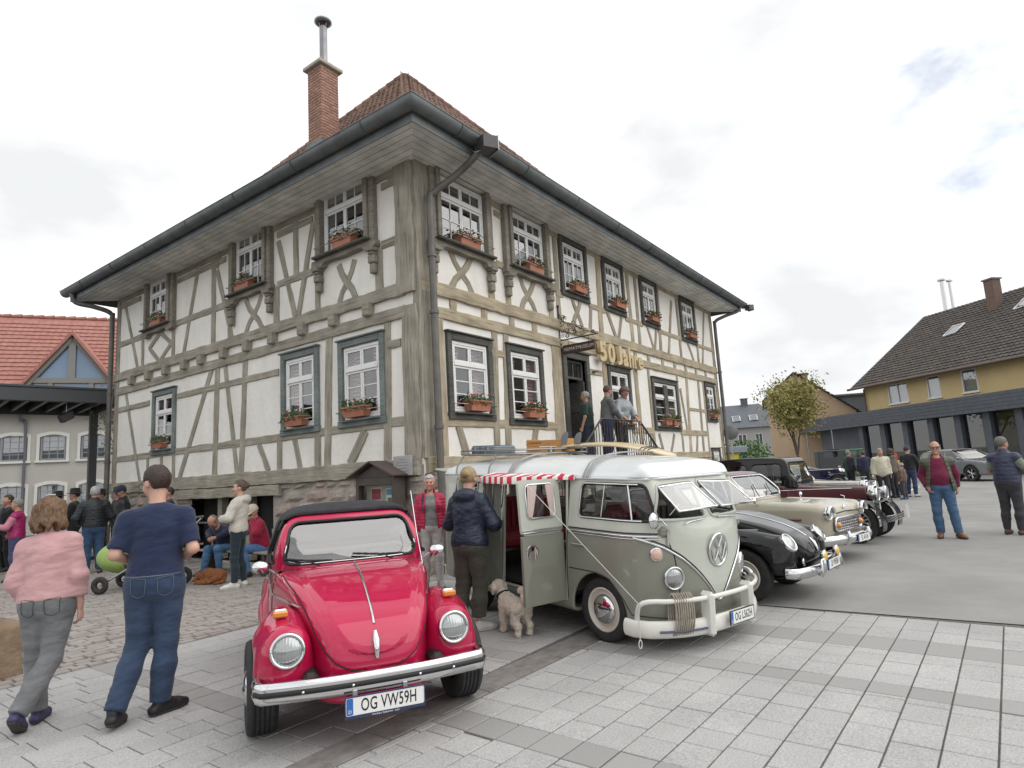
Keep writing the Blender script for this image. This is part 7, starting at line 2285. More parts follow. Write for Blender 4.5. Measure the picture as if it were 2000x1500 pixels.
  if pockets:          # stitched back pockets and a waistband
   pm_ = mat('pocket_' + tm.name, pockets, .9, bump=.3, bscale=200, bdist=.002)
   for sg in (-1,1):
    ol = rpoly([(sg * .035,.955),(sg * .135,.965),(sg * .130,.85),(sg * .085,.825),(sg * .042,.845)], .012)
    fn = lambda p, o_=.004: proj(tf, [(-.5, a, b) for a, b in p], (1,0,0),60) - np.array([o_, 0,0], np.float32)
    pk_ = sheet('pocket', ol, fn, tm, tro, .05); q = fn(dense(ol, .02, True),.006); strip('pocket_seam', q, .0028, pm_, pk_, closed=True, n=4)
   q = proj(tf, [(-.5 * math.cos(a),.5 * math.sin(a), waist - .045) for a in np.linspace(0,2 * math.pi, 41)[:-1]], (0,0,0)) if False else np.array([proj(tf, [(-.5 * math.cos(a),.5 * math.sin(a), waist - .05)], (math.cos(a),-math.sin(a),0),50)[0] for a in np.linspace(0,2 * math.pi, 31)[:-1]])
   strip('waistband', q, .006, pm_, tro, closed=True, n=5)
 if shoes is not None:
  smat = shoes if not isinstance(shoes, tuple) else mat('shoe_%02x%02x%02x' % tuple(int(c * 255) for c in shoes), shoes, .55, c2=tuple(c * .8 for c in shoes), vscale=9)
  sole = mat('shoe_sole', (.05,.045,.04),.8) if (isinstance(shoes, tuple) and shoes[0] < .5) else mat('shoe_sole_white', (.6,.6,.58),.7)
  for s in 'LR':
   _, base, upv, fd = foot(np.zeros((1,3), np.float32), s, 0)
   f1 = lambda P: smax(foot(P, s, .008)[0], -((P - base) @ upv - .018),.004)
   f2 = lambda P: np.maximum(foot(P, s, .012)[0], np.maximum((P - base) @ upv - .020,-((P - base) @ upv) + .0))
   an = Lg[s][2]
   f1b = lambda P: smax(f1(P),(P - an) @ upv - .028,.01)
   o = sdf_obj('shoe', f1b, an - .28, an + .28, max(res * .8,.010), smat, root, newton=1)
   if o and res < .02: sdf_obj('sole', f2, an - .28, an + .28,.010, sole, o, newton=1)
 # ---- hair, hat, spectacles (head frame)
 st, hcol = hair
 hm = hairmat('%02x%02x%02x' % tuple(int(c * 255) for c in hcol), hcol) if hcol else None
 def hlo(a): return hc - a
 hr = min(res, .011)
 def strands(V, amp=.006, fr=26.0):
  Q = toh(V)
  ang = np.arctan2(Q[:, 1], Q[:, 0] + .02)
  S = np.stack([np.cos(ang), np.sin(ang),(Q[:, 2] - 1.6) * 1.6], 1)
  return amp * (vnoise(S, fr * .35,3) * .8 + vnoise(S, fr * .9,4) * .5)
 def face_cut(Q, front=.060, low=1.585, brow=1.690):
  return np.minimum(np.minimum(Q[:, 0] - (front - .75 * (brow - Q[:, 2]).clip(0,.09)) , brow - Q[:, 2]),9)
 if st in ('short', 'crop', 'curly', 'bun', 'ring'):
  t = {'short': .011, 'crop': .007, 'curly': .034, 'bun': .012, 'ring': .010}[st]
  def hf(P):
   Q = toh(P)
   d = s_ell(Q, (-.014,0,1.657),(.098 + t, .079 + t, .098 + t))
   if st == 'curly': d = smin(d, s_ell(Q, (-.03,0,1.62),(.10,.105,.09)),.03)
   low = {'short': 1.575, 'crop': 1.60, 'curly': 1.535, 'bun': 1.575, 'ring': 1.585}[st]
   d = smax(d, low - Q[:, 2] + .18 * (Q[:, 0] + .02).clip(-.1,.2),.012)
   d = smax(d, np.minimum(Q[:, 0] - .028,1.70 - Q[:, 2]),.010)          # face
   d = smax(d, np.minimum(np.minimum(.030 - np.abs(Q[:, 0] + .002),1.640 - Q[:, 2]), np.abs(Q[:, 1]) - .05),.006)  # ears
   if st == 'ring': d = smax(d, np.minimum(Q[:, 2] - 1.685, Q[:, 0] + .06),.01)
   if st == 'bun': d = smin(d, s_ell(Q, (-.115,.0,1.655),(.045,.05,.045)),.012)
   return d
  sdf_obj('hair', hf, hlo(.26), hc + .26, hr, hm, root, newton=1, disp=lambda V: strands(V, .011 if st == 'curly' else .006))
 elif st == 'bob':
  def hf(P):
   Q = toh(P)
   d = s_ell(Q, (-.018,0,1.655),(.118,.104,.108))
   d = smin(d, s_cone(Q, (-.03,0,1.62),(-.03,0,1.535),.112,.128,(np.array([1,0,0]),.86)),.04)
   d = smax(d, 1.495 - Q[:, 2] + .03 * np.sin(np.arctan2(Q[:, 1], Q[:, 0]) * 9),.02)
   d = smax(d, np.minimum(np.minimum(Q[:, 0] - .022,1.705 - Q[:, 2]),.075 - np.abs(Q[:, 1])),.012)
   return d
  sdf_obj('hair', hf, hlo(.30), hc + .26, hr, hm, root, newton=1, disp=lambda V: strands(V, .016,30) + .007 * vnoise(toh(V),26,9))
 if hat:
  hk, hcolr = hat
  hmt = cloth('hat_%02x%02x%02x' % tuple(int(c * 255) for c in hcolr), hcolr)
  g = Geo()
  if hk == 'cap':
   g.lathe([(.112,1.648),(.114,1.67),(.108,1.71),(.085,1.75),(.045,1.772),(0,1.778)], 26, Matrix.Translation((-.012,0,0)) @ Matrix.Diagonal((1.02,.88,1,1)))
   br = [(.075,.085),(.15,.06),(.185,0),(.15,-.06),(.075,-.085)]
   q = spline(br, 4); n_ = len(q)
   g.add([(x, y, 1.655 - .25 * (x - .07) * .6) for x, y in q] + [(.06, y * .95,1.668) for x, y in q] , [(i, i + 1, n_ + i + 1, n_ + i) for i in range(n_ - 1)], True)
   g.add([(x, y, 1.650 - .25 * (x - .07) * .6) for x, y in q] + [(.06, y * .95,1.660) for x, y in q] , [(n_ + i, n_ + i + 1, i + 1, i) for i in range(n_ - 1)], True)
  elif hk == 'brim':
   g.lathe([(.0,1.80),(.07,1.798),(.095,1.785),(.105,1.70),(.108,1.672),(.17,1.664),(.178,1.670),(.172,1.674),(.11,1.680)], 28, Matrix.Translation((-.012,0,0)) @ Matrix.Diagonal((1.05,.92,1,1)))
  elif hk == 'beanie':
   g.lathe([(.108,1.640),(.118,1.645),(.118,1.68),(.110,1.69),(.104,1.73),(.07,1.775),(0,1.79)], 24, Matrix.Translation((-.014,0,0)) @ Matrix.Diagonal((1.0,.86,1,1)))
  elif hk == 'hood':
   g.lathe([(.10,1.50),(.128,1.56),(.132,1.66),(.11,1.75),(.06,1.79),(0,1.80)], 22, Matrix.Translation((-.03,0,0)))
  T4 = Matrix.Translation(Vector(hpiv.tolist())) @ Matrix(Rh.tolist()).to_4x4() @ Matrix.Translation((0,0,-1.53))
  o = obj('hat', g.mesh('hat', hmt), root); o.matrix_local = T4
 T4 = Matrix.Translation(Vector(hpiv.tolist())) @ Matrix(Rh.tolist()).to_4x4() @ Matrix.Translation((0,0,-1.53))
 if res < .016:
  for sg in (-1,1):
   g = Geo(); g.lathe([(0,-.008),(.007,-.006),(.0095,0),(.007,.005),(0,.007)], 10, Matrix.Translation((.089, sg * .034,1.636)) @ Matrix.Rotation(R(90),4, 'Y'))
   o = obj('eye', g.mesh('eye', m_eye), root); o.matrix_local = T4
 if glasses:
  g = Geo()
  for sg in (-1,1):
   rr_ = [(.112 - .004 * abs(y), sg * .036 + y, z_) for (y, z_) in rrect(-.026,1.612,.026,1.652,.014,3)]
   g.tube(rr_, .0024 if glasses != 'sun' else .004,5, closed=True)
   if glasses == 'sun': g.add(rr_, [range(len(rr_))])
   g.tube([(.108, sg * .062,1.642),(.0, sg * .088,1.640)], .0025,5)
  g.tube([(.113,-.010,1.64),(.113,.010,1.64)], .0025,5)
  o = obj('spectacles', g.mesh('spectacles', m_sun if glasses == 'sun' else m_spec), root); o.matrix_local = T4
 root['_hw'] = 0
 del root['_hw']
 return root, dict(A=A, hw=hw, up=up, T4=T4, Lg=Lg, k=k)
def G(nm, c, off=.014, hem=.90, sleeves='long', kind='knit', **k):
 return dict(m=cloth(nm, c, kind), off=off, hem=hem, sleeves=sleeves, **k)
def Tr(nm, c, off=.012, waist=1.02, hem=.09, kind='denim'): return (cloth(nm, c, kind), off, waist, hem)
jean_blue, jean_mid, jean_dark = (.020,.040,.082),(.07,.16,.31),(.02,.035,.07)
# -- the two walkers in front, seen from behind
pk, pkd = person((1.83,5.84),50,1.66, 'woman in a pink sweater and grey jeans walking away, hair a curly brown bob', 1.10,.02, lean=5, side=-3, female=True, res=.0115,
 arms={'R': ((-.04,-.225,1.10),(.03,-.215,.86)), 'L': ((-.03,.225,1.10),(.12,.22,.95))},
 legs={'L': ((.05,.09,.49),(.03,.05,.085),4), 'R': ((-.03,-.05,.48),(-.27,.06,.155),8,32)}, head=(6,6),
 top=G('pink_sweatshirt', (.56,.325,.33),.020,.93, flare=.014, amp=.013), trousers=Tr('grey_jeans', (.13,.135,.14),.014), shoes=(.035,.03,.09), hair=('bob', (.25,.145,.075)), pockets=(.07,.07,.075))
g = Geo(); g.box((-.012,-.045,1.762),(.004,.02,1.769),.003); o = obj('hair_clip', g.mesh('hair_clip', mat('clip_white', (.7,.68,.6),.4)), pk); o.matrix_local = pkd['T4'] @ Matrix.Translation((-.07,0,.0))
person((2.32,5.20),58,1.86, 'tall man in a navy T-shirt and blue jeans seen from behind, short dark hair', 1.04,.02, lean=3, side=0, res=.0115,
 arms={'L': ((-.06,.25,1.13),(.17,.15,1.05)), 'R': ((-.07,-.25,1.13),(.16,-.15,1.05))},
 legs={'L': ((.03,.10,.49),(-.16,.20,.105),-4,12), 'R': ((.02,-.08,.49),(.0,-.05,.085),-48)}, head=(42,12),
 top=G('navy_tshirt', (.011,.022,.065),.016,.845, 'short', amp=.012, flare=.012), trousers=Tr('blue_jeans', jean_blue, .016), shoes=(.012,.012,.016), hair=('short', (.055,.032,.022)), glasses='clear', pockets=(.10,.12,.16))
# -- by the bus
p, d_ = person((7.02,6.78),226,1.68, 'smiling white-haired woman in a quilted crimson jacket between the red convertible and bus', 1.0,0.02, female=True, res=.0115, tone='ruddy', head=(-6,2),
 top=G('grey_knit', (.24,.24,.235),.012,.92), outer=G('crimson_quilted', (.44,.012,.06),.028,.88, quilt=.05, open_=(.075,.10), amp=.003, kind='shell', collar=.05), trousers=Tr('pale_trousers', (.50,.46,.45),.012, kind='knit'), hair=('short', (.66,.65,.63)), shoes=(.3,.28,.26))
g = Geo(); g.tube([d_['up']((.06,-.11,1.452)), d_['up']((.135,-.125,1.36)), d_['up']((.15,-.13,1.2))], .02,6, flat=.4); obj('bag_strap', g.mesh('bag_strap', cloth('strap_navy', (.03,.035,.07))), p)
p, d_ = person((5.27,4.52),8,1.73, 'blonde woman in a dark blue speckled rain jacket looking at her phone beside the bus', 1.12,0, female=True, res=.0115, head=(12,14), lean=2,
 arms={'L': ((.05,.29,1.13),(.29,.12,1.24)), 'R': ((.03,-.30,1.13),(.28,-.10,1.22))},
 legs={'L': ((.03,.12,.49),(-.02,.17,.085),25), 'R': ((.04,-.09,.49),(.0,-.07,.085),-35)},
 top=G('raincoat_navy', (.018,.028,.055),.030,.80, hood=True, flare=.012, amp=.011, kind='shell', collar=.03), trousers=Tr('olive_trousers', (.075,.072,.055),.022, hem=.15, kind='knit'), shoes=(.62,.62,.60), hair=('bun', (.50,.35,.19)))
w_ = (d_['A']['L'][1] + d_['A']['R'][1]) / 2
ph = empty('smartphone', (0,0,0),0, 'slim grey phone held up by the woman in the rain jacket', 'phone')
ph.matrix_world = Matrix.Translation((5.27,4.52,0)) @ Matrix.Rotation(R(8),4, 'Z') @ Matrix.Translation(Vector((w_ * d_['k']).tolist()) + Vector((.105,-.0,.075))) @ Matrix.Rotation(R(-22),4, 'Y')
g = Geo(); g.box((-.005,-.04,-.08),(.005,.04,.08),.004); obj('phone_case', g.mesh('phone_case', mat('phone_case', (.11,.13,.16),.4)), ph)
g = Geo(); g.box((-.0062,-.036,-.075),(-.0051,.036,.075)); obj('screen', g.mesh('screen', m_sun), ph)
sp = np.random.RandomState(4)
# -- on the landing of the stairs
ZL = 1.76
person((X0 + 5.06, Y0 - .40),102,1.68, 'man in a dark green shirt with red cuffs entering the museum doorway', 1.15,.04, res=.014, tone='tan', head=(10,10), z=ZL,
 top=G('bottle_green_shirt', (.012,.035,.028),.022,.84, 'short'), trousers=Tr('navy_trousers', (.02,.028,.06), kind='knit'), hair=('crop', (.45,.45,.44)), arms={'R': ((-.04,-.29,1.12),(.08,-.25,.90))})
person((X0 + 5.12, Y0 - .88),-38,1.76, 'man in a grey jumper with spectacles leaning on the stair railing', 1.05,.04, lean=6, res=.014, head=(18,4), z=ZL, tone='ruddy',
 top=G('grey_jumper', (.135,.14,.145),.018,.92, collar=.02), trousers=Tr('blue_trousers', (.025,.035,.085), kind='knit'), hair=('crop', (.11,.065,.045)), glasses='clear',
 arms={'R': ((.10,-.26,1.14),(.30,-.12,.98)), 'L': ((.12,.26,1.14),(.34,.10,.98))})
person((X0 + 5.86, Y0 - .86),-100,1.78, 'curly grey-haired woman in a light grey jacket leaning on the stair railing', 1.22,.03, lean=13, female=True, res=.014, head=(-12,16), z=ZL, tone='ruddy',
 top=G('light_grey_jacket', (.32,.345,.37),.026,.86, 'roll', collar=.04, kind='shell'), trousers=Tr('charcoal_trousers', (.05,.048,.046), kind='knit'), hair=('curly', (.21,.165,.135)), glasses='clear',
 arms={'R': ((.10,-.30,1.15),(.36,-.14,.98)), 'L': ((.12,.30,1.15),(.40,.16,.99))})
# -- beside the left wall
person((5.86,10.16),128,1.78, 'woman in a cream hooded jacket and dark leggings standing by the bench', .98,0, female=True, res=.0125, head=(14,2), lean=-2,
 arms={'L': ((.07,.26,1.14),(.24,.10,1.12)), 'R': ((.05,-.27,1.14),(.23,-.04,1.10))},
 legs={'L': ((.03,.09,.49),(.02,.10,.085),20), 'R': ((.03,-.12,.49),(-.03,-.17,.085),-40)},
 top=G('cream_hoodie', (.56,.53,.47),.026,.86, hood=True, amp=.008), trousers=Tr('dark_teal_leggings', (.015,.03,.042),.004, kind='knit'), shoes=(.64,.62,.58), hair=('bun', (.14,.09,.06)))
sitL = {'L': ((.46,.14,.50),(.44,.16,.085),10), 'R': ((.44,-.14,.49),(.50,-.18,.085),-10)}
person((6.95,12.35),196,1.74, 'bald man in navy sitting bent forward on the bench with a snack', 1.08,.03, lean=38, sit=.50, res=.014, head=(0,18), tone='ruddy', legs=sitL,
 arms={'L': ((.30,.26,.82),(.47,.10,.72), True), 'R': ((.28,-.27,.80),(.46,-.08,.70), True)}, top=G('navy_pullover', (.015,.02,.05),.018,.86), trousers=Tr('mid_blue_jeans', (.05,.12,.235)), hair=('ring', (.3,.27,.24)), glasses='clear', shoes=(.05,.035,.028))
person((7.0,11.28),168,1.76, 'man in a crimson jacket and beige cap sitting on the bench eating', 1.12,.04, lean=14, sit=.50, res=.014, head=(24,10), tone='ruddy', legs={'L': ((.44,.16,.50),(.36,.30,.085),20), 'R': ((.45,-.10,.49),(.30,-.06,.085),0)},
 arms={'L': ((.22,.28,.80),(.20,.06,1.00), True), 'R': ((.22,-.26,.80),(.22,-.02,1.00), True)}, top=G('crimson_jacket', (.30,.006,.04),.028,.86, collar=.03), trousers=Tr('mid_blue_jeans2', (.05,.125,.25)), hair=('crop', (.4,.38,.35)), hat=('cap', (.56,.50,.40)), glasses='sun')
person((6.90,14.9),165,1.76, 'man with short hair half hidden behind the tall man in navy', 1.0, res=.018, tone='ruddy', top=G('black_jacket', (.012,.012,.016),.025,.86), trousers=Tr('dark_jeans', jean_dark), hair=('crop', (.05,.035,.03)))
person((5.69,15.67),78,1.86, 'white-haired man in a black quilted jacket and jeans, back turned', 1.10,.03, res=.016, head=(-6,3), top=G('black_puffer', (.012,.017,.022),.034,.86, quilt=.06, amp=.003, kind='shell', collar=.04), trousers=Tr('blue_jeans3', (.022,.055,.12),.016), hair=('short', (.60,.59,.57)), shoes=(.10,.075,.06),
 arms={'L': ((.0,.31,1.13),(.18,.20,1.0)), 'R': ((.02,-.30,1.13),(.2,-.18,1.02))})
person((6.50,16.3),160,1.86, 'man in a dark jacket and navy baseball cap looking down', 1.12,.03, res=.016, head=(10,22), tone='tan', top=G('black_work_jacket', (.011,.013,.02),.03,.84, collar=.04, kind='shell'), trousers=Tr('dark_trousers', (.02,.02,.026), kind='knit'), hair=('crop', (.08,.06,.05)), hat=('cap', (.02,.02,.055)))
blk = (.011,.011,.013)
for i, (x, y, fa, hh, lb) in enumerate(((6.12,18.1,150,1.84, 'band musician in black suit and brimmed hat, nearest of the hatted men'),(6.15,19.3,120,1.80, 'band musician in black hat leftmost of the hatted men, brass instrument raised'),
  (7.0,18.9,200,1.80, 'band musician in black hat facing left, white collar showing'),(6.9,17.6,170,1.82, 'musician in black hat standing just behind the man with the navy cap'))):
 person((x, y), fa, hh, lb, 1.08,.02, res=.021, tone='ruddy', top=G('black_suit', blk, .026,.80), trousers=Tr('black_suit_trousers', blk, kind='knit'), hair=('crop', (.05,.04,.035)), hat=('brim', (.013,.012,.014)), group='band musicians in black hats',
  arms={'L': ((.12,.25,1.14),(.30,.08,1.30)), 'R': ((.12,-.25,1.14),(.30,-.06,1.28))})
person((4.50,16.35),150,1.69, 'grey-haired woman in a magenta vest over a pink shirt at the left edge', 1.12,.02, female=True, res=.018, head=(0,8), tone='ruddy', top=G('pink_blouse', (.52,.20,.27),.016,.88), outer=G('magenta_vest', (.33,.012,.11),.026,.86, 'none', kind='shell', quilt=.07), trousers=Tr('violet_jeans', (.05,.05,.12)), hair=('short', (.36,.35,.33)),
 arms={'L': ((.12,.27,1.15),(.32,.12,1.18)), 'R': ((.12,-.27,1.15),(.32,-.08,1.16))})
person((4.55,18.3),150,1.78, 'dark-haired man in a bright blue jacket behind the magenta vest', 1.0, res=.021, tone='tan', top=G('cobalt_jacket', (.02,.07,.25),.026,.86), trousers=Tr('dark_jeans', jean_dark), hair=('short', (.05,.035,.025)))
person((5.0,18.9),190,1.80, 'man with brown hair and white shirt collar left of the hats', 1.0, res=.021, tone='ruddy', top=G('black_suit', blk, .026,.82), trousers=Tr('black_suit_trousers', blk, kind='knit'), hair=('short', (.09,.05,.03)))
person((4.15,18.9),40,1.74, 'woman in dark clothes cut by the left edge of the picture', 1.0, female=True, res=.021, top=G('black_jacket', (.012,.012,.016),.025,.86), trousers=Tr('dark_jeans', jean_dark), hair=('bob', (.07,.04,.03)))
# -- on the road to the right
person((14.12,.55),186,1.77, 'man in sunglasses, maroon jumper, olive quilted vest and jeans facing the camera', 1.14,.05, res=.0125, head=(-4,-2), tone='ruddy',
 arms={'R': ((-.10,-.27,1.13),(.06,-.21,.93)), 'L': ((-.08,.26,1.14),(-.10,.25,.90))}, legs={'L': ((.03,.13,.49),(.03,.17,.085),24), 'R': ((.0,-.11,.49),(-.05,-.10,.085),-10)},
 top=G('maroon_jumper', (.15,.010,.045),.016,.88), outer=G('olive_vest', (.085,.095,.06),.027,.82, 'none', quilt=.075, open_=(.10,.17), flare=.05, amp=.003, kind='shell', collar=.04), trousers=Tr('bright_blue_jeans', (.048,.10,.18),.014), shoes=(.20,.075,.035), hair=('ring', (.24,.20,.17)), glasses='sun')
person((14.80,-.46),-28,1.78, 'grey-haired man in a navy quilted vest and dark jeans at the right edge', 1.16,.05, res=.0125, head=(-14,3), tone='ruddy',
 arms={'R': ((.04,-.31,1.14),(.27,-.20,1.10)), 'L': ((.06,.30,1.14),(.28,.16,1.12))}, top=G('sage_polo', (.21,.26,.20),.016,.90, 'short'), outer=G('navy_vest', (.035,.042,.085),.027,.83, 'none', quilt=.075, amp=.003, kind='shell', collar=.05), trousers=Tr('charcoal_jeans', (.03,.03,.036)), shoes=(.10,.04,.03), hair=('short', (.20,.185,.17)))
person((15.3,-1.05),150,1.74, 'person in black with a teal trouser leg hidden behind the navy vest', 1.0, res=.02, top=G('black_jacket', (.012,.012,.016),.025,.86), trousers=Tr('teal_trousers', (.05,.16,.2)), hair=('short', (.05,.04,.03)))
person((24.5,2.55),205,1.74, 'grey-haired person in a cream anorak striding across the road', 1.12,.03, res=.016, head=(10,6), tone='ruddy', legs={'L': ((.10,.10,.49),(.06,.10,.085),0), 'R': ((-.02,-.10,.48),(-.32,-.10,.13),-20,25)}, lean=5,
 top=G('cream_anorak', (.57,.54,.42),.036,.78, kind='shell', collar=.05, flare=.02), trousers=Tr('black_trousers', (.02,.018,.026), kind='knit'), hair=('short', (.42,.40,.37)))
person((25.7,2.35),60,1.72, 'woman in a long taupe hooded coat walking next to the child', 1.1,0, female=True, res=.018, top=G('taupe_coat', (.14,.115,.09),.036,.72, hood=True), trousers=Tr('black_trousers', (.02,.018,.026), kind='knit'), hair=('bob', (.10,.055,.035)))
person((24.9,2.0),70,1.20, 'child in a brown patterned coat and grey woolly hat', 1.15,.02, res=.018, top=G('brown_child_coat', (.13,.085,.06),.036,.72), trousers=Tr('grey_leggings', (.06,.055,.065), kind='knit'), hair=('crop', (.1,.06,.04)), hat=('beanie', (.34,.33,.33)), shoes=(.06,.14,.30))
person((26.1,1.85),-20,1.76, 'man in a black jacket and grey beanie beside the silver crossover', 1.05,0, res=.018, head=(-20,5), top=G('black_jacket2', (.014,.015,.02),.03,.84), trousers=Tr('navy_jeans', (.025,.035,.085)), hair=('crop', (.08,.06,.05)), hat=('beanie', (.05,.052,.055)), shoes=(.45,.45,.46), arms={'L': ((.1,.26,1.14),(.3,.1,1.25)), 'R': ((.1,-.26,1.14),(.3,-.08,1.25))})
person((26.9,2.35),30,1.52, 'child with a red and yellow hooded top behind the beanie man', 1.1,0, res=.021, top=G('yellow_top', (.55,.30,.04),.03,.84), trousers=Tr('navy_jeans', (.025,.035,.085)), hair=('crop', (.08,.06,.05)), hat=('hood', (.50,.03,.02)))
person((30.6,4.35),-40,1.76, 'grey-haired man in a dark jacket in front of the green off-road car', 1.08,.02, res=.02, tone='ruddy', top=G('dark_jacket', (.02,.022,.03),.03,.84), trousers=Tr('dark_trousers', (.02,.02,.026), kind='knit'), hair=('short', (.30,.28,.26)))
person((30.2,3.75),30,1.70, 'person in a dark blue jacket facing the green off-road car', 1.15,.02, res=.02, top=G('midnight_jacket', (.015,.018,.05),.034,.82), trousers=Tr('dark_trousers', (.02,.02,.026), kind='knit'), hair=('short', (.09,.06,.045)))
# ------------------------------------------------------------------ things on and around the museum
frng = random.Random(31)
def leaf_mesh(n, box, size, rng_, m, name='foliage', shape=None):
 V, F = [], []
 k = 0
 while k < n:
  p = Vector([rng_.uniform(-1,1) for _ in range(3)])
  if shape and not shape(p): continue
  p = Vector((p.x * box[0], p.y * box[1], p.z * box[2]))
  a = Vector([rng_.gauss(0,1) for _ in range(3)]).normalized(); b = a.orthogonal().normalized(); c_ = a.cross(b)
  s = size * rng_.uniform(.6,1.3); b0 = len(V)
  V += [p - b * s, p - c_ * s * .55, p + b * s + a * s * .3, p + c_ * s * .55]
  F.append((b0, b0 + 1, b0 + 2, b0 + 3)); k += 1
 return mesh_np(name, [tuple(v) for v in V], F, m, False)
fol = [leaf_mesh(330,(.34,.13,.125),.034, frng, m_leafd, shape=lambda p: p.z < .1 + .9 * frng.random() ** 2) for _ in range(3)]
def blooms(n, seed):
 r_ = random.Random(seed); g = Geo()
 for _ in range(n):
  c_ = Vector((r_.uniform(-.28,.28), r_.uniform(-.10,.06), r_.uniform(.02,.10)))
  g.lathe([(0,-.018),(.016,-.01),(.022,.004),(.012,.016),(0,.018)], 7, Matrix.Translation(c_))
 return g
bx = Geo(); vs_ = []
for (x, y, z) in ((.27,.075,0),(.31,.10,.17),(.325,.115,.17),(.325,.115,.20),(.29,.085,.20),(.28,.08,.165)):
 vs_ += [(-x, -y, z),(x, -y, z),(x, y, z),(-x, y, z)]
fs_ = [(3,2,1,0)] + [(i * 4 + j, i * 4 + (j + 1) % 4, i * 4 + 4 + (j + 1) % 4, i * 4 + 4 + j) for i in range(5) for j in range(4)] + [(20,21,22,23)]
bx.add(vs_, fs_); box_me = bx.mesh('planter', m_terra)
BOXES = [(FL, 'a', -.1, 'in the upper left-wall window farthest from the corner', .12),(FL, 'b', .12, 'in the middle upper window of the left wall', .12),(FL, 'c', -.08, 'in the upper left-wall window next to the corner', .12),
         (FL, 'd', 0, 'at the small lower window far along the left wall', .10), (FL, 'e', 0, 'at the lower left-wall window right of the blank plaster field', .10), (FL, 'f', .05, 'at the lower left-wall window next to the corner post', .10),
         (FR, 'g', .05, 'in the upper right-wall window beside the corner downpipe', .12), (FR, 'h', .1, 'in the second upper window from the corner on the right wall', .12), (FR, 'i', .05, 'in the upper window above the iron sign bracket', .10), (FR, 'j', .08, 'in the upper window above the golden letters', .10),
         (FR, 'k', .05, 'in the upper right-wall window last but one from the far end', .10), (FR, 'l', .0, 'in the upper right-wall window at the far end', .10), (FR, 'm', .05, 'at the large lower window beside the corner downpipe', .10), (FR, 'n', .1, 'at the lower window left of the doorway', .10),
         (FR, 'q', -.32, 'at the double lower window, left of its pair', .10), (FR, 'q', .32, 'at the double lower window, right of its pair', .10), (FR, 'r', .0, 'at the narrow lower window by the far corner', .10)]
for i, (fc, k, ds, lb, dd) in enumerate(BOXES):
 W_ = (LW if fc.left else RW)[k]
 sc_ = (W_[0] + W_[1]) / 2 + ds; zz = W_[2] + (.0 if k in 'abcgh' else .015)
 t = empty('flower_box', (0,0,0),0, 'terracotta flower box ' + lb, 'flower box', 'flower boxes on the museum windows')
 t.matrix_world = Matrix.Translation((X0, Y0,0)) @ fc.frame(sc_, zz, dd + (.02 if k in 'abcgh' else .045),1,0) @ Matrix.Rotation(R(-90) * (1 if not fc.left else -1),4, 'X') @ Matrix.Rotation(0 if fc.left else 0,4, 'Z')
 if fc.left: t.matrix_world = Matrix.Translation((X0, Y0,0)) @ Matrix.Translation(fc.p(sc_, zz, dd + .02)) @ Matrix.Rotation(R(-90),4, 'Z')
 else: t.matrix_world = Matrix.Translation((X0, Y0,0)) @ Matrix.Translation(fc.p(sc_, zz, dd + .02))
 s_ = .82 if k in 'drq' else 1.0
 t.scale = (s_, 1,1)
 obj('planter', box_me, t)
 o = obj('foliage', fol[i % 3], t); o.location = (0,-.01,.235); o.rotation_euler = (0,0, math.pi * (i % 2)); tag(o, kind='stuff')
 gb = blooms(5 + i % 5 + (5 if k in 'cf' else 0), i)
 o = obj('blooms', gb.mesh('blooms', m_flower if i % 3 < 2 else mat('bloom_pale', (.65,.45,.42),.6)), t); o.location = (0,-.01,.235); tag(o, kind='stuff')
for (fc, W_, k) in [(FL, w, k) for k, w in LW.items()] + [(FR, w, k) for k, w in RW.items() if k not in 'pt']:
 a, b = W_[0] - .08, W_[1] + .08; z = W_[2] + .13; dd = .26 if k in 'abcgh' else .17
 g = Geo(); g.tube([fc.p(a, z, .02), fc.p(a, z, dd), fc.p(b, z, dd), fc.p(b, z, .02)], .008,5)
 g.obj('flower_rail', m_steel, museum)
# golden letters hung on the wall
m_gold = mat('gilded_wood', (.60,.48,.29),.55, c2=(.52,.41,.23), vscale=7, bump=.2, bscale=40)
lt = empty('anniversary_lettering', (X0, Y0,0),0, 'tall golden wooden letters reading 50 Jahre above the museum door', 'lettering')
for ch, s0, s1, zt in (('5', 6.36,6.74,4.90),('0', 6.82,7.22,4.90),('J', 7.36,7.64,4.90),('a', 7.70,8.0,4.74),('h', 8.06,8.35,4.90),('r', 8.41,8.63,4.74),('e', 8.68,8.98,4.74)):
 o = text_obj(ch, 1.0, m_gold, lt, Matrix.Identity(4),.05, name='letter', offset=.035)
 co = [v.co.copy() for v in o.data.vertices]; x0, x1 = min(c.x for c in co), max(c.x for c in co); y0, y1 = min(c.y for c in co), max(c.y for c in co)
 for v in o.data.vertices: v.co.x = (v.co.x - x0) / (x1 - x0) * (s1 - s0); v.co.y = (v.co.y - y0) / (y1 - y0) * (zt - 4.36)
 o.matrix_local = FR.mat_sz(s0,4.36,.15)
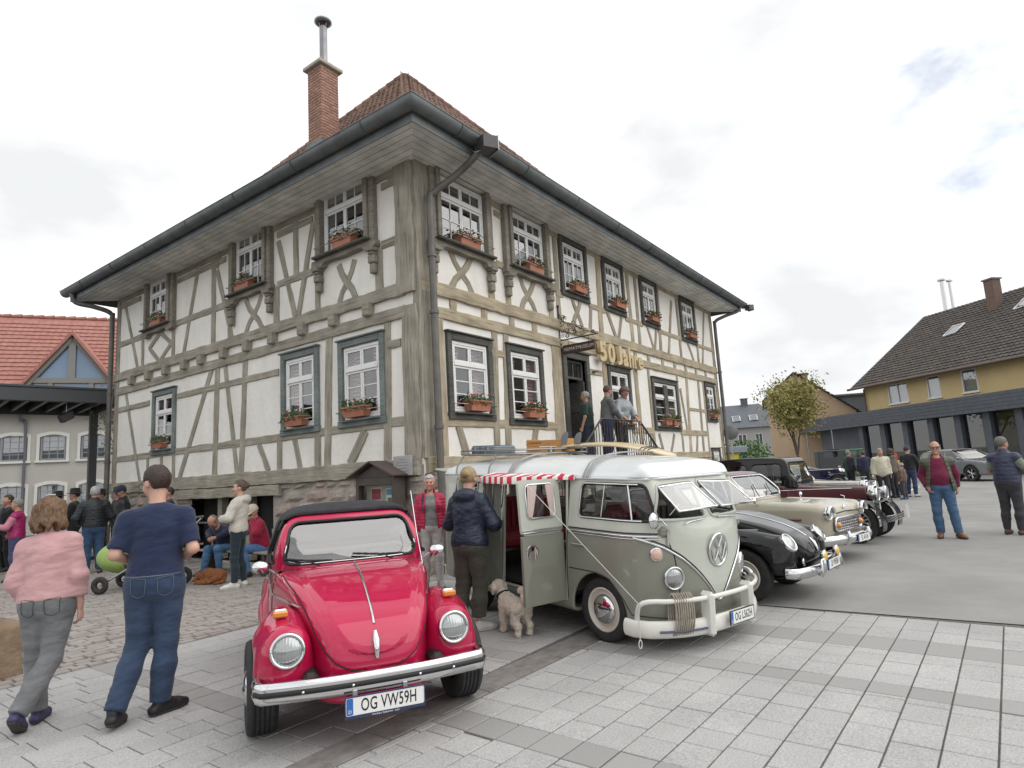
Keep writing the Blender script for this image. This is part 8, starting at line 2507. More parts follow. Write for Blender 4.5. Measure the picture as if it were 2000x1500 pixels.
# wrought iron bracket with the hanging board, at right angles to the wall
sg_ = empty('museum_sign', (X0 + 4.70, Y0,0),0, 'dark hanging sign reading HEIMATMUSEUM on a scrolled wrought iron bracket', 'sign')
g = Geo(); g.tube([(0,-.03,4.60),(0,-.03,5.50)], .016,6); g.tube([(0,-.03,4.68),(0,-1.05,4.68)], .014,6); g.lathe([(0,.04),(.03,.02),(.03,-.02),(0,-.04)], 8, Matrix.Translation((0,-.03,5.52))); g.lathe([(0,.05),(.04,.02),(.035,-.02),(0,-.04)], 8, Matrix.Translation((0,-.03,4.58)))
obj('bracket', g.mesh('bracket', m_iron), sg_)
r_ = random.Random(8)
for i in range(26):
 t = r_.random() ** 1.3; y = -.08 - .86 * t; zm = 4.70 + .62 * (1 - t) ** 1.1
 z = 4.76 + (zm - 4.76) * r_.random() if zm > 4.78 else 4.76
 R0 = r_.uniform(.045,.085); a0 = r_.uniform(0,6.28); sgn = r_.choice((-1,1))
 pts = [(0.012 * (i % 3 - 1), y + R0 * (1 - j / 16) * math.cos(a0 + sgn * j * .55), z + R0 * (1 - j / 16) * math.sin(a0 + sgn * j * .55)) for j in range(14)]
 g = Geo(); g.tube(pts, .0075,5); obj('scroll', g.mesh('scroll', m_iron), sg_)
g = Geo(); g.tube(spline([(0,-.03,5.35),(0,-.18,5.1),(0,-.42,5.0),(0,-.7,4.82),(0,-1.0,4.70)], 5),.010,5); obj('bracket_stay', g.mesh('bracket_stay', m_iron), sg_)
g = Geo(); g.box((-.02,-.95,4.33),(.02,-.10,4.545),.008); sb = obj('sign_board', g.mesh('sign_board', mat('sign_brown', (.045,.022,.018),.5)), sg_)
g = Geo(); g.tube([(0,-.25,4.545),(0,-.25,4.68)], .006,4); obj('hanger', g.mesh('hanger', m_iron), sg_)
g = Geo(); g.tube([(0,-.80,4.545),(0,-.80,4.68)], .006,4); obj('hanger', g.mesh('hanger', m_iron), sg_)
text_obj('HEIMATMUSEUM', .118, mat('sign_letters', (.55,.52,.48),.5), sb, Matrix.Translation((-.0205,-.525,4.435)) @ Matrix(((0,0,-1,0),(-1,0,0,0),(0,1,0,0),(0,0,0,1))),.002, sx=.92)
g = Geo(); g.box((-.075,-.03,-.06),(.075,.0,.06),.006); o = g.obj('house_number', mat('enamel_blue', (.05,.07,.16),.3)); o.matrix_world = Matrix.Translation((X0, Y0,0)) @ FR.mat_sz(6.23,4.09,.08); tag(o, 'small dark blue house number plate right of the museum door', 'house number')
text_obj('2', .09, m_plate, o, Matrix.Translation((0,0,.0005)),.001)
# floodlights at the two ends of the right-hand eaves
m_flood = mat('floodlight_housing', (.085,.08,.082),.5,.3)
for (s, lb, k) in ((.62, 'brown floodlight box at the near end of the eaves above the downpipe', .74),(SR + .98, 'small floodlight at the far end of the right-hand eaves', .6)):
 fl = empty('floodlight', (X0 + s, Y0 - OV - .32,7.52), R(-20), lb, 'floodlight'); fl.scale = (k, k, k)
 g = Geo(); g.prism([(-.19,-.17),(.19,-.22),(.19,.22),(-.19,.17)], -.16,.16); obj('housing', g.mesh('housing', m_flood), fl)
 g = Geo(); g.box((.19,-.23,-.20),(.215,.23,.20),.01); obj('front_bezel', g.mesh('front_bezel', m_steel), fl)
 g = Geo(); g.tube([(-.05,.19,-.17),(-.05,.24,-.1),(-.05,.36,.06)], .014,5); g.tube(spline([(-.15,.05,-.16),(-.28,.1,-.22),(-.36,.25,-.06)], 4),.008,5); obj('mounting_arm', g.mesh('mounting_arm', m_steel), fl)
# stairs with a landing before the door, flights to both sides
ZLD = 1.76
st_ = empty('entrance_stairs', (X0, Y0,0),0, 'sandstone entrance stairs with iron railing below the museum door', 'stairs')
g = Geo(); g.box((4.1,-1.32,0),(6.1,-.02, ZLD),.015); obj('landing', g.mesh('landing', m_stone), st_)
for i in range(9):
 z = ZLD - (i + 1) * .176
 for (a, sgn) in ((4.1,-1),(6.1,1)):
  x0, x1 = a + sgn * i * .27, a + sgn * (i + 1) * .27
  g = Geo(); g.box((min(x0, x1),-1.30,0),(max(x0, x1),-.02, z),.012); obj('step', g.mesh('step', m_stone), st_)
m_rail = mat('railing_iron', (.06,.058,.055),.5,.5)
g = Geo()
top = [(1.75,-1.26,.98),(4.15,-1.26, ZLD + .92),(6.0,-1.26, ZLD + .93),(6.12,-1.26, ZLD + .90),(8.5,-1.26,1.00)]
g.tube(top, .026,8, flat=.7); g.tube([(4.15,-1.26, ZLD + .10),(6.05,-1.26, ZLD + .10)], .014,6); g.tube([(6.12,-1.26, ZLD + .10),(8.4,-1.26,.2)], .014,6); g.tube([(4.1,-1.26, ZLD + .1),(1.8,-1.26,.2)], .014,6)
rl = obj('railing', g.mesh('railing', m_rail), st_)
bal = Geo(); bal.tube([(0,0,0),(0,0,.80)], .010,6); bal_me = bal.mesh('baluster', m_rail)
ring = Geo(); ring.tube([(0,0,0),(0,0,.30)], .010,6); ring.tube([(.055 * math.cos(a),0,.40 + .10 * math.sin(a)) for a in np.linspace(0,6.28,13)[:-1]], .010,5, closed=True); ring.tube([(0,0,.5),(0,0,.80)], .010,6); ring_me = ring.mesh('baluster', m_rail)
s = 2.0
i = 0
while s < 8.4:
 zt = float(np.interp(s, [p[0] for p in top], [p[2] for p in top])) - .81
 o = obj('baluster', ring_me if i % 4 == 2 else bal_me, rl); o.location = (s, -1.26, zt); s += .125; i += 1
# notice case on a post, memorial plate
nb = empty('notice_case', (X0 - .26, Y0 + .84,0), R(-90), 'brown wooden notice case with little pitched roof and two posters', 'notice board')
m_nb = mat('notice_brown', (.055,.045,.038),.6, c2=(.08,.066,.055), vscale=6)
g = Geo(); g.box((-.50,-.12,.55),(-.42,.14,1.70),.01); g.box((.42,-.12,.55),(.50,.14,1.70),.01); g.box((-.42,-.115,1.56),(.42,.14,1.70),.01); g.box((-.42,-.115,.55),(.42,.14,.68),.01); obj('case_frame', g.mesh('case_frame', m_nb), nb)
g = Geo(); g.box((-.42,.06,.68),(.42,.10,1.56)); obj('back_board', g.mesh('back_board', mat('pin_board', (.42,.40,.33),.9)), nb)
for s in (-1,1):
 g = Geo(); g.prism([(0,1.985),(0,1.96),(s * .60,1.70),(s * .61,1.725)], -.20,.24); o = obj('roof_slope', g.mesh('roof_slope', mat('notice_roof', (.085,.06,.052),.6)), nb); o.data.transform(Matrix(((1,0,0,0),(0,0,-1,0),(0,1,0,0),(0,0,0,1))))
 g = Geo(); g.box((s * .46 - .04,-.06,0),(s * .46 + .04,.06,.549),.01); obj('post', g.mesh('post', m_nb), nb)
g = Geo(); g.prism([(-.50,1.701),(.50,1.701),(0,1.93)], -.13,.11); o = obj('gable_board', g.mesh('gable_board', m_nb), nb); o.data.transform(Matrix(((1,0,0,0),(0,0,-1,0),(0,1,0,0),(0,0,0,1))))
g = Geo(); g.quad((-.42,-.05,.68),(.42,-.05,.68),(.42,-.05,1.56),(-.42,-.05,1.56)); obj('glass_door', g.mesh('glass_door', m_carglass), nb)
def poster(x0, z0, x1, z1, cols):
 g = Geo(); g.box((x0,.054, z0),(x1,.0595, z1)); p = obj('poster', g.mesh('poster', m_plate), nb)
 for (a, b, c_, d_, col) in cols:
  g = Geo(); g.box((x0 + (x1 - x0) * a, .0525, z0 + (z1 - z0) * b),(x0 + (x1 - x0) * c_, .0538, z0 + (z1 - z0) * d_)); obj('print_block', g.mesh('print_block', mat('print_%d_%d_%d' % tuple(int(99 * k) for k in col), col, .6)), p)
poster(-.28,1.10,-.02,1.52,((.04,.50,.96,.95,(.35,.02,.05)),(.04,.06,.5,.46,(.10,.09,.10)),(.54,.06,.96,.46,(.4,.05,.07))))
poster(.10,.92,.36,1.50,((.04,.80,.96,.97,(.04,.25,.45)),(.15,.35,.85,.72,(.12,.12,.13))))
g = Geo(); g.box((-.22,-.17,-.03),(.22,.17,.02),.006); pl = g.obj('memorial_plate', mat('plate_stone', (.38,.38,.375),.6, c2=(.33,.33,.325), vscale=8)); pl.matrix_world = Matrix.Translation((X0, Y0,0)) @ FL.mat_sz(.37,1.87,.14); tag(pl, 'grey engraved stone plate on the museum corner beside the notice case', 'plaque')
for i in range(5):
 g = Geo(); w_ = (.06,.14,.16,.13,.15)[i]; g.box((-w_, .105 - i * .05 - .006,.0201),(w_, .105 - i * .05 + .006,.0206)); obj('text_line', g.mesh('text_line', mat('engraved', (.2,.2,.2),.8)), pl)
# bench with two men, handrail behind, stump with orange lantern
m_benchw = mat('bench_wood', (.27,.225,.18),.8, c2=(.34,.29,.24), vscale=6, stretch=(1,9,9))
bn = empty('beer_bench', (6.88,11.85,0), R(90), 'long wooden bench along the museum wall under the two seated men', 'bench')
for y in (-.14,.02):
 g = Geo(); g.box((-1.35, y, .40),(1.35, y + .145,.44),.008); obj('seat_plank', g.mesh('seat_plank', m_benchw), bn)
for x in (-1.0,1.0):
 g = Geo(); g.box((x - .04,-.13,0),(x + .04,.15,.399),.01); obj('leg', g.mesh('leg', m_nb), bn)
hr = empty('handrail', (7.3,13.7,0), R(90), 'plain grey steel handrail before the dark cellar opening', 'handrail')
g = Geo(); g.tube([(-1.3,0,.92),(1.2,0,.92)], .022,8); obj('top_rail', g.mesh('top_rail', m_steel), hr)
for x in (-1.1,0,1.0):
 g = Geo(); g.tube([(x, 0,0),(x, 0,.90)], .02,8); obj('post', g.mesh('post', m_steel), hr)
g = Geo(); g.tube([(0,0,0),(0,0,.22),(0,0,.40)], [.17,.155,.15], 14); o = g.obj('tree_stump', mat('stump_bark', (.13,.085,.055),.9, c2=(.07,.045,.03), vscale=9, bump=.7, bscale=20)); o.location = (6.35,16.0,0); tag(o, 'short sawn log standing upright between the legs of the crowd', 'log')
lm = empty('orange_lantern', (6.35,16.0,.40),0, 'small round orange lantern on top of the sawn log', 'lantern')
g = Geo(); g.lathe([(.0,0),(.10,.01),(.155,.10),(.15,.19),(.09,.26),(0,.27)], 16); obj('globe', g.mesh('globe', mat('lantern_orange', (.55,.13,.012),.4)), lm)
g = Geo(); g.tube([(0,0,.265),(0,.0,.32)], .03,8); obj('cap', g.mesh('cap', m_black), lm)
# green pushchair behind the tall man
m_lime = mat('lime_fabric', (.33,.46,.14),.8, c2=(.27,.39,.11), vscale=9, bump=.3, bscale=16); m_gr = mat('grey_fabric', (.075,.078,.085),.85)
sv = empty('pushchair', (5.12,11.95,0), R(-52), 'lime green and grey child pushchair with folded hood behind the tall man', 'pushchair')
sdf_obj('seat_shell', lambda P: shell(smin(s_ell(P, (0,0,.48),(.52,.27,.22)), s_ell(P, (.30,0,.62),(.26,.26,.24)),.08),.03) if False else np.maximum(smin(s_ell(P, (0,0,.48),(.54,.28,.22)), s_ell(P, (.34,0,.60),(.24,.27,.26)),.08),-s_ell(P, (-.05,0,.66),(.40,.22,.22))),(-.7,-.35,.2),(.7,.35,.95),.02, m_gr, sv)
sdf_obj('hood', lambda P: np.maximum(shell(s_ell(P, (.30,0,.66),(.34,.30,.32)),.02),.62 - P[:, 2] - .6 * (P[:, 0] - .3)),(-.2,-.4,.3),(.75,.4,1.05),.018, m_lime, sv)
sdf_obj('footmuff', lambda P: np.maximum(shell(s_ell(P, (-.28,0,.50),(.38,.30,.24)),.025), P[:, 0] - .02),(-.75,-.4,.2),(.1,.4,.8),.018, m_lime, sv)
sv.scale = (1.15,) * 3
g = Geo()
for s in (-1,1): g.tube([(-.45, s * .27,.13),(.30, s * .28,.55),(.78, s * .26,1.02)], .016,6); g.tube([(.48, s * .29,.14),(.0, s * .28,.42)], .016,6)
g.tube([(.78,-.26,1.02),(.78,.26,1.02)], .018,6); obj('frame', g.mesh('frame', m_steel), sv)
for x in (-.45,.48):
 for s in (-1,1):
  g = Geo(); g.lathe([(.05,-.02),(.115,-.024),(.13,0),(.115,.024),(.05,.02)], 18, Matrix.Translation((x, s * .30,.13)) @ Matrix.Rotation(R(90),4, 'X'), closed=True); obj('wheel', g.mesh('wheel', m_tyre), sv)
# sandstone trough at the left edge
tg = empty('stone_trough', (1.55,8.05,0), R(6), 'low brown sandstone trough at the left edge behind the woman in pink', 'trough')
m_sand = mat('brown_sandstone', (.15,.10,.065),.95, c2=(.27,.20,.135), vscale=2.4, bump=.8, bscale=22, bdist=.02, detail=12)
sdf_obj('basin', lambda P: np.maximum(s_box(P, (0,0,.22),(.62,.52,.28),.07) + .012 * vnoise(P, 9),-s_box(P, (0,0,.55),(.46,.36,.22),.06)),(-.8,-.7,-.1),(.8,.7,.7),.02, m_sand, tg, normals=False)
tb_ = empty('stage_box', (3.3,17.6,0), R(20), 'brown wooden counter at the left edge beside the magenta vest', 'counter')
g = Geo(); g.box((-.6,-.4,1.02),(.7,.4,1.08),.01); obj('counter_top', g.mesh('counter_top', m_steel), tb_)
for i in range(8):
 g = Geo(); g.box((-.6 + i * .16,-.36,0),(-.6 + i * .16 + .152,-.33,1.02),.005); obj('plank', g.mesh('plank', m_benchw), tb_)
# ---- dogs
def fur(P, amp, fr=34): return amp * (vnoise(P * np.array([1,1,.55], np.float32), fr, 1) * .6 + vnoise(P, fr * 2.1,2) * .5)
m_fur = mat('cream_fur', (.60,.52,.41),.95, c2=(.72,.66,.57), vscale=16, bump=.9, bscale=90, bdist=.01, sheen=.2)
dg = empty('dog', (5.36,4.03,0), R(66), 'small shaggy cream dog with curled tail standing behind the bus door', 'dog')
def dogf(P):
 d = s_ell(P, (0,0,.275),(.215,.095,.10))
 d = smin(d, s_ell(P, (.13,0,.285),(.10,.10,.115)),.04)
 d = smin(d, s_cone(P, (.17,0,.32),(.24,.02,.42),.07,.062),.05)
 H = np.array([.27,.035,.455], np.float32)
 d = smin(d, s_ell(P, H, (.082,.078,.075)),.03)
 d = smin(d, s_cone(P, H + np.array([.05,.025,-.015]), H + np.array([.105,.05,-.03]),.042,.032),.02)
 for s in (-1,1):
  d = smin(d, s_ell(P, H + np.array([-.015, s * .075,-.02]),(.035,.022,.062)),.015)
  d = smin(d, s_cone(P, (.135, s * .062,.26),(.135, s * .065,.13),.048,.036),.03); d = smin(d, s_cone(P, (.135, s * .065,.13),(.145, s * .068,.03),.035,.032),.02); d = smin(d, s_ell(P, (.165, s * .068,.024),(.042,.032,.024)),.015)
  d = smin(d, s_cone(P, (-.15, s * .06,.27),(-.12, s * .07,.16),.068,.046),.03); d = smin(d, s_cone(P, (-.12, s * .07,.16),(-.185, s * .072,.11),.040,.034),.02); d = smin(d, s_cone(P, (-.185, s * .072,.11),(-.175, s * .072,.03),.034,.031),.02); d = smin(d, s_ell(P, (-.155, s * .072,.023),(.042,.032,.023)),.015)
 tl = [(-.19,0,.31),(-.235,.0,.38),(-.20,-.01,.45),(-.13,-.02,.455)]
 for a, b in zip(tl[:-1], tl[1:]): d = smin(d, s_cone(P, a, b, .036,.042),.02)
 return d
dg.scale = (.98,) * 3
sdf_obj('body', dogf, (-.35,-.2,-.02),(.45,.22,.6),.008, m_fur, dg, newton=1, disp=lambda V: fur(V, .015,40))
g = Geo(); g.tube([(.205 + .068 * math.cos(a) * .8,.012 + .072 * math.sin(a),.375 - .045 * math.cos(a)) for a in np.linspace(0,6.28,17)[:-1]], .012,6, closed=True); obj('collar', g.mesh('collar', m_black), dg)
g = Geo(); g.lathe([(0,-.012),(.014,0),(0,.012)], 10, Matrix.Translation((.405,.098,.425))); obj('nose', g.mesh('nose', m_black), dg)
bd = empty('dog', (6.02,11.15,0), R(100), 'reddish brown dog lying curled on the cobbles at the feet of the seated men', 'dog')
bd.scale = (.72,) * 3
m_fur2 = mat('russet_fur', (.17,.055,.018),.9, c2=(.26,.10,.035), vscale=9, bump=.7, bscale=90, bdist=.008)
def dog2(P):
 d = s_ell(P, (0,0,.17),(.30,.20,.17)); d = smin(d, s_ell(P, (.18,.08,.19),(.17,.16,.18)),.05)
 d = smin(d, s_cone(P, (.26,.10,.22),(.36,.18,.19),.10,.09),.05); d = smin(d, s_ell(P, (.38,.20,.17),(.10,.09,.085)),.03); d = smin(d, s_cone(P, (.40,.24,.15),(.40,.34,.10),.05,.036),.03)
 for s in (-1,1): d = smin(d, s_ell(P, (.36 + s * .075,.17,.18),(.03,.04,.07)),.02)
 d = smin(d, s_cone(P, (.20,.16,.10),(.30,.36,.04),.06,.036),.03); d = smin(d, s_cone(P, (.08,.18,.10),(.14,.38,.04),.055,.036),.03); d = smin(d, s_cone(P, (-.22,.10,.14),(-.05,.26,.06),.10,.05),.04); d = smin(d, s_cone(P, (-.05,.26,.06),(.08,.30,.035),.045,.036),.03)
 for a, b in (((-.28,-.02,.12),(-.36,.12,.05)),((-.36,.12,.05),(-.28,.28,.035))): d = smin(d, s_cone(P, a, b, .04,.03),.02)
 return d
sdf_obj('body', dog2,(-.5,-.3,-.02),(.6,.55,.5),.013, m_fur2, bd, newton=1, disp=lambda V: fur(V, .006))
# ------------------------------------------------------------------ buildings and trees around the square
def frame2(o, u, mirror=False):
 """matrix: local x along u (ground plan), local y away from the viewer, z up"""
 u = Vector((u[0], u[1], 0)).normalized(); n = Vector((-u.y, u.x, 0))
 c = Vector((-o[0], -o[1], 0))
 if n.dot(c) > 0: n = -n
 return Matrix(((u.x, n.x, 0, o[0]),(u.y, n.y, 0, o[1]),(0,0,1,0),(0,0,0,1)))
def fixn(me):
 bm = bmesh.new(); bm.from_mesh(me); bmesh.ops.recalc_face_normals(bm, faces=bm.faces); bm.to_mesh(me); bm.free(); return me
m_shopglass = glass_mat('shop_glass', (.42,.45,.47),1.9)
m_frame_w = mat('pvc_white', (.72,.72,.72),.4)
def house_window(parent, x, z, w, h, m_f=m_frame_w, sashes=1, sill=True, arch=False, lights=None, glass=None, d=0.0):
 t = .07 * min(1, w)
 g = Geo(); bars3 = lambda a, b, c, e: g.box((a, d - .07, c),(b, d + .03, e),.006)
 bars3(x, x + w, z, z + t); bars3(x, x + w, z + h - t, z + h); bars3(x, x + t, z + t, z + h - t); bars3(x + w - t, x + w, z + t, z + h - t)
 for i in range(1, sashes): xx = x + w * i / sashes; bars3(xx - t * .6, xx + t * .6, z + t, z + h - t)
 if lights:
  for i in range(1, lights[0]):
   xx = x + w * i / lights[0]; g.box((xx - .015, d - .03, z + t),(xx + .015, d + .01, z + h - t))
  for j in range(1, lights[1]):
   zz = z + h * j / lights[1]; g.box((x + t, d - .028, zz - .015),(x + w - t, d + .008, zz + .015))
 o = obj('window', g.mesh('window', m_f), parent)
 g = Geo(); g.quad((x + t, d - .01, z + t),(x + w - t, d - .01, z + t),(x + w - t, d - .01, z + h - t),(x + t, d - .01, z + h - t)); obj('pane', g.mesh('pane', glass or m_pane), o)
 g = Geo(); g.quad((x, d + .12, z),(x + w, d + .12, z),(x + w, d + .12, z + h),(x, d + .12, z + h)); obj('blind', g.mesh('blind', mat('net_curtain', (.30,.31,.32),.9) if sashes else m_room), o)
 if sill: g = Geo(); g.box((x - .06, d - .16, z - .07),(x + w + .06, d + .05, z - .002),.01); obj('sill', g.mesh('sill', m_f), o)
 return o
def wall_panel(parent, x0, x1, z0, z1, holes, m, d=0.0, name='wall', thick=.25):
 P, T = cdt([(x0, z0),(x1, z0),(x1, z1),(x0, z1)], [[(a, c),(b, c),(b, e),(a, e)] for (a, b, c, e) in holes])
 g = Geo(); g.add([(p.x, d, p.y) for p in P], [tuple(t) for t in T])
 for (a, b, c, e) in holes:
  b0 = len(g.v); g.add([(u, d + k, v) for k in (0, thick * .5) for u, v in ((a, c),(b, c),(b, e),(a, e))], [(i, (i + 1) % 4,4 + (i + 1) % 4,4 + i) for i in range(4)])
 return obj(name, g.mesh(name, m), parent)
def tiles_on(parent, A, e, up, L_, H_, tw, tl, m, clip=None, lift=.03, wave=.03, name='roof_tiles'):
 """courses of tiles as real geometry on a roof slope, joined"""
 A, e, up = Vector(A), Vector(e).normalized(), Vector(up).normalized()
 n = e.cross(up)
 if n.z < 0: n = -n
 V, F = [], []
 rws, cls = int(H_ / tl), int(L_ / tw)
 r_ = random.Random(3)
 for j in range(rws):
  for i in range(cls):
   u, v = i * tw, j * tl
   if clip and not clip(u + tw / 2, v + tl / 2): continue
   k = r_.uniform(-.006,.006); b = len(V)
   for (du, dv, hh) in ((0,0, lift),(tw * .35,0, lift + wave),(tw, 0, lift),(tw, tl * 1.06,.004),(tw * .35, tl * 1.06, wave),(0, tl * 1.06,.004),(0,0,-.01),(tw, 0,-.01)):
    V.append(tuple(A + e * (u + du) + up * (v + dv) + n * (hh + k)))
   F += [(b, b + 1, b + 4, b + 5),(b + 1, b + 2, b + 3, b + 4),(b + 6, b + 7, b + 2, b)]
 o = obj(name, mesh_np(name, V, F, m, False), parent); tag(o, kind='stuff'); return o
# -- barn with the red roof, left
m_barn = mat('barn_render', (.42,.41,.375),.9, c2=(.47,.46,.425), vscale=.8, bump=.2, bscale=30); m_trim = mat('barn_trim', (.66,.65,.61),.8)
m_red = mat('red_roof_tile', (.31,.135,.11),.8, c2=(.38,.175,.145), vscale=3, detail=9)
bb = empty('red_roofed_barn', (0,0,0),0, 'long cream barn building with red tiled roof and glazed gable dormer', 'barn'); bb.matrix_world = frame2((9.08,36.99),(.859,-.512))
ups = [(.28,1.36),(1.83,2.91),(3.48,4.56),(-1.9,-.8),(-4.0,-2.9)]
holes = [(a, b, 3.50,4.74) for a, b in ups] + [(a, b, 1.0,2.36) for a, b in ups]
wall_panel(bb, -14,9,0,6.2, holes, m_barn)
m_bwin = mat('barn_window_frame', (.25,.27,.30),.5)
for (a, b) in ups:
 for (z0, z1) in ((3.50,4.74),(1.0,2.36)):
  house_window(bb, a + .03, z0 + .02, b - a - .06, z1 - z0 - .04, m_bwin, 1, False, lights=(3,4), d=.10)
  g = Geo(); q = [(a - .12, z0 - .0),(a, z0)] + [(a + (b - a) * t, z1 - .14 + .14 * math.sin(math.pi * t)) for t in np.linspace(0,1,9)] + [(b, z0),(b + .12, z0)] + [(b + .12 - (b - a + .24) * t, z1 + .0 + .15 * math.sin(math.pi * t)) for t in np.linspace(0,1,9)]
  n_ = 9
  outer_ = [(a - .12, z0)] + [(a - .12 + (b - a + .24) * t, z1 + .02 + .13 * math.sin(math.pi * t)) for t in np.linspace(0,1, n_)] + [(b + .12, z0)]
  inner_ = [(a, z0)] + [(a + (b - a) * t, z1 - .12 + .12 * math.sin(math.pi * t)) for t in np.linspace(0,1, n_)] + [(b, z0)]
  vs_ = [(p[0], -.05, p[1]) for p in outer_] + [(p[0], -.05, p[1]) for p in inner_]; k = len(outer_)
  g.add(vs_, [(i, i + 1, k + i + 1, k + i) for i in range(k - 1)]); g.add([(p[0], -.05, p[1]) for p in outer_] + [(p[0], 0, p[1]) for p in outer_], [(i, i + 1, k + i + 1, k + i) for i in range(k - 1)]); g.add([(p[0], -.05, p[1]) for p in inner_] + [(p[0], .1, p[1]) for p in inner_], [(i, i + 1, k + i + 1, k + i) for i in range(k - 1)])
  g.box((a - .16,-.12, z0 - .10),(b + .16,.0, z0 - .001)); obj('window_surround', g.mesh('window_surround', m_trim), bb)
zr, ye = 11.75,5.0
g = Geo(); g.add([(-14,-.7,5.75),(10,-.7,5.75),(10, ye, zr),(-14, ye, zr),(10,11,5.75),(-14,11,5.75)], [(0,1,2,3),(3,2,4,5)]); obj('roof', g.mesh('roof', m_red), bb)
up_ = Vector((0, ye + .7, zr - 5.75)); tiles_on(bb, (-6,-.7,5.75),(1,0,0), up_, 15.5, up_.length, .30,.36, m_red, lift=.05, wave=.02)
for i in range(30):
 g = Geo(); g.tube([(-6 + i * .5, ye, zr + .03),(-6 + i * .5 + .46, ye, zr + .06)], [.10,.13], 7); obj('ridge_tile', g.mesh('ridge_tile', m_red), bb)
g = Geo(); g.tube(spline([(1.05,-.4,5.9),(1.1,-.25,5.4),(1.27,-.1,5.0),(1.27,-.1,0)], 4),.06,8); obj('downpipe', g.mesh('downpipe', mat('pipe_violet_grey', (.13,.125,.15),.5)), bb)
dm = [(1.0,7.0),(4.85,7.0),(2.95,9.75)]
g = Geo(); yb_ = .9
for s, (x0, x1) in ((0,(.72,2.95)),(1,(5.15,2.95))):
 g.add([(x0,-.1 + yb_ * 0,6.95),(x1,-.1,9.95),(x1,4.2,9.95),(x0,3.0,6.95),(x0,-.1,6.75),(x1,-.1,9.72),(x1,4.2,9.72),(x0,3.0,6.75)], [(0,1,2,3),(4,5,6,7),(0,1,5,4)])
o = obj('dormer_roof', fixn(g.mesh('dormer_roof', m_red)), bb)
g = Geo()
for (a, b) in (((.95,6.9),(2.95,9.6)),((4.95,6.9),(2.95,9.6))): g.tube([(a[0], .15, a[1]),(b[0], .15, b[1])], .13,4)
g.box((1.0,.1,7.30),(4.9,.32,7.55)); g.box((2.8,.1,7.55),(3.1,.3,9.5)); g.box((2.0,.12,6.6),(2.2,.3,7.3)); g.box((3.7,.12,6.6),(3.9,.3,7.3))
obj('dormer_frame', g.mesh('dormer_frame', mat('dormer_grey_wood', (.22,.22,.21),.8)), bb)
g = Geo(); g.add([(1.2,.25,6.5),(4.7,.25,6.5),(4.7,.25,7.2),(2.95,.25,9.5),(1.2,.25,7.2)], [(0,1,2,3,4)]); obj('dormer_glass', g.mesh('dormer_glass', mat('painted_sky_glass', (.10,.19,.31),.05,0, spec=1.0, coat=.6)), bb)  # blue base colour paints the sky's reflection into the dormer panes
# -- steel canopy over the musicians
m_can = mat('canopy_steel', (.075,.08,.085),.5,.3)
cn = empty('steel_canopy', (8.3,20.80,0), R(-7.4), 'dark grey flat steel canopy with ribbed underside on square post', 'canopy')
g = Geo(); g.box((-16,0,4.42),(0,.12,4.80),.01); g.box((-.12,.121,4.42),(0,3.6,4.80),.01); g.box((-16,3.601,4.42),(0,3.72,4.80),.01); g.box((-16.05,-.03,4.801),(.05,3.75,4.87),.01); obj('canopy_frame', g.mesh('canopy_frame', m_can), cn)
for i in range(26):
 g = Geo(); g.box((-11.8 + i * .45,.121,4.50),(-11.8 + i * .45 + .10,3.6,4.66),.006); obj('rib', g.mesh('rib', m_can), cn)
for x in (-.28,-8.5):
 g = Geo(); g.box((x - .11,2.4,0),(x + .11,2.62,4.42),.01); obj('post', g.mesh('post', m_can), cn)
fl = empty('floodlight', (7.0,21.6,4.05), R(200), 'small grey spotlight hanging under the steel canopy', 'floodlight')
g = Geo(); g.box((-.2,-.1,-.12),(.2,.1,.12),.03); o = obj('housing', g.mesh('housing', m_flood), fl); o.rotation_euler = (0, R(30),0)
g = Geo(); g.tube([(0,0,.1),(0,0,.42)], .015,5); obj('mounting_arm', g.mesh('mounting_arm', m_steel), fl)
# -- trees
def tree(name, loc, h, cr_r, label, cat, nleaf, lsize, m_leaf, m_bark, seed, trunk_r=.13, crown_h=.55, group=None):
 r_ = random.Random(seed)
 t = empty(name, (loc[0], loc[1], 0),0, label, cat, group)
 g = Geo(); tips = []
 def branch(p, d, L_, r0, lv):
  pts = [p]; q = Vector(p); dd = Vector(d)
  for i in range(4):
   dd = (dd + Vector((r_.uniform(-.22,.22), r_.uniform(-.22,.22), r_.uniform(-.05,.20)))).normalized(); q = q + dd * L_ / 4; pts.append(Vector(q))
  g.tube(pts, [r0 * (1 - .17 * i) for i in range(5)], 6 if lv < 2 else 4, caps=False)
  if lv >= 3: tips.extend(pts[1:]); return
  for k in range(3 if lv else 6):
   a = pts[2 + k % 3] if lv else pts[1 + min(3, k // 2 + 1)]
   nd = (dd + Vector((r_.uniform(-1,1), r_.uniform(-1,1), r_.uniform(-.15,.55))) * .95).normalized()
   branch(a, nd, L_ * r_.uniform(.5,.72), r0 * .5, lv + 1)
  tips.append(pts[-1])
 branch(Vector((0,0,0)), Vector((.03,.02,1)), h * crown_h, trunk_r, 0)
 obj('trunk', g.mesh('trunk', m_bark), t)
 V, F = [], []
 for i in range(nleaf):
  c_ = r_.choice(tips); p = c_ + Vector((r_.gauss(0,1), r_.gauss(0,1), r_.gauss(0,.8))) * cr_r * .11
  a = Vector([r_.gauss(0,1) for _ in range(3)]).normalized(); b = a.orthogonal().normalized(); c2_ = a.cross(b); s = lsize * r_.uniform(.6,1.4); b0 = len(V)
  V += [tuple(p - b * s), tuple(p - c2_ * s * .5), tuple(p + b * s), tuple(p + c2_ * s * .5)]; F.append((b0, b0 + 1, b0 + 2, b0 + 3))
 o = obj('crown', mesh_np('crown', V, F, m_leaf, False), t); tag(o, kind='stuff')
 return t
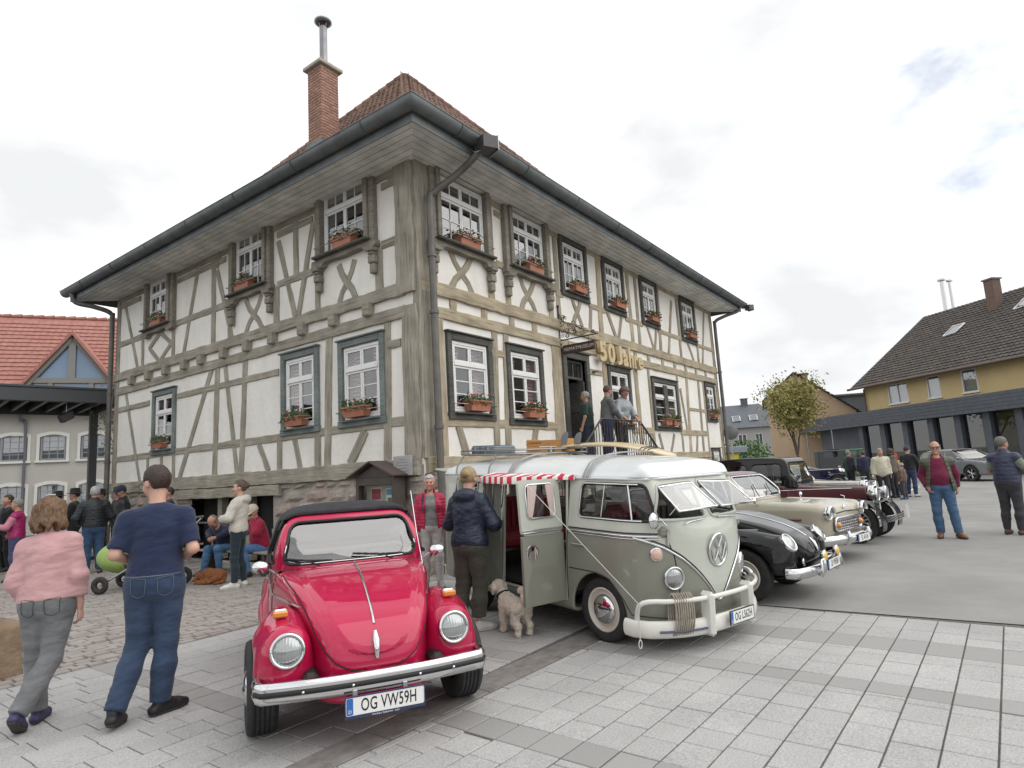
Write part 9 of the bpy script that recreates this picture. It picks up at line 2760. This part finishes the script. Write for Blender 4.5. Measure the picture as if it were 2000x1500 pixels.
def leafm(nm, c, c2):
 return mat(nm, c, .6, c2=c2, vscale=1.6, detail=6, ramp=(.35,.65))
m_bark = mat('tree_bark', (.10,.075,.055),.95, c2=(.16,.125,.095), vscale=6, bump=.6, bscale=20)
tree('street_tree', (43.5,8.9),8.6,4.6, 'small street tree with sparse yellow-green leaves in front of the tan gable house', 'tree', 8500,.10, leafm('leaf_olive', (.19,.19,.055),(.36,.31,.10)), m_bark, 5,.15,.40)
tree('young_tree', (8.5,22.3),4.6,1.7, 'thin young tree with few leaves between canopy post and museum corner', 'tree', 700,.06, leafm('leaf_soft', (.12,.135,.055),(.2,.2,.1)), m_bark, 9,.05)
bu = empty('garden_bush', (37.2,10.62,0),0, 'dense green bush behind the far corner of the museum', 'bush')
br_ = random.Random(2)
o = obj('foliage', leaf_mesh(2600,(1.6,1.5,1.35),.10, br_, leafm('leaf_bush', (.04,.10,.02),(.085,.18,.045)), shape=lambda p: .35 < p.length < 1.02 + .18 * math.sin(7 * p.x + 3 * p.z)), bu); o.location = (0,0,1.35); tag(o, kind='stuff')
# -- shop with the glass front, yellow house behind
m_slate = mat('slate_cladding', (.075,.085,.105),.6, c2=(.10,.11,.13), vscale=3); m_greyw = mat('shop_grey_wall', (.125,.138,.165),.85, c2=(.15,.162,.19), vscale=1)
sh_ = empty('glass_fronted_shop', (0,0,0),0, 'low grey shop with slate clad fascia and dark framed glass front', 'shop'); sh_.matrix_world = frame2((55.22,10.95),(-.716,-.698))
for j in range(5):
 g = Geo(); g.box((-.5,-.02 - .006 * j, 3.48 + j * .20),(34,4,3.48 + j * .20 + .192),.004); obj('fascia_board', g.mesh('fascia_board', m_slate), sh_)
g = Geo(); g.box((.6,1.2,0),(5.9,1.5,3.478)); obj('wall', g.mesh('wall', m_greyw), sh_); g = Geo(); g.box((18.66,.6,0),(34,.8,3.478)); obj('wall', g.mesh('wall', m_greyw), sh_)
cols = (6.0,8.15,10.2,12.3,14.3,16.25,18.2)
for i, s in enumerate(cols):
 g = Geo(); g.box((s, .45,0),(s + .45,.95,3.478),.01); obj('column', g.mesh('column', m_slate), sh_)
 if i < 6: g = Geo(); g.quad((s + .45,.7,.05),(cols[i + 1], .7,.05),(cols[i + 1], .7,3.45),(s + .45,.7,3.45)); obj('shop_window', g.mesh('shop_window', m_shopglass), sh_)
for i in range(5):
 g = Geo(); g.box((8.7 + i * 2.0,1.6,.8),(9.7 + i * 2.0,2.2,1.5),.03); obj('shop_display', g.mesh('shop_display', mat('display_grey', (.2,.2,.2),.7)), sh_)
g = Geo(); g.box((6,3.5,0),(18.5,3.6,3.4)); obj('back_wall', g.mesh('back_wall', mat('shop_inside', (.13,.13,.125),.9)), sh_)
for s in (.2,3.4):
 g = Geo(); g.tube([(s, .2,0),(s, .2,3.47)], .05,8); obj('post', g.mesh('post', m_steel), sh_)
m_yel = mat('ochre_render', (.60,.46,.235),.9, c2=(.65,.51,.27), vscale=.8, bump=.2, bscale=40); m_dk = mat('weathered_dark_tile', (.060,.052,.046),.9, c2=(.115,.10,.088), vscale=2.2, detail=12, ramp=(.35,.7))
yh = empty('ochre_house', (0,0,0),0, 'ochre yellow house with big dark weathered tile roof', 'house'); yh.matrix_world = frame2((53.19,5.94),(-.67,-.74))
wy = [(2.25,3.95,4.9,6.3),(5.55,6.55,4.9,6.36),(8.1,9.15,4.92,6.36),(12.5,14.0,4.9,6.3)]
wall_panel(yh, 0,24,0,6.95, wy, m_yel)
for i, (a, b, c_, e_) in enumerate(wy): house_window(yh, a, c_, b - a, e_ - c_, m_frame_w, 2 if i in (0,3) else 1, d=.05)
g = Geo(); g.add([(0,0,0),(0,14,0),(0,14,6.9),(0,7,12.0),(0,0,6.9)], [(0,1,2,3,4)]); obj('gable_wall', g.mesh('gable_wall', m_yel), yh)
g = Geo(); g.add([(-.6,-.8,6.35),(25,-.8,6.35),(25,7,12.05),(-.6,7,12.05),(25,14.8,6.35),(-.6,14.8,6.35)], [(0,1,2,3),(3,2,4,5)]); obj('roof', g.mesh('roof', m_dk), yh)
up_ = Vector((0,7.8,5.7)); tiles_on(yh, (-.6,-.8,6.35),(1,0,0), up_, 20, up_.length, .33,.37, m_dk, lift=.055, wave=.045)
g = Geo(); g.tube([(-.6,-.9,6.36),(25,-.9,6.36)], .09,8); g.tube([(.15,-.15,6.3),(.15,-.1,3)], .06,8); obj('gutter', g.mesh('gutter', mat('gutter_brown', (.10,.06,.045),.5)), yh)
def skylight(par, x, v, A, up, n, w=.9, h=1.15):
 p = Vector(A) + Vector((x, 0,0)) + up.normalized() * v; u_ = up.normalized(); n_ = Vector((1,0,0)).cross(u_)
 q = [p + n_ * .12, p + Vector((w, 0,0)) + n_ * .12, p + Vector((w, 0,0)) + u_ * h + n_ * .12, p + u_ * h + n_ * .12]
 g = Geo(); g.quad(*q); o = obj('skylight', g.mesh('skylight', mat('skylight_glass', (.05,.06,.07),.04, spec=1.0, coat=1.0)), par); strip('skylight_frame', q, .06, m_frame_w, o, closed=True)
skylight(yh, 5.0,5.0,(-.6,-.8,6.35), up_, None); skylight(yh, 9.3,6.3,(-.6,-.8,6.35), up_, None)
def chimney(par, x, y, z0, z1, w, m):
 g = Geo(); g.box((x - w, y - w, z0),(x + w, y + w, z1)); c_ = obj('chimney', g.mesh('chimney', m), par); g = Geo(); g.box((x - w - .08, y - w - .08, z1 + .001),(x + w + .08, y + w + .08, z1 + .1)); obj('chimney_cap', g.mesh('chimney_cap', m_zinc), c_)
chimney(yh, 6.6,5.4,10.3,12.75,.33, mat('chimney_brown', (.14,.09,.075),.9, c2=(.18,.12,.10), vscale=9))
m_ss = mat('bright_flue', (.62,.62,.62),.25,.8)
for i, (x, y) in enumerate(((60.1,.2),(60.5,-.3))):
 f_ = empty('steel_flue', (x, y, 0),0,('taller' if i == 0 else 'shorter') + ' of two bright steel flues rising behind the ochre house roof', 'flue', 'steel flues')
 g = Geo(); g.tube([(0,0,0),(0,0,14.9 - i * .1)], .16 - .04 * i, 12); obj('pipe', g.mesh('pipe', m_ss), f_); g = Geo(); g.tube([(0,0,15.0 - i * .1),(0,0,15.12 - i * .1)], .3 - .06 * i, 12); g.tube([(0,0,14.88 - i * .1),(0,0,15.01 - i * .1)], .05,6); obj('cowl', g.mesh('cowl', m_ss), f_)
# -- tan gable house, small grey block, far grey house
m_tan = mat('tan_render', (.46,.33,.215),.9, c2=(.50,.37,.26), vscale=.7)
th = empty('tan_gable_house', (55.6,11.2,0),0, 'tan gabled house with dark ribbed roof behind the street tree', 'house'); th.matrix_world = Matrix(((.59,.93,0,55.6),(-.80,-.37,0,11.2),(0,0,1,0),(0,0,0,1)))
g = Geo(); g.add([(-2.3,0,0),(4.3,0,0),(4.3,0,5.0),(0,0,8.5),(-2.3,0,6.6)], [(0,1,2,3,4)]); g.add([(4.3,0,0),(4.3,12,0),(4.3,12,5),(4.3,0,5)], [(0,1,2,3)]); obj('wall', g.mesh('wall', m_tan), th)
g = Geo(); g.add([(4.7,-.4,4.72),(0,-.4,8.62),(0,12,8.62),(4.7,12,4.72),(-2.7,-.4,6.4),(-2.7,12,6.4)], [(0,1,2,3),(1,4,5,2)]); obj('roof', g.mesh('roof', m_dk), th)
u2 = Vector((-4.7,0,3.9)); tiles_on(th, (4.7,-.4,4.72),(0,1,0), u2,12, u2.length, .4,.36, m_dk, lift=.09, wave=.02)
chimney(th, 1.2,8.2,6.5,9.3,.38, m_brick); house_window(th, -.6,5.2,.9,1.1, m_frame_w, 2, d=-.02); house_window(th, 1.9,2.3,1.0,1.2, m_frame_w, 2, d=-.02)
gb_ = empty('grey_annexe', (0,0,0),0, 'plain grey block between the tan gable and the ochre house', 'annexe'); gb_.matrix_world = frame2((60.5,8.8),(.4,-.92))
g = Geo(); g.box((-.8,0,0),(4.2,5,6.6)); obj('wall', g.mesh('wall', m_greyw), gb_); g = Geo(); g.box((-1.0,-.2,6.601),(4.4,5.2,6.75)); obj('flat_roof', g.mesh('flat_roof', m_zinc), gb_)
fh = empty('far_grey_house', (0,0,0),0, 'distant grey house with slate roof and three skylights behind the museum end', 'house'); fh.matrix_world = frame2((76,26),(.36,-.93))
m_gh = mat('grey_render', (.36,.355,.345),.9); wf = [(1.5,2.5,3.3,4.6),(3.6,4.6,3.3,4.6),(5.6,6.4,3.3,4.6),(5.4,6.4,.7,2.0)]
wall_panel(fh, -6,9,0,5.5, wf, m_gh)
for (a, b, c_, e_) in wf: house_window(fh, a, c_, b - a, e_ - c_, m_frame_w, 2, d=.05)
g = Geo(); g.add([(-6,-.4,5.4),(9.3,-.4,5.4),(7.0,5,8.6),(-6,5,8.6),(9.3,10,5.4)], [(0,1,2,3),(1,4,2)]); obj('roof', g.mesh('roof', m_slate), fh)
up3 = Vector((0,5.4,3.2))
for x in (1.0,3.3,5.3): skylight(fh, x, 1.6,(0,-.4,5.4), up3, None, .9,1.3)
chimney(fh, 5.2,5,8.0,9.3,.4, m_slate)
# houses closing the far side of the square so the horizon stays built up
for (x, y, u, L_, h_, hr_, lb) in ((95,40,(.45,-.9),16,5.5,4, 'distant cream house low behind the bush'),(30,62,(.86,-.51),24,6,5, 'distant house behind the red roofed barn'),(84,-12,(.5,-.86),26,5.5,5, 'distant house hidden behind the ochre house')):
 hs = empty('distant_house', (0,0,0),0, lb, 'house'); hs.matrix_world = frame2((x, y), u)
 g = Geo(); g.box((-L_ / 2,0,0),(L_ / 2,9, h_)); obj('wall', g.mesh('wall', m_gh), hs); g = Geo(); g.prism([(-.5, h_ - .1),(9.5, h_ - .1),(4.5, h_ + hr_)], -L_ / 2 - .4, L_ / 2 + .4, Matrix(((0,0,1,0),(1,0,0,0),(0,1,0,0),(0,0,0,1)))); obj('roof', fixn(g.mesh('roof', m_dk)), hs)
# small yellow booth, back of a round road sign
bo = empty('yellow_booth', (34.7,10.7,0), R(-40), 'small yellow booth with grey flat roof by the bush', 'booth')
g = Geo(); g.box((-.35,-.3,0),(.35,.3,2.0),.02); obj('booth_body', g.mesh('booth_body', mat('booth_yellow', (.62,.50,.03),.5)), bo); g = Geo(); g.box((-.7,-.5,2.001),(.8,.5,2.35),.03); obj('booth_roof', g.mesh('booth_roof', mat('booth_grey', (.22,.25,.28),.6)), bo)
rs_ = empty('road_sign', (27.45,8.34,0), R(195), 'grey back of a round road sign on a steel pole beside the museum', 'road sign')
g = Geo(); g.tube([(0,0,0),(0,0,3.1)], .035,8); obj('pole', g.mesh('pole', m_steel), rs_); g = Geo(); g.lathe([(0,0),(.31,0),(.32,.015),(.31,.03),(0,.03)], 28, Matrix.Translation((.04,0,2.82)) @ Matrix.Rotation(R(90),4, 'Y')); obj('sign_disc', g.mesh('sign_disc', mat('sign_back', (.16,.165,.17),.5,.4)), rs_)
# railing of metal bars seen behind the ivory car
rr = empty('barrier_railing', (35.0,6.9,0), R(-60), 'galvanised tube barrier in front of the grey shop wall', 'barrier')
for pts in (((-2.5,0,1.9),(2.5,0,.9)),((-2.5,0,1.5),(2.5,0,.5)),((-2.5,0,0),(-2.5,0,1.9)),((2.5,0,0),(2.5,0,.9)),((0,0,0),(0,0,1.4))):
 g = Geo(); g.tube([(p[0] * .6, p[1], p[2] * .75) for p in pts], .022,6); obj('tube', g.mesh('tube', m_steel), rr)
